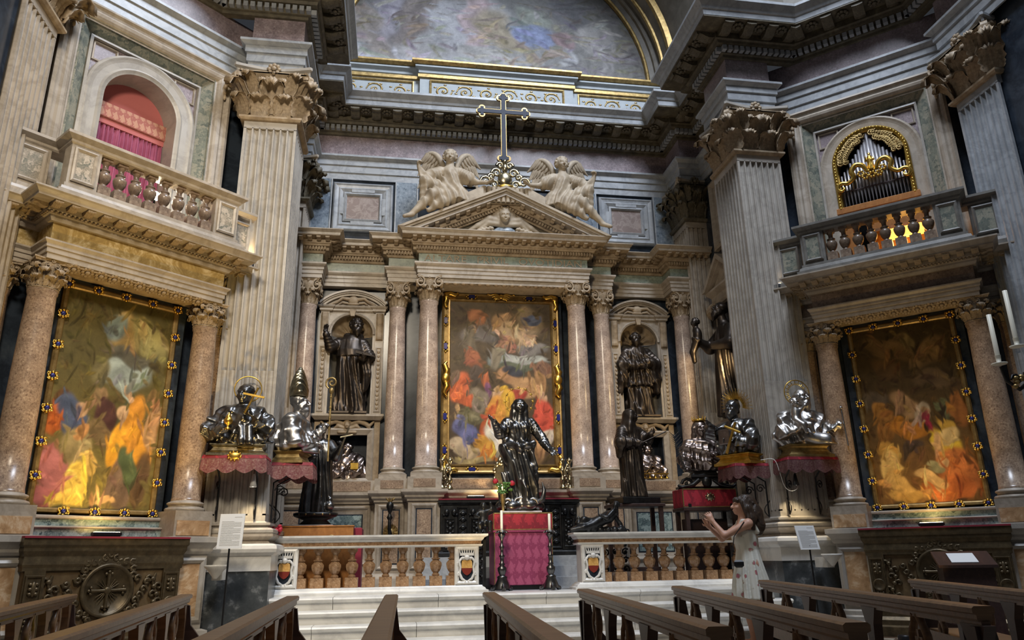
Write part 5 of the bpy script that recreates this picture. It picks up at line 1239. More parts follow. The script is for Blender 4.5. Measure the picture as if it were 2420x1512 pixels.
    for q in (-1,1):
        sc.chain([(q*.05,-.06,3.33),(q*.20,-.06,3.38),(q*.34,-.05,3.33),(q*.42,-.05,3.20)],[.03,.04,.035,.025],.02); sc.chain([(q*.05,-.06,3.26),(q*.16,-.06,3.30),(q*.24,-.05,3.24)],[.03,.035,.02],.015); sc.chain([(q*.28,-.06,3.38),(q*.38,-.06,3.30),(q*.46,-.06,3.38)],[.025,.03,.02],.01)
    sc.cap((-.14,-.06,3.19),.035,(.14,-.06,3.19),.035,.02); sc.build('cherub_relief', M_('carved_stone'), N)
niche(-1); niche(1)
# ------------------------------------------------------------------ side wall aedicule in the right recess
A = structure(empty('trim_11', (4.07,11.85,0), -PI/2))
MB().box(-.58,.58,-.06,.0,3.2,6.05).build('aedicule_back', M_('dark_marble'), A)
for q in (-1,1):
    MB().box(min(q*.42,q*.58),max(q*.42,q*.58),-.13,-.05,3.25,5.45).build('jamb', M_('cream_marble'), A)
    inst('volute', volute_mesh('console', M_('carved_stone')), A, (q*.50,-.20,5.3), (0,0,PI/2), (.22,.5,.3))
sweep(MB(), [(-.6,.0),(-.6,-.14),(.6,-.14),(.6,.0)], [(-.1,5.42),(0,5.42),(.02,5.46),(.02,5.6),(.08,5.66),(.10,5.68),(.10,5.72),(-.1,5.73)]).build('entablature', M_('cream_marble'), A)
for d, y in ((0,-.30),(.06,-.24),(.12,-.16)):
    m = MB(); m.loft([[(-.72+d*1.5,yy,5.72),(.72-d*1.5,yy,5.72),(0,yy,6.25-d)] for yy in (y,0)]) if d > .1 else m.loft([[(-.72,yy,5.72),(-.60,yy,5.72),(0,yy,6.17-d),(0,yy,6.27-d)] for yy in (y,0)]).loft([[(.60,yy,5.72),(.72,yy,5.72),(0,yy,6.27-d),(0,yy,6.17-d)] for yy in (y,0)])
    m.build('gable', M_('cream_marble'), A)
sweep(MB(), [(-.6,.0),(-.6,-.20),(.6,-.20),(.6,.0)], [(-.1,3.05),(0,3.05),(.03,3.1),(.06,3.15),(.12,3.2),(.12,3.26),(-.1,3.27)]).build('sill', M_('cream_marble'), A)
MB().frame(-.45,.45,6.5,7.9,[(0,0),(0,-.08),(.05,-.10),(.10,-.05),(.13,0)]).box(-.32,.32,-.03,0,6.63,7.77).build('upper_panel', M_('cream_marble'), A)
arch_ring(MB(), 0, [(.55,0),(.55,-.08),(.47,-.10),(.40,-.08),(.40,0)], 0, 2.3, 20).box(-.55,-.40,-.08,0,.6,2.3).box(.40,.55,-.08,0,.6,2.3).build('lower_arch', M_('cream_marble'), A)
# ------------------------------------------------------------------ central altar
structure(MB().box(-1.5,1.5,11.62,12.6,.59,.745).box(-1.5,1.5,11.90,12.6,.745,.90).box(-1.5,1.5,12.18,12.6,.90,1.055).build('trim_12', M_('grey_marble')))
a = empty('high_altar', (0,12.48,1.05), 0, None, 'dark bronze relief altar front below the central painting', 'altar')
MB().box(-1.13,1.13,0,.28,.0,.88).build('body', M_('dark_bronze'), a)
sweep(MB(), [(-1.13,.2),(-1.13,0),(1.13,0),(1.13,.2)], [(-.05,.82),(.02,.82),(.03,.84),(.05,.85),(.05,.89),(-.05,.90)]).build('table_moulding', M_('dark_bronze'), a)
sweep(MB(), [(-1.13,.2),(-1.13,0),(1.13,0),(1.13,.2)], [(-.05,.0),(.05,.0),(.05,.06),(.02,.09),(-.05,.10)]).build('foot', M_('dark_bronze'), a)
MB().box(-1.17,1.17,-.06,.27,.895,.912).build('altar_cloth', M_('red_cloth'), a)
for k, x in enumerate((-.98,-.55,.55,.98)):
    p = MB().box(x-.11,x+.11,-.03,0,.10,.80).frame(x-.09,x+.09,.14,.60,[(0,-.03),(.005,-.045),(.02,-.04),(.025,-.03)]).build('relief_pilaster', M_('dark_bronze'), a)
    for q in (-1,1):
        sc = MB(); sc.sphere((x+q*.06,-.06,.70),(.045,.045,.055),8,6); sc.sphere((x+q*.10,-.045,.66),(.035,.02,.02),6,4); sc.sphere((x+q*.06,-.10,.69),(.010,.012,.012),5,4); sc.build('cherub_head', M_('dark_bronze'), p)
    o_ = MB()
    for z in (.2,.28,.36,.44,.52): o_.sphere((x,-.04,z),(.04,.02,.03),7,5); o_.sphere((x+.045,-.04,z+.03),(.02,.015,.02),6,4); o_.sphere((x-.045,-.04,z+.03),(.02,.015,.02),6,4)
    o_.build('relief_candelabrum', M_('dark_bronze'), p)
for x in (-.77,.77,0):
    o_ = MB().frame(x-.09,x+.09,.12,.78,[(0,0),(.005,-.02),(.02,-.015),(.03,0)])
    for z in (.22,.34,.46,.58,.68): o_.sphere((x,-.01,z),(.05,.02,.035),7,5); o_.tube([(x-.06,-.01,z),(x,-.02,z+.05),(x+.06,-.01,z)],.01,5)
    o_.build('relief_panel', M_('dark_bronze'), a)
f = empty('flood_lamp', (-.55,12.58,1.965), 0, None, 'low black flood lamp lying on the central altar', 'lamp')
MB().box(-.13,.13,-.05,.05,.0,.012).box(-.15,.15,-.04,.03,.012,.05,.006).build('housing', M_('black_metal'), f); MB().box(-.13,.13,-.03,.022,.05,.054).build('glass', M_('glow_warm'), f)
fl_ = lamp('flood_lamp_light', 'SPOT', (.5,-.05,.08), (.5,.30,.85), 60, WARM, .10, 150, .8); fl_.parent = f
# ------------------------------------------------------------------ central painting
t = empty('altar_painting', (0,13.22,0), 0, None, 'large central oil painting with red, gold and blue robed figures in a gilt corner-mounted frame', 'painting')
MB().box(-1.18,1.18,.03,.2,2.33,5.87).build('back_panel', M_('dark_marble'), t)
MB().frame(-1.11,1.11,2.45,5.80,[(0,.03),(0,-.04),(.02,-.06),(.045,-.05),(.05,-.02),(.12,-.015),(.125,-.045),(.15,-.05),(.165,-.01)]).build('frame', M_('gilt_frame'), t)
bg = lambda u, v: (.085-.02*v, .062-.02*v, .036-.012*v)
BL = [(.30,.20,.20,.06,0,(.16,.14,.13),4),(.25,.10,.10,.05,.4,(.32,.13,.06),5),(.52,.12,.12,.06,0,(.34,.21,.11),4),(.60,.20,.12,.07,.5,(.52,.37,.22),5),(.80,.12,.14,.09,.3,(.30,.22,.13),4),(.84,.10,.08,.04,0,(.11,.13,.20),5),(.76,.22,.07,.06,.9,(.55,.38,.24),5),(.80,.30,.17,.04,0,(.20,.18,.16),5),(.55,.27,.06,.05,0,(.38,.19,.12),5),
 (.45,.36,.10,.05,0,(.19,.22,.21),4),(.72,.37,.25,.03,0,(.36,.37,.33),5),(.70,.41,.26,.025,0,(.11,.12,.08),5),(.20,.28,.06,.14,0,(.15,.12,.08),4),(.44,.34,.05,.09,0,(.20,.17,.12),4),
 (.22,.38,.09,.06,.5,(.28,.10,.05),5),(.26,.46,.08,.05,0,(.09,.065,.05),5),(.10,.55,.10,.10,.3,(.50,.12,.05),6),(.05,.48,.05,.05,0,(.17,.11,.07),5),(.13,.62,.09,.04,.3,(.48,.11,.04),6),(.06,.70,.03,.05,0,(.40,.25,.13),5),(.36,.48,.03,.06,0,(.40,.12,.05),5),(.37,.57,.03,.07,0,(.16,.07,.13),5),(.28,.62,.09,.08,0,(.21,.17,.12),5),
 (.56,.47,.10,.05,0,(.40,.22,.11),5),(.62,.44,.10,.03,0,(.05,.05,.06),5),(.74,.54,.14,.07,.2,(.46,.27,.13),6),(.88,.50,.05,.08,-.4,(.36,.20,.09),5),(.93,.42,.09,.04,0,(.20,.11,.07),5),(.64,.58,.10,.04,0,(.38,.06,.04),5),
 (.45,.60,.05,.05,0,(.46,.30,.18),6),(.55,.63,.08,.08,.2,(.62,.36,.05),6),(.44,.70,.10,.10,.3,(.56,.26,.05),6),(.37,.78,.06,.13,.4,(.50,.11,.03),6),(.44,.84,.11,.08,.4,(.74,.68,.55),6),(.32,.90,.10,.06,.5,(.60,.30,.05),6),(.34,.96,.12,.025,0,(.60,.22,.04),6),(.90,.60,.05,.04,0,(.48,.30,.18),6),(.92,.72,.10,.11,0,(.52,.08,.05),6),(.93,.84,.08,.05,0,(.52,.46,.38),5),(.86,.90,.06,.07,0,(.42,.24,.12),5),
 (.16,.80,.13,.06,.2,(.12,.13,.27),6),(.10,.90,.10,.05,0,(.46,.36,.24),6),(.20,.93,.07,.035,0,(.46,.34,.20),6),(.20,.72,.16,.04,0,(.15,.13,.07),5),(.20,.98,.2,.02,0,(.34,.26,.12),5),(.7,.95,.2,.06,0,(.22,.13,.06),4)]
cfun = blobs(bg, BL, 1, 380, .8)
painted_grid('canvas', 170, 270, lambda u, v: (-.95+1.90*u, -.01, 2.61+3.03*v), lambda u, v: cfun(u, 1-v), M_('oil'), t)
gm = MB()
for q in (-1,1):
    gm.tube([(0,-.03,q*.02),(.02,-.04,q*.10),(-.02,-.04,q*.17),(.015,-.03,q*.21)],[.035,.04,.03,.015],7)
gm.sphere((0,-.05,0),(.055,.04,.07)); gmesh = gm.mesh('gilt_mount', M_('gold'))
for x in (-1.035,1.035): inst('gilt_mount', gmesh, t, (x,-.06,4.13), scale=1.5)
cm = MB()
for q in (0,1):
    P = [(.0,-.04,.0),(.10,-.05,.02),(.18,-.045,-.01),(.24,-.04,.02),(.22,-.04,.05)]
    P = P if q == 0 else [(z, y, -x) for x, y, z in P]; cm.tube(P,[.05,.045,.04,.025,.012],7)
cm.sphere((.02,-.06,-.02),(.06,.04,.06)); cmesh = cm.mesh('gilt_corner', M_('gold'))
for x, z, sx, sz in ((-1.05,5.74,1,1),(1.05,5.74,-1,1),(-1.05,2.51,1,-1),(1.05,2.51,-1,-1)): inst('gilt_corner', cmesh, t, (x,-.05,z), (0,0,0), (sx,1,sz))
em = MB(); em.sphere((0,-.04,0),(.05,.04,.05))
for q in (-1,1):
    for k in range(4): em.tube([(q*.03,-.03,.02-.02*k),(q*.11,-.04,.05-.035*k),(q*(.20-.03*k),-.03,.03-.04*k)],[.02,.022,.008],6)
    em.tube([(q*.2,-.03,.03),(q*.25,-.03,.05),(q*.27,-.03,.02)],.013,6)
em.build('winged_mount', M_('gold'), t, (0,-.05,5.735))
lm = MB()
for a_ in range(8): lm.sphere((.04*math.cos(a_*PI/4),-.01,.10*math.sin(a_*PI/4)),(.018,.014,.022),6,4)
lme = lm.mesh('gilt_boss', M_('gold')); lst = MB().box(-.03,.03,-.03,.0,-.06,.06,.01).mesh('lapis_stone', M_('lapis'))
for x, z, r_ in [(sx*1.035, zz, 0) for sx in (-1,1) for zz in (2.85,3.45,4.75,5.25)]+[(sx*.55, zz, PI/2) for sx in (-1,1) for zz in (2.52,5.735)]:
    b_ = inst('gilt_boss', lme, t, (x,-.03,z), (0,r_,0)); inst('lapis_stone', lst, b_)
# cross and its scrolled foot above the pediment
c = empty('gable_cross', (0,12.5,8.22), 0, None, 'tall dark blue cross with gold trefoil ends above the pediment', 'cross')
def crs(w, ex, y0, y1):
    m = MB(); m.box(-w,w,y0,y1,.0+.0,1.50+ex*.3).box(-.46-ex*.3,.46+ex*.3,y0,y1,1.12-w,1.12+w)
    for cx, cz, dx, dz in ((0,1.44,0,1),(-.42,1.12,-1,0),(.42,1.12,1,0),(0,.10,0,-1)):
        for ox, oz in ((dx*.055,dz*.055),(dz*.075,dx*.075),(-dz*.075,-dx*.075)):
            i0 = len(m.v); m.lathe([(.050+ex,-.5),(.050+ex,.5)],14,smooth=False); m.xf(Matrix.Translation((cx+ox,(y0+y1)/2,cz+oz)) @ Matrix.Rotation(PI/2,4,'X') @ Matrix.Diagonal((1,1,abs(y1-y0),1)), i0)
    return m
crs(.055,.012,-.02,.03).build('gilt_border', M_('gilt_frame'), c)
m = MB().box(-.040,.040,-.035,0,.02,1.53).box(-.51,.51,-.034,0,1.08,1.16)
for cx, cz, h in ((0,1.44,1),(-.42,1.12,0),(.42,1.12,0),(0,.10,1)): m.box(cx-(.095 if h else .032),cx+(.095 if h else .032),-.033,0,cz-(.032 if h else .095),cz+(.032 if h else .095))
m.build('blue_inlay', M_('cross_blue'), c)
sf = empty('cross_foot', (0,12.48,7.45), 0, None, 'silver and gold scrolled foot carrying the gable cross', 'ornament')
MB().box(-.44,.44,-.10,.30,-.12,.20).build('block', M_('statue_stone'), sf)
for k in range(10): MB().lathe([(.04,-.12),(.045,.18)],8,(-.40+.089*k,-.11,0)).build('fluted_stave', M_('statue_stone'), sf)
m = MB()
for q in (-1,1):
    for cx, cz, r_ in ((.36,.32,.11),(.20,.26,.09),(.16,.50,.10),(.09,.66,.07),(.26,.42,.06)):
        m.tube([(q*(cx+r_*(1-k/13)*math.cos(k*.75)),-.08,cz+r_*(1-k/13)*math.sin(k*.75)) for k in range(12)],[.034-.0015*k for k in range(12)],6)
m.sphere((0,-.06,.38),(.14,.08,.16)); m.sphere((0,-.06,.62),(.06,.06,.10)); m.sphere((0,-.05,.76),(.05,.05,.05)); m.build('scrolls', M_('gilt_silver'), sf)
MB().sphere((0,-.12,.20),(.15,.06,.05)).build('gold_rosette', M_('gold'), sf)

for s, sd, e_ in ((-1,'left',30),(1,'right',62)):
    f = empty('added_spot', (s*3.64,11.13,4.3), 0, None, 'added unseen spot behind the back edge of the %s great pilaster' % sd, 'lamp')  # added out of sight to throw warm light on the niches
    MB().lathe([(.04,-.08),(.05,.0),(.05,.08),(.045,.08)],12).build('housing', M_('black_metal'), f); MB().box(-.012,.012,-.06,.0,-.02,.0).build('bracket', M_('black_metal'), f)
    fl_ = lamp('added_spot_light', 'SPOT', (-s*.08,.08,0), (-s*.9,2.4,-.75), e_, WARM, .05, 95, .7); fl_.parent = f

f = empty('added_floor_spot', (-.9,8.75,0), 0, None, 'added unseen floor spot lighting the altar wall from below', 'lamp')  # added below the view to gild the undersides of the altar order
MB().lathe([(.10,0),(.10,.02),(.02,.03),(.05,.06),(.05,.13)],12).build('housing', M_('black_metal'), f)
lamp('added_floor_spot_light', 'SPOT', (-.9,8.75,.15), (-.1,12.6,5.4), 260, WARM, .08, 60, .8)
# ------------------------------------------------------------------ half-length metal busts
def bust_sculpt(arms, head, cloak=(.34,.20), h=.0105, fold=.012, fdir=(.75,.3,-.45), ph=0, fq=22, lo=(-.62,-.46,-.02), hi=(.62,.36,1.12), extra=None):
    sc = Sculpt(lo, hi, h)
    cw, cd = cloak
    sc.robe([(0,0,0,cw*.80,cd*.9,.7),(.06,0,0,cw,cd,1),(.22,0,0,cw*.98,cd,1),(.36,0,0,cw*.86,cd*.88,.7),(.46,0,0,cw*.55,cd*.7,.4),(.52,0,.01,.10,.09,.1)],8,.10,ph,2.,.03)
    sc.cap((-.19,0,.42),.095,(.19,0,.42),.095,.05); sc.ell((0,-.03,.30),(.20,.15,.18),.05)
    for sh, el, ha, slv in arms:
        sc.cap(sh,.088,el,.088*slv,.04,fold=.008,nf=2.5,ph=ph); sc.cap(el,.085*slv,np.array(el)*.3+np.array(ha)*.7,.060*slv,.03,fold=.007,nf=2.5,ph=ph+1); sc.cap(el,.045,ha,.032,.02)
    sc.folds((-.6,-.5,-.02),(.6,.35,.52),fold*1.3,fdir,fq,1.3,ph); sc.folds((-.6,-.5,-.02),(.6,.35,.46),fold*.5,(fdir[2],fdir[1],-fdir[0]),fq*1.7,1.6,ph+2)
    if extra: extra(sc)
    sc.head(**head); return sc
def bust(name, label, loc, rz, mat, sc, scale=1.0, group='metal busts of saints'):
    t = empty(name, loc, rz, None, label, 'bust', group, scale=scale)
    sc.build('figure', M_(mat), t); return t
def rays(parent, c, r0, r1, n, mat, a0=0, a1=2*PI, yoff=.05, tilt=0):
    m = MB()
    for k in range(n):
        a = a0+(a1-a0)*k/max(1,n-1); q = 1 if k % 2 else .82
        p0 = (r0*math.cos(a),0,r0*math.sin(a)); p1 = (r1*q*math.cos(a),0,r1*q*math.sin(a)); m.tube([p0,p1],[.009,.003],5)
    o = m.build('halo_rays', M_(mat), parent, c); o.rotation_euler = tilt if hasattr(tilt,'__len__') else (tilt,0,0); return o
def ring_halo(parent, c, r, mat, rot=(0,0,0)):
    m = MB(); m.tube([(r*math.cos(2*PI*k/36),0,r*math.sin(2*PI*k/36)) for k in range(37)],.008,6); o = m.build('halo_ring', M_(mat), parent, c); o.rotation_euler = rot; return o
def plinth(parent, w, d, h, mat, z0=0, step=2, cart=None):
    R = [(-w/2,d/2),(-w/2,-d/2),(w/2,-d/2),(w/2,d/2)]; R = R+[R[0]]
    P = [(.0,z0),(.05,z0),(.05,z0+h*.22),(.03,z0+h*.28),(.0,z0+h*.45),(-.02,z0+h*.7),(.0,z0+h*.85),(.02,z0+h*.9),(.02,z0+h)]
    m = MB(); m.loft([[(-w/2-o,-d/2-o,z),(w/2+o,-d/2-o,z),(w/2+o,d/2+o,z),(-w/2-o,d/2+o,z)] for o, z in P]); return m.build('plinth', M_(mat), parent)
# bracket shelf with scalloped hanging, fixed to a pilaster
def shelf(name, label, loc, rz, w, d, top='red_cloth', hang='red_fringe', group='draped bracket shelves'):
    t = empty(name, loc, rz, None, label, 'shelf', group)
    MB().box(-w/2,w/2,-d,0,-.05,0).build('board', M_(top), t)
    P = [(-w/2-.01,0),(-w/2-.01,-d-.01),(w/2+.01,-d-.01),(w/2+.01,0)]; pts = []
    for (a, b) in zip(P, P[1:]):
        n = max(12, int(math.hypot(b[0]-a[0], b[1]-a[1])/.018))
        for i in range(n): q = i/n; pts.append((a[0]+(b[0]-a[0])*q, a[1]+(b[1]-a[1])*q))
    pts.append(P[-1]); n = len(pts); cx, cy = 0, -d/2
    def rg(z, out, wav):
        R = []
        for i, (x, y) in enumerate(pts):
            q = i/n; nx, ny = (x-cx), (y-cy); Ln = math.hypot(nx,ny); sc_ = abs(math.sin(i*PI/11))
            R.append((x+nx/Ln*(out+wav*math.sin(i*.7)), y+ny/Ln*(out+wav*math.sin(i*.7)), z-(.05*sc_ if z < -.12 else 0)))
        return R
    m = MB(); m.loft([rg(.004,.0,0), rg(-.03,.012,.002), rg(-.09,.02,.006), rg(-.17,.026,.010)], True, cap=False, closed=False)
    m.build('scalloped_hanging', M_(hang), t); i0 = MB(); i0.loft([rg(.006,.002,0), rg(-.035,.016,.002)], True, cap=False, closed=False); i0.build('red_edging', M_('red_damask'), t)
    for q in (-1,1):
        m = MB(); x = q*w*.32; m.tube([(x,-.02,-.75),(x,-.02,-.25),(x,-d*.5,-.12),(x,-d*.85,-.05)],.012,6)
        m.tube([(x,-.08+.07*(1-k/14)*math.cos(k*.8)-.03,-.35+.07*(1-k/14)*math.sin(k*.8)) for k in range(13)],.009,5); m.tube([(x,-.02-.06*math.sin(k*.5),-.75+.03*k) for k in range(12)],.008,5)
        m.build('iron_bracket', M_('black_metal'), t)
    return t
ZS = 2.30
shelf('bracket_shelf', 'red scalloped shelf on the front of the left great pilaster', (-3.86,10.09,ZS), 0, .72, .40)
shelf('bracket_shelf', 'crimson scalloped shelf on the inner side of the left great pilaster', (-3.49,10.55,ZS-.02), PI/2, .55, .50, 'magenta_cloth')
shelf('bracket_shelf', 'dark red scalloped shelf on the front of the right great pilaster', (3.86,10.09,ZS), 0, .72, .40, hang='dark_fringe')
shelf('bracket_shelf', 'dark red scalloped shelf on the inner side of the right great pilaster', (3.49,10.55,ZS-.02), -PI/2, .55, .50, hang='dark_fringe')
# 1: youth with chalice and cross, ring halo
sc = bust_sculpt([((-.24,0,.40),(-.38,-.08,.16),(-.16,-.28,.14),1.25),((.24,0,.40),(.34,-.10,.20),(.12,-.24,.36),1.2)], dict(c=(.02,-.04,0.65),s=.265,yaw=-.35,pitch=-.05,hair='short'), cloak=(.36,.21), ph=.4)
sc.hand((-.17,-.27,.14),(.8,-.4,.3),(0,-.3,.9),.15,.8,rf=.011); sc.hand((.12,-.24,.36),(-.5,-.2,.7),(-.3,-1,.1),.15,1.0,rf=.011)
sc.chain([(.02,-.20,.20),(.04,-.25,.04),(.05,-.26,-.06)],[.045,.05,.04],.015); sc.chain([(.12,-.22,.20),(.14,-.26,.02),(.16,-.27,-.12)],[.045,.05,.04],.015)
b = bust('saint_bust', 'dark silver bust of a haloed youth raising a small cross and chalice, on red shelf', (-3.86,9.90,ZS+.15), .1, 'dark_silver', sc, 1.0)
plinth(b,.62,.32,.15,'gilt_silver',-.15); ring_halo(b,(.04,.08,.75),.17,'gold',(0,0,.1))
m = MB(); m.tube([(.06,-.33,.36),(.20,-.36,.68)],.013,8); m.box(-.13,.13,-.012,.012,-.012,.012); i_ = len(m.v)-8; m.xf(Matrix.Translation((.155,-.355,.58)) @ Matrix.Rotation(.18,4,'Y'), i_); m.build('gold_cross', M_('gold'), b)
MB().lathe([(.035,0),(.04,.01),(.015,.03),(.015,.05),(.045,.07),(.055,.11),(.04,.14),(.03,.15),(.035,.16),(.015,.19),(.006,.21)],14,(-.12,-.34,.15)).build('gold_chalice', M_('gold'), b)
m = MB(); m.sphere((0,0,0),(.07,.02,.05),14,8); [m.sphere((.075*math.cos(a*.6),0,.055*math.sin(a*.6)),.015,6,4) for a in range(11)]; m.build('gold_plaque', M_('gold'), b, (-.02,-.24,-.16))
# 2: bishop with mitre and crozier, looking to the altar
def mitre(sc, c, s, tilt):
    c = np.array(c); sc.robe([(c[2],c[0],c[1],.13,.125,0),(c[2]+.10,c[0],c[1],.155,.125,0),(c[2]+.22,c[0],c[1],.15,.10,0),(c[2]+.34,c[0],c[1],.09,.06,0),(c[2]+.43,c[0],c[1],.02,.02,0)],1,.0,k=.01); sc.folds((-.2,-.2,c[2]),(.2,.2,c[2]+.4),.004,(1,.8,.7),60,2)
sc = bust_sculpt([((-.22,0,.42),(-.30,-.10,.14),(-.02,-.30,.12),1.1),((.20,.02,.42),(.28,-.16,.24),(.22,-.36,.34),.9)], dict(c=(0,-.06,0.68),s=.265,yaw=0,pitch=-.08,hair='short',beard=.5), cloak=(.33,.23), ph=2, fold=.010, fdir=(.2,.3,.9), hi=(.62,.4,1.35))
sc.hand((-.02,-.30,.12),(.6,-.6,-.2),(0,-.4,-.9),.16,.5,rf=.012); sc.hand((.22,-.36,.34),(0,-.4,.8),(-.9,-.1,.1),.15,1.1,rf=.012)
sc.chain([(-.1,-.12,.05),(-.02,-.28,-.02),(.0,-.30,-.08)],[.10,.09,.06],.04)
b = bust('bishop_bust', 'bright silver bust of a mitred bishop with a gilt crozier, in profile on crimson shelf', (-3.28,10.55,ZS+.15), PI/2-.15, 'silver', sc, 1.0)
plinth(b,.50,.34,.17,'old_gold',-.17)
mi = Sculpt((-.22,-.24,.74),(.22,.22,1.26),.011); mitre(mi,(0,-.03,.77),.25,.0); mi.build('mitre', M_('gilt_silver'), b)
m = MB(); m.tube([(.20,-.44,-.10),(.21,-.43,.42),(.22,-.43,.92)],.014,8); m.tube([(.22,-.43+.085*(1-k/18)*math.cos(k*.55)-.0,1.02+.085*(1-k/18)*math.sin(k*.55)) for k in range(-2,16)],.014,6); m.sphere((.22,-.43,.90),(.035,.035,.05)); [m.lathe([(.022,0),(.022,.02)],8,(.212,-.43,.2+.15*k)) for k in range(5)]; m.build('crozier', M_('old_gold'), b)
# 3: cloaked elder in the left square niche
sc = bust_sculpt([((-.22,0,.38),(-.34,-.06,.14),(-.10,-.22,.12),1.2),((.22,0,.38),(.34,-.08,.14),(.10,-.24,.16),1.2)], dict(c=(0,-.04,.60),s=.23,yaw=-.25,hair='tonsure',beard=.9), cloak=(.33,.19), ph=3.1, hi=(.62,.36,.9))
sc.hand((.10,-.24,.16),(-.6,-.3,.5),(0,-.9,.2),.14,.6,rf=.012)
b = bust('saint_bust', 'small silver bust of a bearded cloaked elder in the left square niche', (-2.735,13.56,2.36), .1, 'rose_silver', sc, .95); MB().box(.06,.20,-.30,-.24,.18,.30,.01).build('gold_book', M_('gold'), b)
# 4: praying bust in the right square niche
sc = bust_sculpt([((-.20,0,.38),(-.30,-.06,.14),(-.04,-.24,.26),1.1),((.20,0,.38),(.30,-.06,.14),(.04,-.24,.26),1.1)], dict(c=(0,-.05,.595),s=.225,yaw=-.2,pitch=-.1,hair='curly'), cloak=(.29,.18), ph=1.3, hi=(.62,.36,.95))
sc.hand((-.035,-.24,.26),(.25,-.1,.9),(1,0,0),.14,.25,rf=.011); sc.hand((.035,-.24,.26),(-.25,-.1,.9),(-1,0,0),.14,.25,thumb=-1,rf=.011)
b = bust('saint_bust', 'coppery bust of a curly-haired youth praying in the right square niche', (2.78,13.50,2.36), 0, 'rose_silver', sc, .90)
m = MB(); m.box(-.34,.34,-.28,-.26,.0,.02).box(-.34,.34,-.28,-.26,.09,.11); [m.lathe([(.03,0),(.012,.05),(.03,.09)],8,(-.30+.12*k,-.27,.01)) for k in range(6)]; m.build('gold_railing', M_('gold'), b)
# 5: crowned lady on the red damask case
sc = bust_sculpt([((-.22,0,.42),(-.32,-.05,.16),(-.30,-.24,.02),1.0),((.22,0,.42),(.33,-.08,.20),(.10,-.26,.22),1.15)], dict(c=(0,-.05,0.68),s=.265,yaw=.05,pitch=.02,hair='long'), cloak=(.32,.20), ph=5, fdir=(.35,.2,.75), fq=24, fold=.012)
sc.hand((-.30,-.24,.02),(-.4,-.5,-.5),(.5,-.5,.2),.15,.4,rf=.012); sc.hand((.10,-.26,.22),(-.7,-.4,.1),(0,-.3,.9),.15,.4,rf=.012)
b = bust('saint_bust', 'coppery silver bust of a crowned long-haired lady on the red damask case', (2.90,11.25,2.27), -.12, 'rose_silver', sc, .98)
plinth(b,.40,.26,.12,'dark_silver',-.10); MB().lathe([(.105,.0),(.11,.03),(.10,.035)],20,(0,-.03,.80)).build('crown_band', M_('gold'), b)
m = MB(); [m.tube([(.105*math.cos(k*PI/5),-.03+.105*math.sin(k*PI/5),.82),(.115*math.cos(k*PI/5),-.03+.115*math.sin(k*PI/5),.88)],[.014,.004],5) for k in range(10)]; m.build('crown_points', M_('gold'), b)
m = MB(); m.tube([(-.36,-.34,-.02),(-.46,-.36,.25),(-.52,-.34,.55)],.008,5)
for k in range(12):
    z = .02+.045*k; x = -.38-.012*k; [m.tube([(x,-.35,z),(x+q*.08,-.36,z+.08)],[.008,.002],4) for q in (-1,1)]
m.build('palm_branch', M_('dark_silver'), b)
m = MB()
for q in (-1,1): [m.tube([(q*(.30+.10*(1-k/13)*math.cos(k*.7)),-.14,-.20+.09*(1-k/13)*math.sin(k*.7)) for k in range(12)],.026,6), m.tube([(q*.12,-.15,-.14),(q*.22,-.15,-.22),(q*.40,-.14,-.26),(q*.46,-.14,-.22)],[.04,.04,.035,.02],6)]
m.box(-.24,.24,-.15,.12,-.14,-.08); m.sphere((0,-.16,-.18),(.08,.05,.09)); m.box(-.44,.44,-.10,.10,-.27,-.24); m.build('scrolled_foot', M_('dark_bronze'), b)
# 6: saint with golden rays and cross on the inner shelf
sc = bust_sculpt([((-.22,-.0,.42),(-.30,-.20,.32),(-.12,-.52,.42),1.15),((.22,0,.42),(.32,-.12,.14),(.06,-.28,.16),1.15)], dict(c=(0,-.07,0.68),s=.265,yaw=0.1,pitch=-.12,hair='short',beard=.35), cloak=(.33,.22), ph=.9, fold=.010, lo=(-.62,-.80,-.02))
sc.hand((-.12,-.52,.42),(.1,-.9,.3),(.9,.1,.2),.16,.3,rf=.012); sc.hand((.06,-.28,.16),(-.7,-.3,.2),(0,-.9,.1),.15,.8,rf=.012)
b = bust('saint_bust', 'dark silver bust in profile with spiky golden rays and outstretched arm', (3.20,10.55,ZS+.15), -PI/2+.55, 'dark_silver', sc, 1.0)
plinth(b,.52,.34,.16,'gold',-.17); rays(b,(0,.07,.75),.10,.27,40,'gold',-PI*.15,PI*1.15,tilt=(.35,0,0))
m = MB(); m.tube([(.02,-.36,-.02),(.20,-.33,.42)],.022,6); m.tube([(.03,-.35,.38),(.27,-.34,.26)],.020,6); m.build('gold_cross', M_('gold'), b); MB().box(-.09,.09,-.36,-.30,.12,.34,.01).build('book', M_('rose_silver'), b)
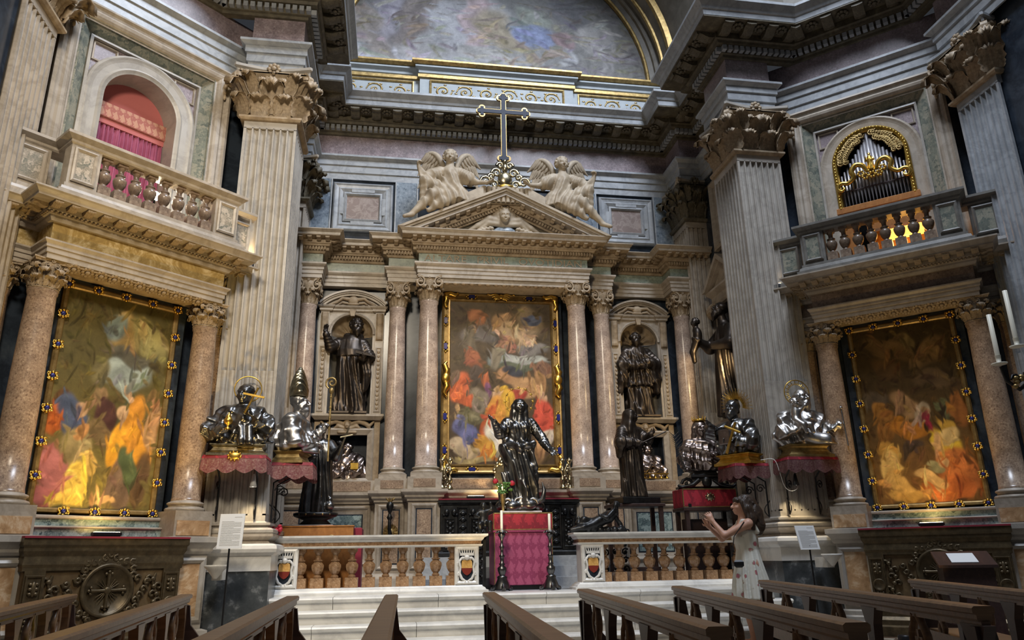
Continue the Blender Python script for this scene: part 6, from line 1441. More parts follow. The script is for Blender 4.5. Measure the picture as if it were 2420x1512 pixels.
# 7: old man with rayed halo, child and staff on the front shelf
sc = bust_sculpt([((-.24,0,.40),(-.34,-.12,.18),(-.10,-.26,.22),1.25),((.24,0,.40),(.38,-.05,.20),(.46,-.20,.22),1.1)], dict(c=(.03,-.06,0.68),s=.265,yaw=.25,pitch=-.08,hair='tonsure',beard=.8), cloak=(.37,.21), ph=4.2, fdir=(.6,.2,-.7))
sc.ell((-.17,-.22,.40),(.07,.07,.12),.02); sc.head((-.17,-.24,.57),.13,.3,0,'curly'); sc.chain([(-.12,-.26,.46),(-.06,-.30,.52),(-.01,-.28,.58)],[.03,.025,.02]); sc.chain([(-.2,-.26,.32),(-.14,-.34,.24),(-.12,-.36,.14)],[.05,.04,.028]); sc.chain([(-.12,-.24,.30),(-.04,-.34,.24),(-.02,-.36,.14)],[.05,.04,.028])
sc.hand((.46,-.20,.22),(.1,-.5,.6),(-.8,-.3,.1),.15,1.0,rf=.012); sc.chain([(.0,-.18,.1),(.2,-.26,.03),(.34,-.24,-.06)],[.10,.10,.06],.04)
b = bust('saint_bust', 'silver bust of a bearded old man with rayed halo holding a child', (3.88,9.90,ZS+.19), -.05, 'silver', sc, 1.0)
plinth(b,.56,.32,.19,'old_gold',-.19); ring_halo(b,(.03,.06,.78),.19,'gold'); rays(b,(.03,.07,.78),.12,.185,36,'gold'); m = MB(); m.tube([(.52,-.26,-.04),(.50,-.25,.50)],.011,6); m.sphere((.50,-.25,.50),.022,8,5); m.build('staff', M_('silver'), b)
# ------------------------------------------------------------------ full-length statues
def statue(name, label, loc, rz, mat, sc, scale=1, cat='statue', group=None):
    t = empty(name, loc, rz, None, label, cat, group, scale=scale); sc.build('figure', M_(mat), t); return t
# left niche: friar with raised hand and book
sc = Sculpt((-.56,-.50,0),(.56,.32,1.92),.0125)
sc.robe([(0,.02,0,.27,.22,1.0),(.25,.02,0,.255,.20,1.1),(.6,.0,-.01,.235,.19,1.0),(.95,-.02,-.02,.21,.17,.8),(1.20,-.02,-.02,.23,.17,.5),(1.38,0,-.01,.22,.15,.25),(1.48,.0,0,.10,.10,0)],8,.13,.6,1.4,.03)
sc.robe([(1.06,.01,-.01,.285,.205,.4),(1.18,.01,-.01,.275,.20,.3),(1.36,.01,0,.21,.16,.2),(1.47,.01,0,.12,.12,0)],5,.06,2,0,.012)
sc.cap((-.2,0,1.34),.09,(.2,0,1.34),.09,.04)
sc.chain([(-.22,0,1.34),(-.36,-.14,1.22),(-.44,-.26,1.42)],[.10,.10,.06],.03,fold=.005,nf=4); sc.hand((-.44,-.27,1.43),(-.1,-.2,.9),(.6,-.7,.2),.19,.35,rf=.014)
sc.chain([(.22,0,1.32),(.34,-.06,1.06),(.20,-.26,1.0)],[.10,.11,.07],.03,fold=.005,nf=4); sc.hand((.20,-.26,1.0),(.3,-.5,.1),(0,-.2,.9),.19,.6,rf=.014)
sc.chain([(.26,-.10,1.0),(.30,-.12,.75),(.27,-.10,.45)],[.09,.07,.05],.04); sc.folds((-.5,-.4,0),(.5,.3,1.05),.012,(1,.4,.12),26,1.2); sc.folds((-.5,-.4,0),(.5,.3,1.0),.003,(1,.5,.2),52,1.0,3)
sc.head((.08,-.06,1.66),.27,.25,-.05,'curly',.7); sc.cap((-.08,.02,1.46),.08,(.14,.02,1.46),.08,.03)
t = statue('niche_statue', 'bronze statue of a caped friar raising a hand, in the left niche', (-2.745,13.46,3.50), 0, 'bronze', sc, 1.0, group='bronze niche statues')
MB().box(-.33,.33,-.22,.24,.0,.05,.01).build('base', M_('bronze'), t); sb = MB(); sb.loft([[(.10,-.42,1.05),(.42,-.36,1.0),(.44,-.20,1.02),(.12,-.26,1.07)],[(.10,-.42,1.10),(.42,-.36,1.03),(.44,-.20,1.05),(.12,-.26,1.12)]]); sb.build('open_book', M_('bronze'), t)
# right niche: standing priest with gathered surplice
sc = Sculpt((-.50,-.44,0),(.50,.32,1.80),.0125)
sc.robe([(0,0,0,.27,.20,.9),(.35,0,0,.24,.19,1),(.62,0,0,.22,.17,.8)],7,.12,1.0,.8,.02)
sc.robe([(.60,0,-.01,.285,.215,1.3),(.80,0,-.01,.27,.205,1.2),(1.02,0,-.01,.24,.18,.8),(1.22,0,0,.23,.16,.5),(1.36,0,0,.18,.13,.2),(1.44,0,0,.09,.09,0)],11,.10,.3,1.2,.012)
sc.cap((-.19,0,1.30),.09,(.19,0,1.30),.09,.04)
sc.chain([(-.21,0,1.28),(-.33,-.08,1.02),(-.04,-.26,.98)],[.10,.12,.075],.03,fold=.005,nf=4); sc.hand((-.04,-.26,.98),(.7,-.3,-.2),(0,-.9,-.2),.18,.5,rf=.013)
sc.chain([(.21,0,1.28),(.33,-.08,1.04),(.06,-.24,1.04)],[.10,.12,.075],.03,fold=.005,nf=4); sc.hand((.06,-.25,1.04),(-.7,-.3,-.3),(0,-.9,-.2),.18,.5,rf=.013)
sc.chain([(-.30,-.1,1.0),(-.36,-.08,.7),(-.40,-.06,.50)],[.10,.09,.07],.04); sc.chain([(.30,-.1,1.0),(.36,-.06,.75),(.36,-.04,.52)],[.09,.08,.06],.04)
sc.folds((-.48,-.4,0),(.48,.3,1.35),.011,(.9,.5,.25),28,1.2,1); sc.folds((-.48,-.4,.5),(.48,.3,1.3),.004,(.6,.5,.6),44,1.0,4); sc.head((-.02,-.05,1.58),.25,-.15,-.1,'tonsure',.6)
t = statue('niche_statue', 'bronze statue of a priest in gathered surplice, in the right niche', (2.70,13.46,3.50), 0, 'bronze', sc, 1.0, group='bronze niche statues'); MB().box(-.33,.33,-.22,.24,0,.05,.01).build('base', M_('bronze'), t)
# side aedicule: robed saint carrying a child
sc = Sculpt((-.62,-.55,0),(.5,.35,2.15),.0145)
sc.robe([(0,0,0,.30,.25,.9),(.5,0,0,.27,.22,1),(1.0,0,0,.25,.2,.8),(1.4,0,0,.25,.18,.5),(1.58,0,0,.18,.14,.2),(1.68,0,0,.09,.09,0)],8,.12,0,1,.03); sc.head((0,-.06,1.90),.29,0,-.3,'tonsure',.8)
sc.chain([(-.22,0,1.5),(-.36,-.16,1.28),(-.3,-.36,1.36)],[.11,.11,.07],.03); sc.hand((-.3,-.36,1.36),(.2,-.8,.2),(.2,0,.9),.2,.3,rf=.015); sc.chain([(.22,0,1.5),(.34,-.1,1.2),(.1,-.3,1.2)],[.11,.11,.07],.03)
sc.ell((-.30,-.40,1.50),(.09,.08,.15),.02); sc.head((-.33,-.42,1.74),.17,.5,0,'curly'); sc.chain([(-.34,-.42,1.6),(-.46,-.36,1.68),(-.5,-.3,1.8)],[.045,.04,.03]); sc.chain([(-.28,-.44,1.38),(-.34,-.5,1.2),(-.36,-.48,1.02)],[.07,.055,.035]); sc.chain([(-.36,-.4,1.38),(-.44,-.46,1.22),(-.46,-.42,1.06)],[.07,.055,.035])
statue('aedicule_statue', 'dark bronze saint carrying a child in the right side wall, behind the great pilaster', (3.80,11.80,3.27), -PI/2, 'bronze', sc)
# central madonna
sc = Sculpt((-.56,-.46,0),(.62,.36,1.86),.0125)
sc.ell((0,0,.09),(.30,.20,.11),.03); [sc.ell((.26*math.cos(k*1.05),.16*math.sin(k*1.05)-.02,.07+.02*(k%2)),(.11,.09,.08),.03) for k in range(6)]
sc.robe([(.14,.04,0,.24,.20,1.0),(.35,.03,0,.235,.19,1.1),(.65,.0,-.01,.215,.18,1.0),(.88,-.02,-.02,.19,.155,.8),(1.04,-.02,-.01,.165,.135,.4),(1.16,0,-.01,.185,.14,.25),(1.32,.01,0,.185,.125,.15),(1.42,.01,0,.08,.08,0)],8,.13,.2,2.6,.03)
for q in (-1,1): sc.ell((.01+q*.075,-.11,1.24),(.075,.06,.07),.04)
sc.cap((-.15,0,1.34),.075,(.17,0,1.34),.075,.04)
sc.chain([(-.18,0,1.33),(-.29,-.08,1.16),(-.38,-.28,1.29)],[.085,.085,.048],.03,fold=.004,nf=5); sc.hand((-.38,-.29,1.30),(-.5,-.6,.35),(.2,-.3,.9),.17,.25,rf=.012)
sc.chain([(.19,0,1.33),(.34,-.06,1.10),(.45,-.22,.90)],[.08,.075,.045],.03,fold=.004,nf=5); sc.hand((.45,-.22,.90),(.5,-.4,-.6),(-.2,-.8,.4),.17,.25,rf=.012)
sc.chain([(-.20,-.02,1.05),(-.23,-.06,.92),(-.20,-.08,.74)],[.06,.075,.045],.04); sc.chain([(-.20,-.10,.98),(.0,-.19,.93),(.20,-.10,1.0)],[.05,.055,.05],.03); sc.chain([(.19,-.06,.95),(.20,-.1,.65),(.17,-.1,.4)],[.05,.055,.04],.04)
sc.chain([(.02,.10,1.5),(.03,.16,1.2),(.06,.16,.8)],[.15,.18,.16],.03); sc.folds((-.5,-.4,.16),(.5,.3,1.10),.013,(.8,.4,.42),26,1.5,2); sc.folds((-.5,-.4,.16),(.5,.3,1.05),.003,(.9,.4,.3),48,1.0,1); sc.folds((-.4,-.4,1.08),(.4,.3,1.40),.004,(1,.3,.25),60,1.0,1); sc.head((.02,-.06,1.58),.25,.05,-.22,'long')
t = statue('madonna_statue', 'dark silver statue of a robed woman with star halo on the red draped pedestal', (-.02,11.30,1.685), -.1, 'dark_silver', sc)
m = MB(); [m.tube([(.22*math.cos(2*PI*k/30),.02,.22*math.sin(2*PI*k/30)) for k in range(31)],.004,4)]
for k in range(12):
    a = 2*PI*k/12; x, z = .22*math.cos(a), .22*math.sin(a)
    for j in range(5): m.tube([(x,.0,z),(x+.028*math.cos(j*1.257),.0,z+.028*math.sin(j*1.257))],[.009,.002],4)
m.build('star_halo', M_('gold'), t, (.02,.04,1.68))
m = MB(); m.tube([(.20,-.10,.10),(.33,-.14,.16),(.36,-.12,.30),(.33,-.10,.42)],[.035,.045,.03,.006],8); m.tube([(-.20,-.10,.10),(-.29,-.14,.16),(-.31,-.12,.28),(-.29,-.10,.38)],[.035,.04,.028,.006],8); m.build('crescent', M_('dark_silver'), t)
m = MB(); [m.tube([(cx+r_*(1-k/16)*math.cos(k*.7),-.17,.10+r_*(1-k/16)*math.sin(k*.7)) for k in range(14)],.020,6) for cx, r_ in ((-.20,.09),(-.02,.11),(.17,.09))]; m.build('cloud_scrolls', M_('silver'), t)
# right standing nun
sc = Sculpt((-.42,-.46,0),(.42,.32,1.48),.011)
sc.robe([(.0,0,0,.20,.18,1.0),(.3,0,0,.18,.16,1.1),(.65,0,0,.17,.15,1.0),(.90,0,0,.18,.145,.6),(1.08,0,0,.17,.125,.3),(1.16,0,0,.08,.08,0)],9,.11,1,.9,.03); sc.cap((-.13,0,1.06),.075,(.13,0,1.06),.075,.03)
sc.chain([(-.16,0,1.05),(-.23,-.08,.86),(.02,-.22,.84)],[.085,.10,.045],.03,fold=.004,nf=5); sc.hand((.02,-.22,.84),(.7,-.3,0),(0,-.3,-.9),.14,.4,rf=.0105); sc.chain([(-.22,-.06,.86),(-.24,-.04,.66)],[.09,.05],.04)
sc.chain([(.16,0,1.05),(.26,-.1,.92),(.22,-.26,.98)],[.08,.085,.042],.03,fold=.004,nf=5); sc.hand((.22,-.26,.98),(.3,-.6,.4),(-.6,-.4,.5),.14,.6,rf=.0105)
sc.folds((-.4,-.4,0),(.4,.3,1.02),.009,(1,.4,.1),34,1.0); sc.folds((-.4,-.4,0),(.4,.3,1.0),.003,(1,.5,.15),62,1.0,2); sc.head((.03,-.04,1.30),.20,.85,-.05,'short',veil=True)
t = statue('nun_statue', 'bronze standing statue of a veiled nun on a dark table right of the altar', (1.87,11.62,1.90), .25, 'bronze', sc, 1.0); MB().box(-.34,.34,-.22,.20,-.10,.0,.01).build('base', M_('dark_bronze'), t); m = MB(); m.tube([(.0,-.28,.82),(.45,-.36,1.02)],.01,6); m.build('staff', M_('bronze'), t)
# left standing statue half hidden by the bishop
sc = Sculpt((-.42,-.42,0),(.52,.32,1.35),.0115)
sc.robe([(.0,0,0,.22,.19,1.0),(.3,0,0,.20,.17,1.1),(.65,0,0,.18,.15,1.0),(.88,0,0,.19,.145,.6),(1.02,0,0,.16,.12,.2),(1.1,0,0,.07,.07,0)],8,.12,.3,.6,.03)
sc.chain([(.15,0,1.0),(.26,-.12,.82),(.33,-.26,.92)],[.085,.085,.045],.03); sc.hand((.33,-.26,.92),(.1,-.4,.8),(-.9,0,.1),.15,1.0,rf=.012); sc.chain([(-.15,0,1.0),(-.24,-.1,.8),(-.05,-.24,.8)],[.085,.085,.045],.03); sc.head((0,-.04,1.2),.20,0,0,'short',.4)
sc.ell((.20,-.10,.10),(.07,.07,.07),.01); sc.ell((.2,-.1,.19),(.04,.04,.045),.01)
t = statue('crossbearer_statue', 'dark silver standing statue holding a cross, half hidden behind the bishop bust', (-3.02,11.55,1.70), .0, 'dark_silver', sc, 1.0)
m = MB(); m.tube([(.30,-.34,.80),(.44,-.38,1.20)],.013,6); m.tube([(.32,-.37,1.06),(.50,-.37,1.10)],.013,6); m.build('cross', M_('gilt_silver'), t)
m = MB(); m.lathe([(.30,-.05),(.32,-.03),(.32,.0),(.28,.01)],24,sy=.7); m.lathe([(.20,-.20),(.24,-.16),(.17,-.10),(.27,-.06),(.3,-.05)],16,sy=.7); m.build('base', M_('dark_bronze'), t); m = MB(); [m.sphere((.29*math.cos(k*PI/8),.2*math.sin(k*PI/8),-.02),(.03,.03,.025),6,4) for k in range(16)]; m.build('gilt_gadroons', M_('old_gold'), t)
# ------------------------------------------------------------------ marble angels seated on the gable
def angel(s):
    sc = Sculpt((-1.0,-.40,-.72),(.82,.42,1.16),.014)
    X = lambda p: (p[0], p[1], p[2])
    sc.chain([(.02,0,0),(-.02,-.02,.25),(-.04,-.02,.44)],[.20,.15,.15],.05); sc.cap((-.20,0,.47),.09,(.13,0,.47),.09,.04); sc.robe([(-.16,.06,-.02,.30,.22,1),(.05,.04,-.02,.25,.19,1),(.2,.0,-.02,.165,.13,.6),(.38,-.03,-.02,.18,.135,.4),(.50,-.04,-.01,.10,.09,0)],8,.11,.5,1.5,.03)
    sc.chain([(-.22,0,.46),(-.40,-.06,.34)],[.11,.13],.03,fold=.008,nf=4); sc.chain([(-.36,-.06,.36),(-.52,-.12,.30),(-.62,-.18,.46)],[.055,.05,.04],.02); sc.hand((-.62,-.18,.46),(.0,-.1,.9),(.6,-.6,0),.17,1.1,rf=.015)
    sc.chain([(.15,0,.46),(.32,-.06,.33)],[.11,.13],.03,fold=.008,nf=4); sc.chain([(.30,-.06,.34),(.46,-.12,.24),(.62,-.2,.20)],[.055,.05,.038],.02); sc.hand((.62,-.2,.20),(.8,-.3,.1),(0,-.1,.9),.17,.4,rf=.015)
    # legs: one knee raised, one stretched down the slope
    sc.chain([(-.05,-.06,.0),(-.50,-.16,.18),(-.54,-.10,-.22)],[.15,.10,.06],.04,fold=.005,nf=4); sc.chain([(-.54,-.10,-.24),(-.60,-.2,-.28)],[.045,.035],.02)
    sc.chain([(.0,-.10,-.08),(-.32,-.22,-.10),(-.72,-.20,-.50)],[.16,.11,.055],.04,fold=.006,nf=2); sc.chain([(-.72,-.2,-.52),(-.86,-.28,-.60)],[.05,.035],.02)
    sc.chain([(.0,-.12,-.12),(-.2,-.22,-.26),(-.42,-.20,-.42)],[.13,.10,.05],.05); sc.chain([(-.62,-.18,.42),(-.58,-.16,.28),(-.50,-.14,.22)],[.03,.03,.04],.02)
    sc.folds((-.6,-.4,-.45),(.5,.35,.46),.016,(1,.5,.35),24,.9); sc.head((-.04,-.06,.76),.29,-.1,.05,'curly')
    if s > 0:
        sc.D = sc.D[::-1].copy(); lo = sc.lo.copy(); sc.lo = np.array([-(lo[0]+sc.h*(sc.n[0]-1)), lo[1], lo[2]])
    return sc
def wing_mesh():
    m = MB()
    for row, (n, L0, off, dz) in enumerate(((9,.62,.06,0),(8,.40,.025,.02),(7,.22,-.01,.03))):
        for k in range(n):
            a = k/(n-1); x = .02+.30*a; z = .30+.22*math.sin(a*PI*.62)+dz; L_ = L0*(.55+.45*a); bend = .10*a
            P = [(x*.9,off,z),(x+.02,off+.01,z-L_*.35),(x+.05+bend*.4,off+.015,z-L_*.7),(x+.07+bend,off+.01,z-L_)]
            m.tube(spline(P,2),[.030,.036,.038,.036,.030,.020,.008],6,flat=.45) if False else m.tube(P,[.036,.042,.036,.010],6)
    m.tube(spline([(-.02,.0,.10),(.02,-.01,.30),(.12,-.01,.47),(.24,.0,.53),(.34,.01,.48)],3),[.05,.052,.055,.056,.058,.058,.056,.054,.05,.046,.04,.035,.028],8)
    return m.mesh('wing', M_('statue_stone'))
WING = wing_mesh()
def wings(t, s):
    for q in (-1, 1): inst('wing', WING, t, (q*.13-s*-.03*1, .14, .42), (0,0,q*.35), (q*1.05,1,1.05))
statue('marble_angel', 'seated marble angel with spread wings on the left slope of the gable', (-1.00,12.46,7.46), 0, 'statue_stone', angel(-1), 1.0, 'angel', 'gable angels')
wings(bpy.data.objects['marble_angel'], -1)
statue('marble_angel', 'seated marble angel with spread wings on the right slope of the gable', (1.08,12.46,7.46), 0, 'statue_stone', angel(1), 1.0, 'angel', 'gable angels')
wings(bpy.data.objects['marble_angel.001'], 1)
for s in (-1,1): o_ = MB().loft([[(s*.42,y,7.40),(s*.74,y,7.27),(s*.74,y,7.45),(s*.42,y,7.62)] for y in (12.30,12.7)]).build('angel_seat', M_('statue_stone'), PT)
# ------------------------------------------------------------------ draped pedestal, candles, flowers
t = empty('draped_pedestal', (-.03,11.0,.60), 0, None, 'square pedestal hung with red and rose damask, carrying the silver statue', 'pedestal')
MB().box(-.42,.42,.0,.62,.06,.80,.008).build('lower_hanging', M_('rose_damask'), t); MB().box(-.40,.40,.02,.6,.0,.07).build('dark_foot', M_('black_metal'), t)
MB().box(-.43,.43,-.01,.63,.805,1.055,.01).build('upper_hanging', M_('red_damask'), t); MB().box(-.44,.44,-.02,.64,.785,.81).build('mauve_band', M_('rose_damask'), t)
MB().box(-.435,.435,-.015,-.008,1.04,1.056).box(-.435,.435,-.015,-.008,.812,.826).box(-.426,-.414,-.006,0,.06,.79).box(.414,.426,-.006,0,.06,.79).box(-.437,-.425,-.015,0,.81,1.05).box(.425,.437,-.015,0,.81,1.05).build('gold_braid', M_('old_gold'), t)
MB().box(-.28,.30,.08,.58,1.056,1.085,.008).build('white_slab', M_('step_marble'), t)
def candlestick(label, loc, h, hc):
    c = empty('candlestick', loc, 0, None, label, 'candlestick', 'tall silver candlesticks')
    m = MB()
    for k in range(3):
        a = k*2*PI/3-PI/2; m.tube([(.05*math.cos(a),.05*math.sin(a),.10),(.10*math.cos(a),.10*math.sin(a),.05),(.14*math.cos(a),.14*math.sin(a),.02),(.165*math.cos(a),.165*math.sin(a),.025)],[.03,.03,.03,.028],7)
    m.lathe([(.11,.03),(.10,.08),(.065,.16),(.075,.18),(.05,.20)],12); m.build('tripod_foot', M_('dark_silver'), c)
    P = [(.035,.20),(.045,.22),(.06,.26),(.065,.30),(.03,.33),(.045,.35),(.025,.37),(.03,.44),(.042,.46),(.02,.48),(.022,.55),(.038,.58),(.02,.60),(.018,.66),(.03,.70),(.05,.73),(.055,.75),(.022,.76)]
    MB().lathe([(r, z*h/.8) for r, z in P],14).build('stem', M_('dark_silver'), c)
    m = MB(); m.lathe([(.02,.75*h/.8),(.05,.77*h/.8),(.075,.785*h/.8),(.07,.795*h/.8),(.02,.80*h/.8)],14); [m.tube([(.07*math.cos(k*PI/4),.07*math.sin(k*PI/4),.785*h/.8),(.085*math.cos(k*PI/4),.085*math.sin(k*PI/4),.765*h/.8)],.008,5) for k in range(8)]; m.build('drip_pan', M_('dark_silver'), c)
    MB().lathe([(.019,.79*h/.8),(.019,h+hc),(.004,h+hc+.004)],12).build('candle', M_('candle_wax'), c); return c
candlestick('silver candlestick with white candle at the left corner of the red pedestal', (-.385,10.72,.60), .80, .27)
candlestick('silver candlestick with white candle at the right corner of the red pedestal', (.30,10.72,.60), .80, .22)
v = empty('flower_vase', (-.30,11.14,1.66), 0, None, 'slender gold vase with red roses and green leaves on the red pedestal', 'vase')
MB().lathe([(.035,0),(.04,.01),(.022,.03),(.025,.12),(.045,.26),(.05,.27),(.04,.26)],14).build('vase', M_('old_gold'), v)
m = MB(); random.seed(5)
for k in range(34):
    a = random.uniform(0,2*PI); r_ = random.uniform(.02,.14); z = .28+random.uniform(.0,.16); m.sphere((r_*math.cos(a),r_*math.sin(a)*.6,z),(.03,.012,.018),5,3)
for a in range(9): m.tube([(0,0,.24),(.06*math.cos(a*.7),.03*math.sin(a*.7),.36),(.12*math.cos(a*.7),.06*math.sin(a*.7),.42)],.005,4)
m.build('leaves', M_('leaf_green'), v)
for x, z in ((-.11,.46),(.14,.43)):
    m = MB(); m.sphere((x,0,z),(.035,.035,.04)); [m.sphere((x+.02*math.cos(k*1.26),.02*math.sin(k*1.26),z-.005),(.025,.022,.03),6,4) for k in range(5)]; m.build('rose', M_('rose_red'), v)
# silver furniture on the altar ledge
for x, lab in ((-1.04,'ornate silver double candlestick at the left foot of the central painting'),(1.03,'ornate silver double candlestick at the right foot of the central painting')):
    c = empty('ledge_candelabrum', (x,12.72,2.135), 0, None, lab, 'candelabrum', 'silver candelabra on the altar ledge')
    for q in (-.06,.07):
        MB().lathe([(.055,0),(.06,.03),(.03,.06),(.02,.09),(.045,.13),(.05,.17),(.02,.21),(.018,.26),(.04,.29),(.045,.33),(.02,.36),(.016,.42),(.04,.46),(.055,.50),(.02,.51),(.015,.53)],10,(q,.02*(q>0),0)).build('stem', M_('gilt_silver'), c)
    m = MB(); m.tube(spline([(-.02,-.04,.02),(.03,-.05,.14),(-.03,-.05,.28),(.03,-.04,.42)],4),.02,6); [m.sphere((.03*math.sin(k*1.1),-.045,.03+.045*k),(.035,.025,.03),6,4) for k in range(9)]; m.build('leaf_ornament', M_('gilt_silver'), c)
c = empty('silver_reliquary', (-.12,12.70,2.135), 0, None, 'small ornate silver reliquary on the altar ledge behind the silver statue', 'reliquary')
MB().box(-.14,.14,-.06,.08,0,.06,.01).box(-.10,.10,-.04,.06,.06,.42,.02).build('case', M_('gilt_silver'), c); m = MB(); [m.sphere((.11*math.cos(k*.7),-.06,.24+.2*math.sin(k*.7)),(.035,.025,.04),7,5) for k in range(9)]; m.sphere((0,-.03,.47),(.05,.04,.07)); m.build('relief', M_('gilt_silver'), c)
# bronze sconce on the left dado
c = empty('wall_sconce', (-1.93,12.80,1.45), 0, None, 'bronze and gold shell sconce with leafy flame on the left dado', 'sconce')
m = MB(); [m.tube([(0,0,0),(.12*math.cos(k*PI/6),-.03,.15*math.sin(k*PI/6)*.9)],[.02,.03],6) for k in range(12)]; m.sphere((0,-.03,0),(.07,.05,.08)); m.build('shell_plate', M_('old_gold'), c)
MB().tube([(0,-.04,-.02),(.0,-.14,-.06),(-.02,-.20,.06),(-.02,-.18,.22)],[.03,.035,.03,.025],8).build('arm', M_('dark_bronze'), c)
MB().lathe([(.03,.20),(.05,.23),(.03,.27),(.02,.30),(.045,.36),(.06,.40),(.055,.45),(.03,.48)],12,(-.02,-.18,0)).build('urn', M_('dark_bronze'), c)
m = MB(); [m.tube([(-.02,-.18,.47),(-.02+.05*math.cos(k*.9),-.18+.03*math.sin(k*.9),.52),(-.02+.08*math.cos(k*.9),-.18+.05*math.sin(k*.9),.55)],[.012,.014,.003],5) for k in range(7)]; m.build('leaf_flame', M_('old_gold'), c)
# tables and cases behind the balustrades
t = empty('draped_table', (-2.95,11.35,.60), 0, None, 'maroon covered table behind the left balustrade', 'table')
MB().box(-.68,.62,-.10,.55,.0,.88,.01).build('cloth', M_('red_cloth'), t); MB().box(-.60,.20,-.02,.45,.88,.93,.006).build('lid_edge', M_('cream_marble'), t); MB().box(-.24,.22,-.03,.0,.80,.92).build('magenta_front', M_('magenta_cloth'), t)
b_ = empty('wooden_chest', (-2.94,11.10,.60), 0, None, 'honey coloured wooden chest standing behind the left balustrade', 'chest'); MB().box(-.50,.50,-.10,.12,.0,.885,.008).build('box', M_('honey_wood'), b_); MB().box(-.51,.51,-.11,.13,.885,.905,.004).build('lid', M_('honey_wood'), b_)
m = MB(); [m.tube([(.20+.05*(1-k/10)*math.cos(k*.8),-.115,.75+.03*(1-k/10)*math.sin(k*.8)) for k in range(9)],.008,4)]; m.build('keyhole_plate', M_('old_gold'), b_)
t = empty('dark_table', (1.86,11.62,.60), 0, None, 'dark wooden table carrying the nun statue', 'table')
MB().box(-.42,.42,-.26,.26,1.15,1.20,.008).build('top', M_('dark_wood'), t)
for x in (-.36,.36):
    for y in (-.2,.2): MB().box(x-.03,x+.03,y-.03,y+.03,0,1.15).build('leg', M_('dark_wood'), t)
MB().box(-.36,.36,-.02,.02,.2,.26).build('stretcher', M_('dark_wood'), t)
t = empty('dark_table', (2.88,11.25,.60), 0, None, 'dark wooden table under the red damask case', 'table')
MB().box(-.44,.44,-.24,.24,1.06,1.115,.008).build('top', M_('dark_wood'), t)
for x in (-.38,.38):
    for y in (-.19,.19): MB().box(x-.03,x+.03,y-.03,y+.03,0,1.06).build('leg', M_('dark_wood'), t)
MB().box(-.34,.34,.0,.15,.05,.95).build('back_board', M_('dark_wood'), t)
t = empty('damask_case', (2.88,11.25,1.715), 0, None, 'red damask covered case with brass plaque under the crowned lady bust', 'case')
MB().box(-.43,.43,-.22,.22,.0,.275,.006).build('box', M_('red_damask'), t); MB().box(-.432,.432,-.225,-.219,.262,.276).box(-.432,.432,-.225,-.219,.0,.012).box(-.434,-.424,-.225,-.2,.0,.27).box(.424,.434,-.225,-.2,0,.27).build('gold_braid', M_('old_gold'), t)
m = MB(); m.sphere((0,-.225,.15),(.06,.02,.05),12,8); [m.sphere((.07*math.cos(k*.7),-.225,.15+.055*math.sin(k*.7)),.014,6,4) for k in range(9)]; m.build('brass_plaque', M_('gilt_silver'), t); MB().box(-.36,-.31,-.226,-.2,.0,.05).box(.31,.36,-.226,-.2,.0,.05).build('handle_slot', M_('black_metal'), t)
# picture lights under the shelves
for x, lab in ((-3.64,'small white cone lamp hanging under the red shelf of the left pilaster'),(3.66,'small dark cone lamp hanging under the shelf of the right pilaster')):
    c = empty('cone_lamp', (x,9.86,1.93), 0, None, lab, 'lamp'); MB().lathe([(.012,.16),(.022,.13),(.026,.10),(.045,.0),(.042,.0),(.02,.09)],14).build('shade', M_('lamp_shade' if x < 0 else 'dark_bronze'), c); MB().tube([(0,0,.15),(.0,.02,.28),(0,.1,.32)],.005,5).build('cord', M_('black_metal'), c)
    MB().sphere((0,0,.015),(.03,.03,.012)).build('bulb', M_('glow_white'), c)
    sp = lamp('cone_lamp_light', 'SPOT', (0,0,-.01), (0,.13,-1), 14, (1,.80,.5), .03, 95, .5); sp.parent = c
# text boards on thin stands
def board(label, loc, rz, w, h, tilt, hp):
    c = empty('text_board', loc, rz, None, label, 'sign', 'visitor text boards')
    M = Matrix.Translation((0,0,hp)) @ Matrix.Rotation(tilt,4,'X')
    MB().box(-w/2,w/2,0,.012,0,h).xf(M).build('panel', M_('paper'), c)
    m = MB(); n = 24
    for k in range(n): m.box(-w*.40,w*(.40 if k % 6 != 5 else .1),-.002,0,h*(.09+.72*k/n),h*(.09+.72*k/n)+h*.010)
    m.box(w*.10,w*.40,-.002,0,h*.90,h*.915); m.xf(M); m.build('printed_lines', M_('print'), c)
    MB().tube([(0,.02,0),(0,.02,hp+.05)],.011,8).build('pole', M_('black_metal'), c); MB().lathe([(.13,0),(.13,.012),(.02,.02),(.012,.03)],16,(0,.02,0)).build('foot', M_('black_metal'), c)
board('white printed text board on a black pole beside the left great pilaster', (-3.75,9.3,0), -.15, .285, .39, -.10, 1.19)
board('white printed text board on a pole beside the right great pilaster', (3.43,9.3,0), .12, .29, .31, -.25, 1.07)
# holy water stoups
for x, lab in ((-3.92,'small marble holy water bowl beside the left great pilaster'),(3.86,'small marble shell bowl beside the right great pilaster')):
    c = empty('holy_water_bowl', (x,9.55,1.0), 0, None, lab, 'bowl'); MB().lathe([(.02,-.14),(.05,-.10),(.09,-.05),(.13,-.01),(.135,.01),(.12,.012),(.08,-.03),(.0,-.05)],20).build('bowl', M_('step_marble'), c); MB().box(-.05,.05,.05,.35,-.16,-.03).build('bracket', M_('step_marble'), c)
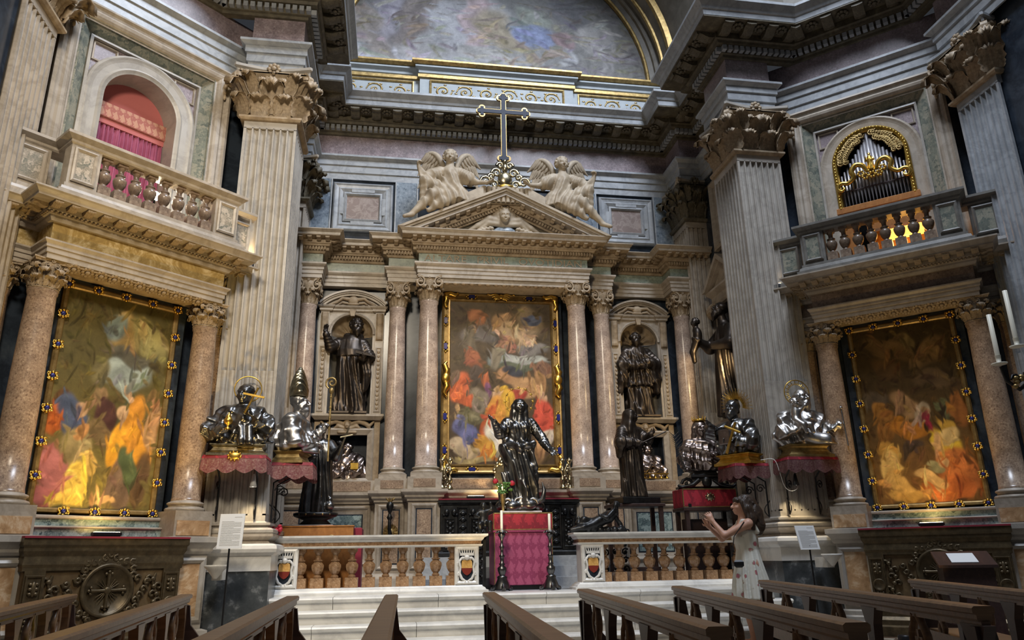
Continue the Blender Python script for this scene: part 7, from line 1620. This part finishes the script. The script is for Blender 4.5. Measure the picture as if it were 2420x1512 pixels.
# candelabrum at the right edge
c = empty('standing_candelabrum', (4.05,6.1,0), 0, None, 'tall black and gold candelabrum with two white candles at the right edge', 'candelabrum')
MB().lathe([(.22,0),(.22,.04),(.10,.08),(.05,.14),(.03,.3),(.025,2.45),(.05,2.5),(.03,2.55),(.02,2.65)],14).build('stem', M_('dark_bronze'), c)
m = MB(); [m.tube([(0,0,2.55),(q*.10,0,2.48),(q*.22,0,2.56),(q*.25,0,2.70)],[.018,.02,.018,.016],7) for q in (-1,1)]; [m.tube([(q*(.13+.06*(1-k/11)*math.cos(k*.8)),-.02,2.57+.06*(1-k/11)*math.sin(k*.8)) for k in range(10)],.012,5) for q in (-1,1)]; m.build('arms', M_('dark_bronze'), c)
m = MB(); [m.sphere((.16*math.cos(k*.52),-.02,2.55+.05*math.sin(k*1.9)),(.03,.03,.025),6,4) for k in range(12)]; m.build('gilt_leaves', M_('old_gold'), c)
for x, z, hh in ((-.26,2.72,.50),(-.0,2.66,.58),(.26,2.72,.5)):
    if x == 0: x = -.02; z = 2.9
    MB().lathe([(.065,z),(.07,z+.012),(.02,z+.02),(.024,z+.06),(.026,z+.09)],12,(x,0,0)).build('drip_pan', M_('candle_wax'), c)
    MB().lathe([(.022,z+.06),(.022,z+hh),(.004,z+hh+.004)],12,(x,0,0)).build('candle', M_('candle_wax'), c)
# wooden prayer desk
c = empty('prayer_desk', (4.30,7.7,0), -.5, None, 'dark reddish wooden prayer desk with a white sheet on top before the right altar', 'desk')
MB().loft([[(-.26,-.18,0),(.26,-.18,0),(.26,.20,0),(-.26,.20,0)],[(-.24,-.14,.86),(.24,-.14,.86),(.24,.20,.98),(-.24,.20,.98)]]).build('body', M_('dark_wood'), c); MB().loft([[(-.28,-.18,.85),(.28,-.18,.85),(.28,.22,.99),(-.28,.22,.99)],[(-.28,-.18,.88),(.28,-.18,.88),(.28,.22,1.02),(-.28,.22,1.02)]]).build('slanted_top', M_('dark_wood'), c)
MB().loft([[(-.14,-.12,.905),(.12,-.12,.905),(.12,.14,.997),(-.14,.14,.997)],[(-.14,-.12,.909),(.12,-.12,.909),(.12,.14,1.001),(-.14,.14,1.001)]]).build('sheet', M_('paper'), c); MB().box(-.27,.27,-.55,-.18,.05,.16,.01).build('kneeler', M_('red_cloth'), c)
# ------------------------------------------------------------------ pews
def pew(label, far, near, dark=False):
    a, b = Vector(far), Vector(near); d = (b-a); L = d.length; rz = math.atan2(d.y, d.x)   # local +x runs to the near end
    p = empty('pew', (a.x, a.y, 0), rz, None, label, 'pew', 'wooden pews')
    wm = M_('wood'); H = .82
    prof = [(-.026,H-.062),(-.032,H-.052),(-.032,H-.034),(-.045,H-.028),(-.046,H-.008),(-.036,H),(.036,H),(.046,H-.008),(.045,H-.028),(.032,H-.034),(.032,H-.052),(.026,H-.062)]
    MB().loft([[(x,y,z) for y, z in prof] for x in (-.03,L)]).build('top_rail', wm, p)
    n = max(3, int(round(L/1.0))); xs_ = [.05+(L-.12)*k/n for k in range(n+1)]
    MB().box(0,L,-.018,.018,H-.085,H-.055).build('upper_board', wm, p); MB().box(0,L,-.018,.018,.38,.46).build('lower_board', wm, p)
    stm = MB().loft([[(-.055,y,0),(.055,y,0),(.045,y,.30),(.038,y,.52),(.055,y,.66),(.10,y,.745),(-.10,y,.745),(-.055,y,.66),(-.038,y,.52),(-.045,y,.30)] for y in (-.024,.024)]).mesh('stile', M_('dark_wood') if dark else wm)
    for x in xs_: inst('stile', stm, p, (x,0,0))
    lm_ = MB()
    for q in (-1,1):
        lm_.tube(spline([(q*.02,0,.44),(q*.045,0,.49),(q*.02,0,.535),(q*.075,0,.60),(q*.078,0,.655),(q*.045,0,.70),(q*.018,0,.745)],2),[.018,.02,.022,.022,.018,.02,.022,.022,.022,.022,.02,.022,.024],6)
    lm_.box(-.010,.010,-.011,.011,.585,.675).box(-.04,.04,-.010,.010,.618,.642).sphere((0,0,.63),(.018,.015,.018),6,4).sphere((0,0,.535),(.028,.02,.028),6,4)
    lme_ = lm_.mesh('lyre_splat', wm)
    for x0, x1 in zip(xs_, xs_[1:]): inst('lyre_splat', lme_, p, ((x0+x1)/2,0,0))
    # seat towards the altar-right side (+x in the chapel)
    MB().box(0,L,.02,.40,.42,.455,.008).build('seat', M_('honey_wood') if not dark else wm, p)
    en = [(.0,.0),(.38,.0),(.36,.08),(.30,.16),(.34,.30),(.40,.42),(.34,.46),(.14,.50),(.06,.60),(.04,.74),(-.04,.74),(-.03,.4),(-.05,.0)]
    em = MB().loft([[(x,y,z) for y, z in en] for x in (-.02,.025)]).mesh('end_panel', M_('dark_wood'))
    inst('end_panel', em, p, (0,0,0)); inst('end_panel', em, p, (L-.04,0,0)); MB().box(0,L,-.28,-.14,.10,.13,.006).build('kneeling_board', wm, p); return p
PW = [((-4.45,6.85),(-3.75,3.4),'leftmost pew, its top rail cut by the left frame edge'),((-3.43,6.28),(-2.99,2.6),'second pew from the left edge, in front of the left side altar'),((-2.56,5.52),(-2.47,2.4),'third pew from the left, rail rising toward the white text board'),
 ((-1.897,5.36),(-1.95,2.2),'middle pew seen end-on with its rail pointing at the altar'),((-1.235,5.36),(-1.42,2.2),'pew just right of the middle one, far end below the red pedestal'),((-.533,5.52),(-.837,2.49),'pew whose far end stands below the right balustrade coat of arms'),
 ((.214,5.62),(-.36,2.47),'pew directly in front of the woman in the floral dress'),((1.282,6.38),(.534,2.97),'pew with far end below the right great pilaster'),((2.293,5.80),(1.40,3.3),'rightmost pew before the right side altar')]
for i, (a, b, lb) in enumerate(PW): pew(lb, a, b, dark=i >= 4)
c = empty('seat_cushion', (-3.95,5.7,.455), 1.75, None, 'yellow cushion on the leftmost pew', 'cushion'); MB().box(-.45,.45,-.15,.15,0,.07,.02).build('yellow_cover', M_('yellow_cloth'), c)
# floor tiles near the pews
tl = structure(empty('floor_tiles', (0,0,0)))
tm = [MB().box(-.082,.082,-.082,.082,0,.006).mesh('tile', M_(k)) for k in ('tile_light','tile_brown')]
cnt = 0
for i in range(-30,60):
    for j in range(-30,60):
        x = 2.6+(i-j)*.1195; y = 8.0+(i+j)*.1195
        if .9 < x < 4.8 and 7.2 < y < 9.25 and cnt < 300 and not (i % 1): inst('tile', tm[(i+j*0) % 2 if (j % 2) else (i+1) % 2], tl, (x,y,0), (0,0,PI/4)); cnt += 1

c = empty('power_cable', (0,0,0), 0, None, 'thin white cable looping down from the shelves on the right great pilaster', 'cable')
MB().tube(spline([(3.30,10.10,2.31),(3.42,9.95,2.30),(3.47,9.92,2.12),(3.52,9.93,1.93),(3.62,9.95,1.86),(3.74,9.98,1.90),(3.78,10.05,2.0)],4),.0045,6).build('cord', M_('paper'), c)
c = empty('red_flowers', (-3.40,10.45,1.36), 0, None, 'small bunch of dark red flowers at the left end of the altar balustrade', 'flowers')
m = MB(); random.seed(9)
for k in range(16): m.sphere((random.uniform(-.07,.07),random.uniform(-.05,.05),random.uniform(.02,.13)),(.028,.028,.024),6,4)
m.build('petals', M_('rose_red'), c); MB().lathe([(.035,0),(.05,.03),(.045,.05)],10).build('dish', M_('dark_bronze'), c)
# ------------------------------------------------------------------ visitor
def visitor():
    t = empty('person', (2.36,8.88,0), -PI/2-.22, None, 'woman in a long white floral sundress standing before the steps, arms raised forward', 'person')
    sc = Sculpt((-.34,-.60,-.01),(.34,.28,1.76),.0095)
    # legs and feet
    for q in (-1, 1):
        y0 = .03*q
        sc.chain([(q*.09,y0,.90),(q*.095,y0-.01,.48),(q*.10,y0+.02,.09)],[.088,.056,.036],.02); sc.ell((q*.095,y0+.015,.33),(.052,.06,.12),.03)
        sc.chain([(q*.10,y0+.03,.045),(q*.105,y0-.09,.03),(q*.11,y0-.15,.022)],[.038,.034,.024],.02)
    sc.ell((0,0,.95),(.165,.125,.14),.04); sc.chain([(0,0,1.0),(0,0,1.12),(0,0,1.28),(0,.01,1.36)],[.13,.115,.125,.10],.05); sc.cap((-.15,.01,1.385),.055,(.15,.01,1.385),.055,.05)
    # arms reaching forward, forearms up
    for q in (-1, 1):
        sh = np.array((q*.175,.0,1.375)); el = np.array((q*.17,-.29,1.245)); ha = np.array((q*.075,-.40,1.42))
        if q < 0: el = np.array((-.20,-.25,1.22)); ha = np.array((-.07,-.42,1.36))
        sc.chain([sh,el],[.052,.040],.03); sc.chain([el,ha],[.040,.026],.02)
        sc.hand(ha,(-q*.25,-.35,.85),(-q*.9,-.1,.0),.165,.55,thumb=-q,rf=.0085)
    sc.head((0,-.02,1.595),.225,0,-.12,'bald')
    sc.build('body', M_('skin'), t)
    d = Sculpt((-.36,-.32,.50),(.36,.32,1.46),.010)
    d.robe([(.52,0,.0,.27,.23,1.0),(.75,0,0,.225,.195,.9),(.95,0,0,.185,.15,.6),(1.08,0,0,.145,.13,.35),(1.20,0,-.005,.155,.14,.25),(1.31,0,-.01,.150,.13,.1)],11,.085,.4,.4,.02)
    d.ell((-.07,-.10,1.22),(.075,.06,.07),.03); d.ell((.07,-.10,1.22),(.075,.06,.07),.03)
    for q in (-1, 1): d.chain([(q*.09,-.115,1.29),(q*.11,-.05,1.41),(q*.115,.06,1.42),(q*.10,.12,1.28)],[.026,.024,.024,.026],.01)
    d.build('dress', M_('floral_dress'), t)
    h = Sculpt((-.22,-.22,1.24),(.22,.28,1.76),.009)
    h.ell((0,.035,1.63),(.098,.108,.105),.02,amp=.006,fq=90); h.ell((0,-.075,1.665),(.075,.03,.035),.02)
    for q in (-1, 1): h.chain([(q*.075,-.03,1.66),(q*.105,.03,1.56),(q*.115,.06,1.44),(q*.12,.07,1.33)],[.03,.045,.05,.03],.03)
    h.chain([(0,.08,1.62),(0,.125,1.5),(0,.14,1.36),(0,.14,1.29)],[.085,.10,.10,.06],.04)
    h.folds((-.2,-.2,1.25),(.2,.26,1.75),.006,(1,.6,.15),70,1.0); h.build('hair', M_('hair'), t)
    b = empty('handbag', (2.13,8.66,.88), -.3, None, 'small black handbag hanging at the hip of the woman', 'bag')
    MB().box(-.055,.055,-.02,.02,0,.085,.02).build('pouch', M_('black_metal'), b); MB().tube([(-.07,0,.12),(-.02,.02,.35),(.12,.06,.52)],.006,5).build('strap', M_('black_metal'), b)
visitor()
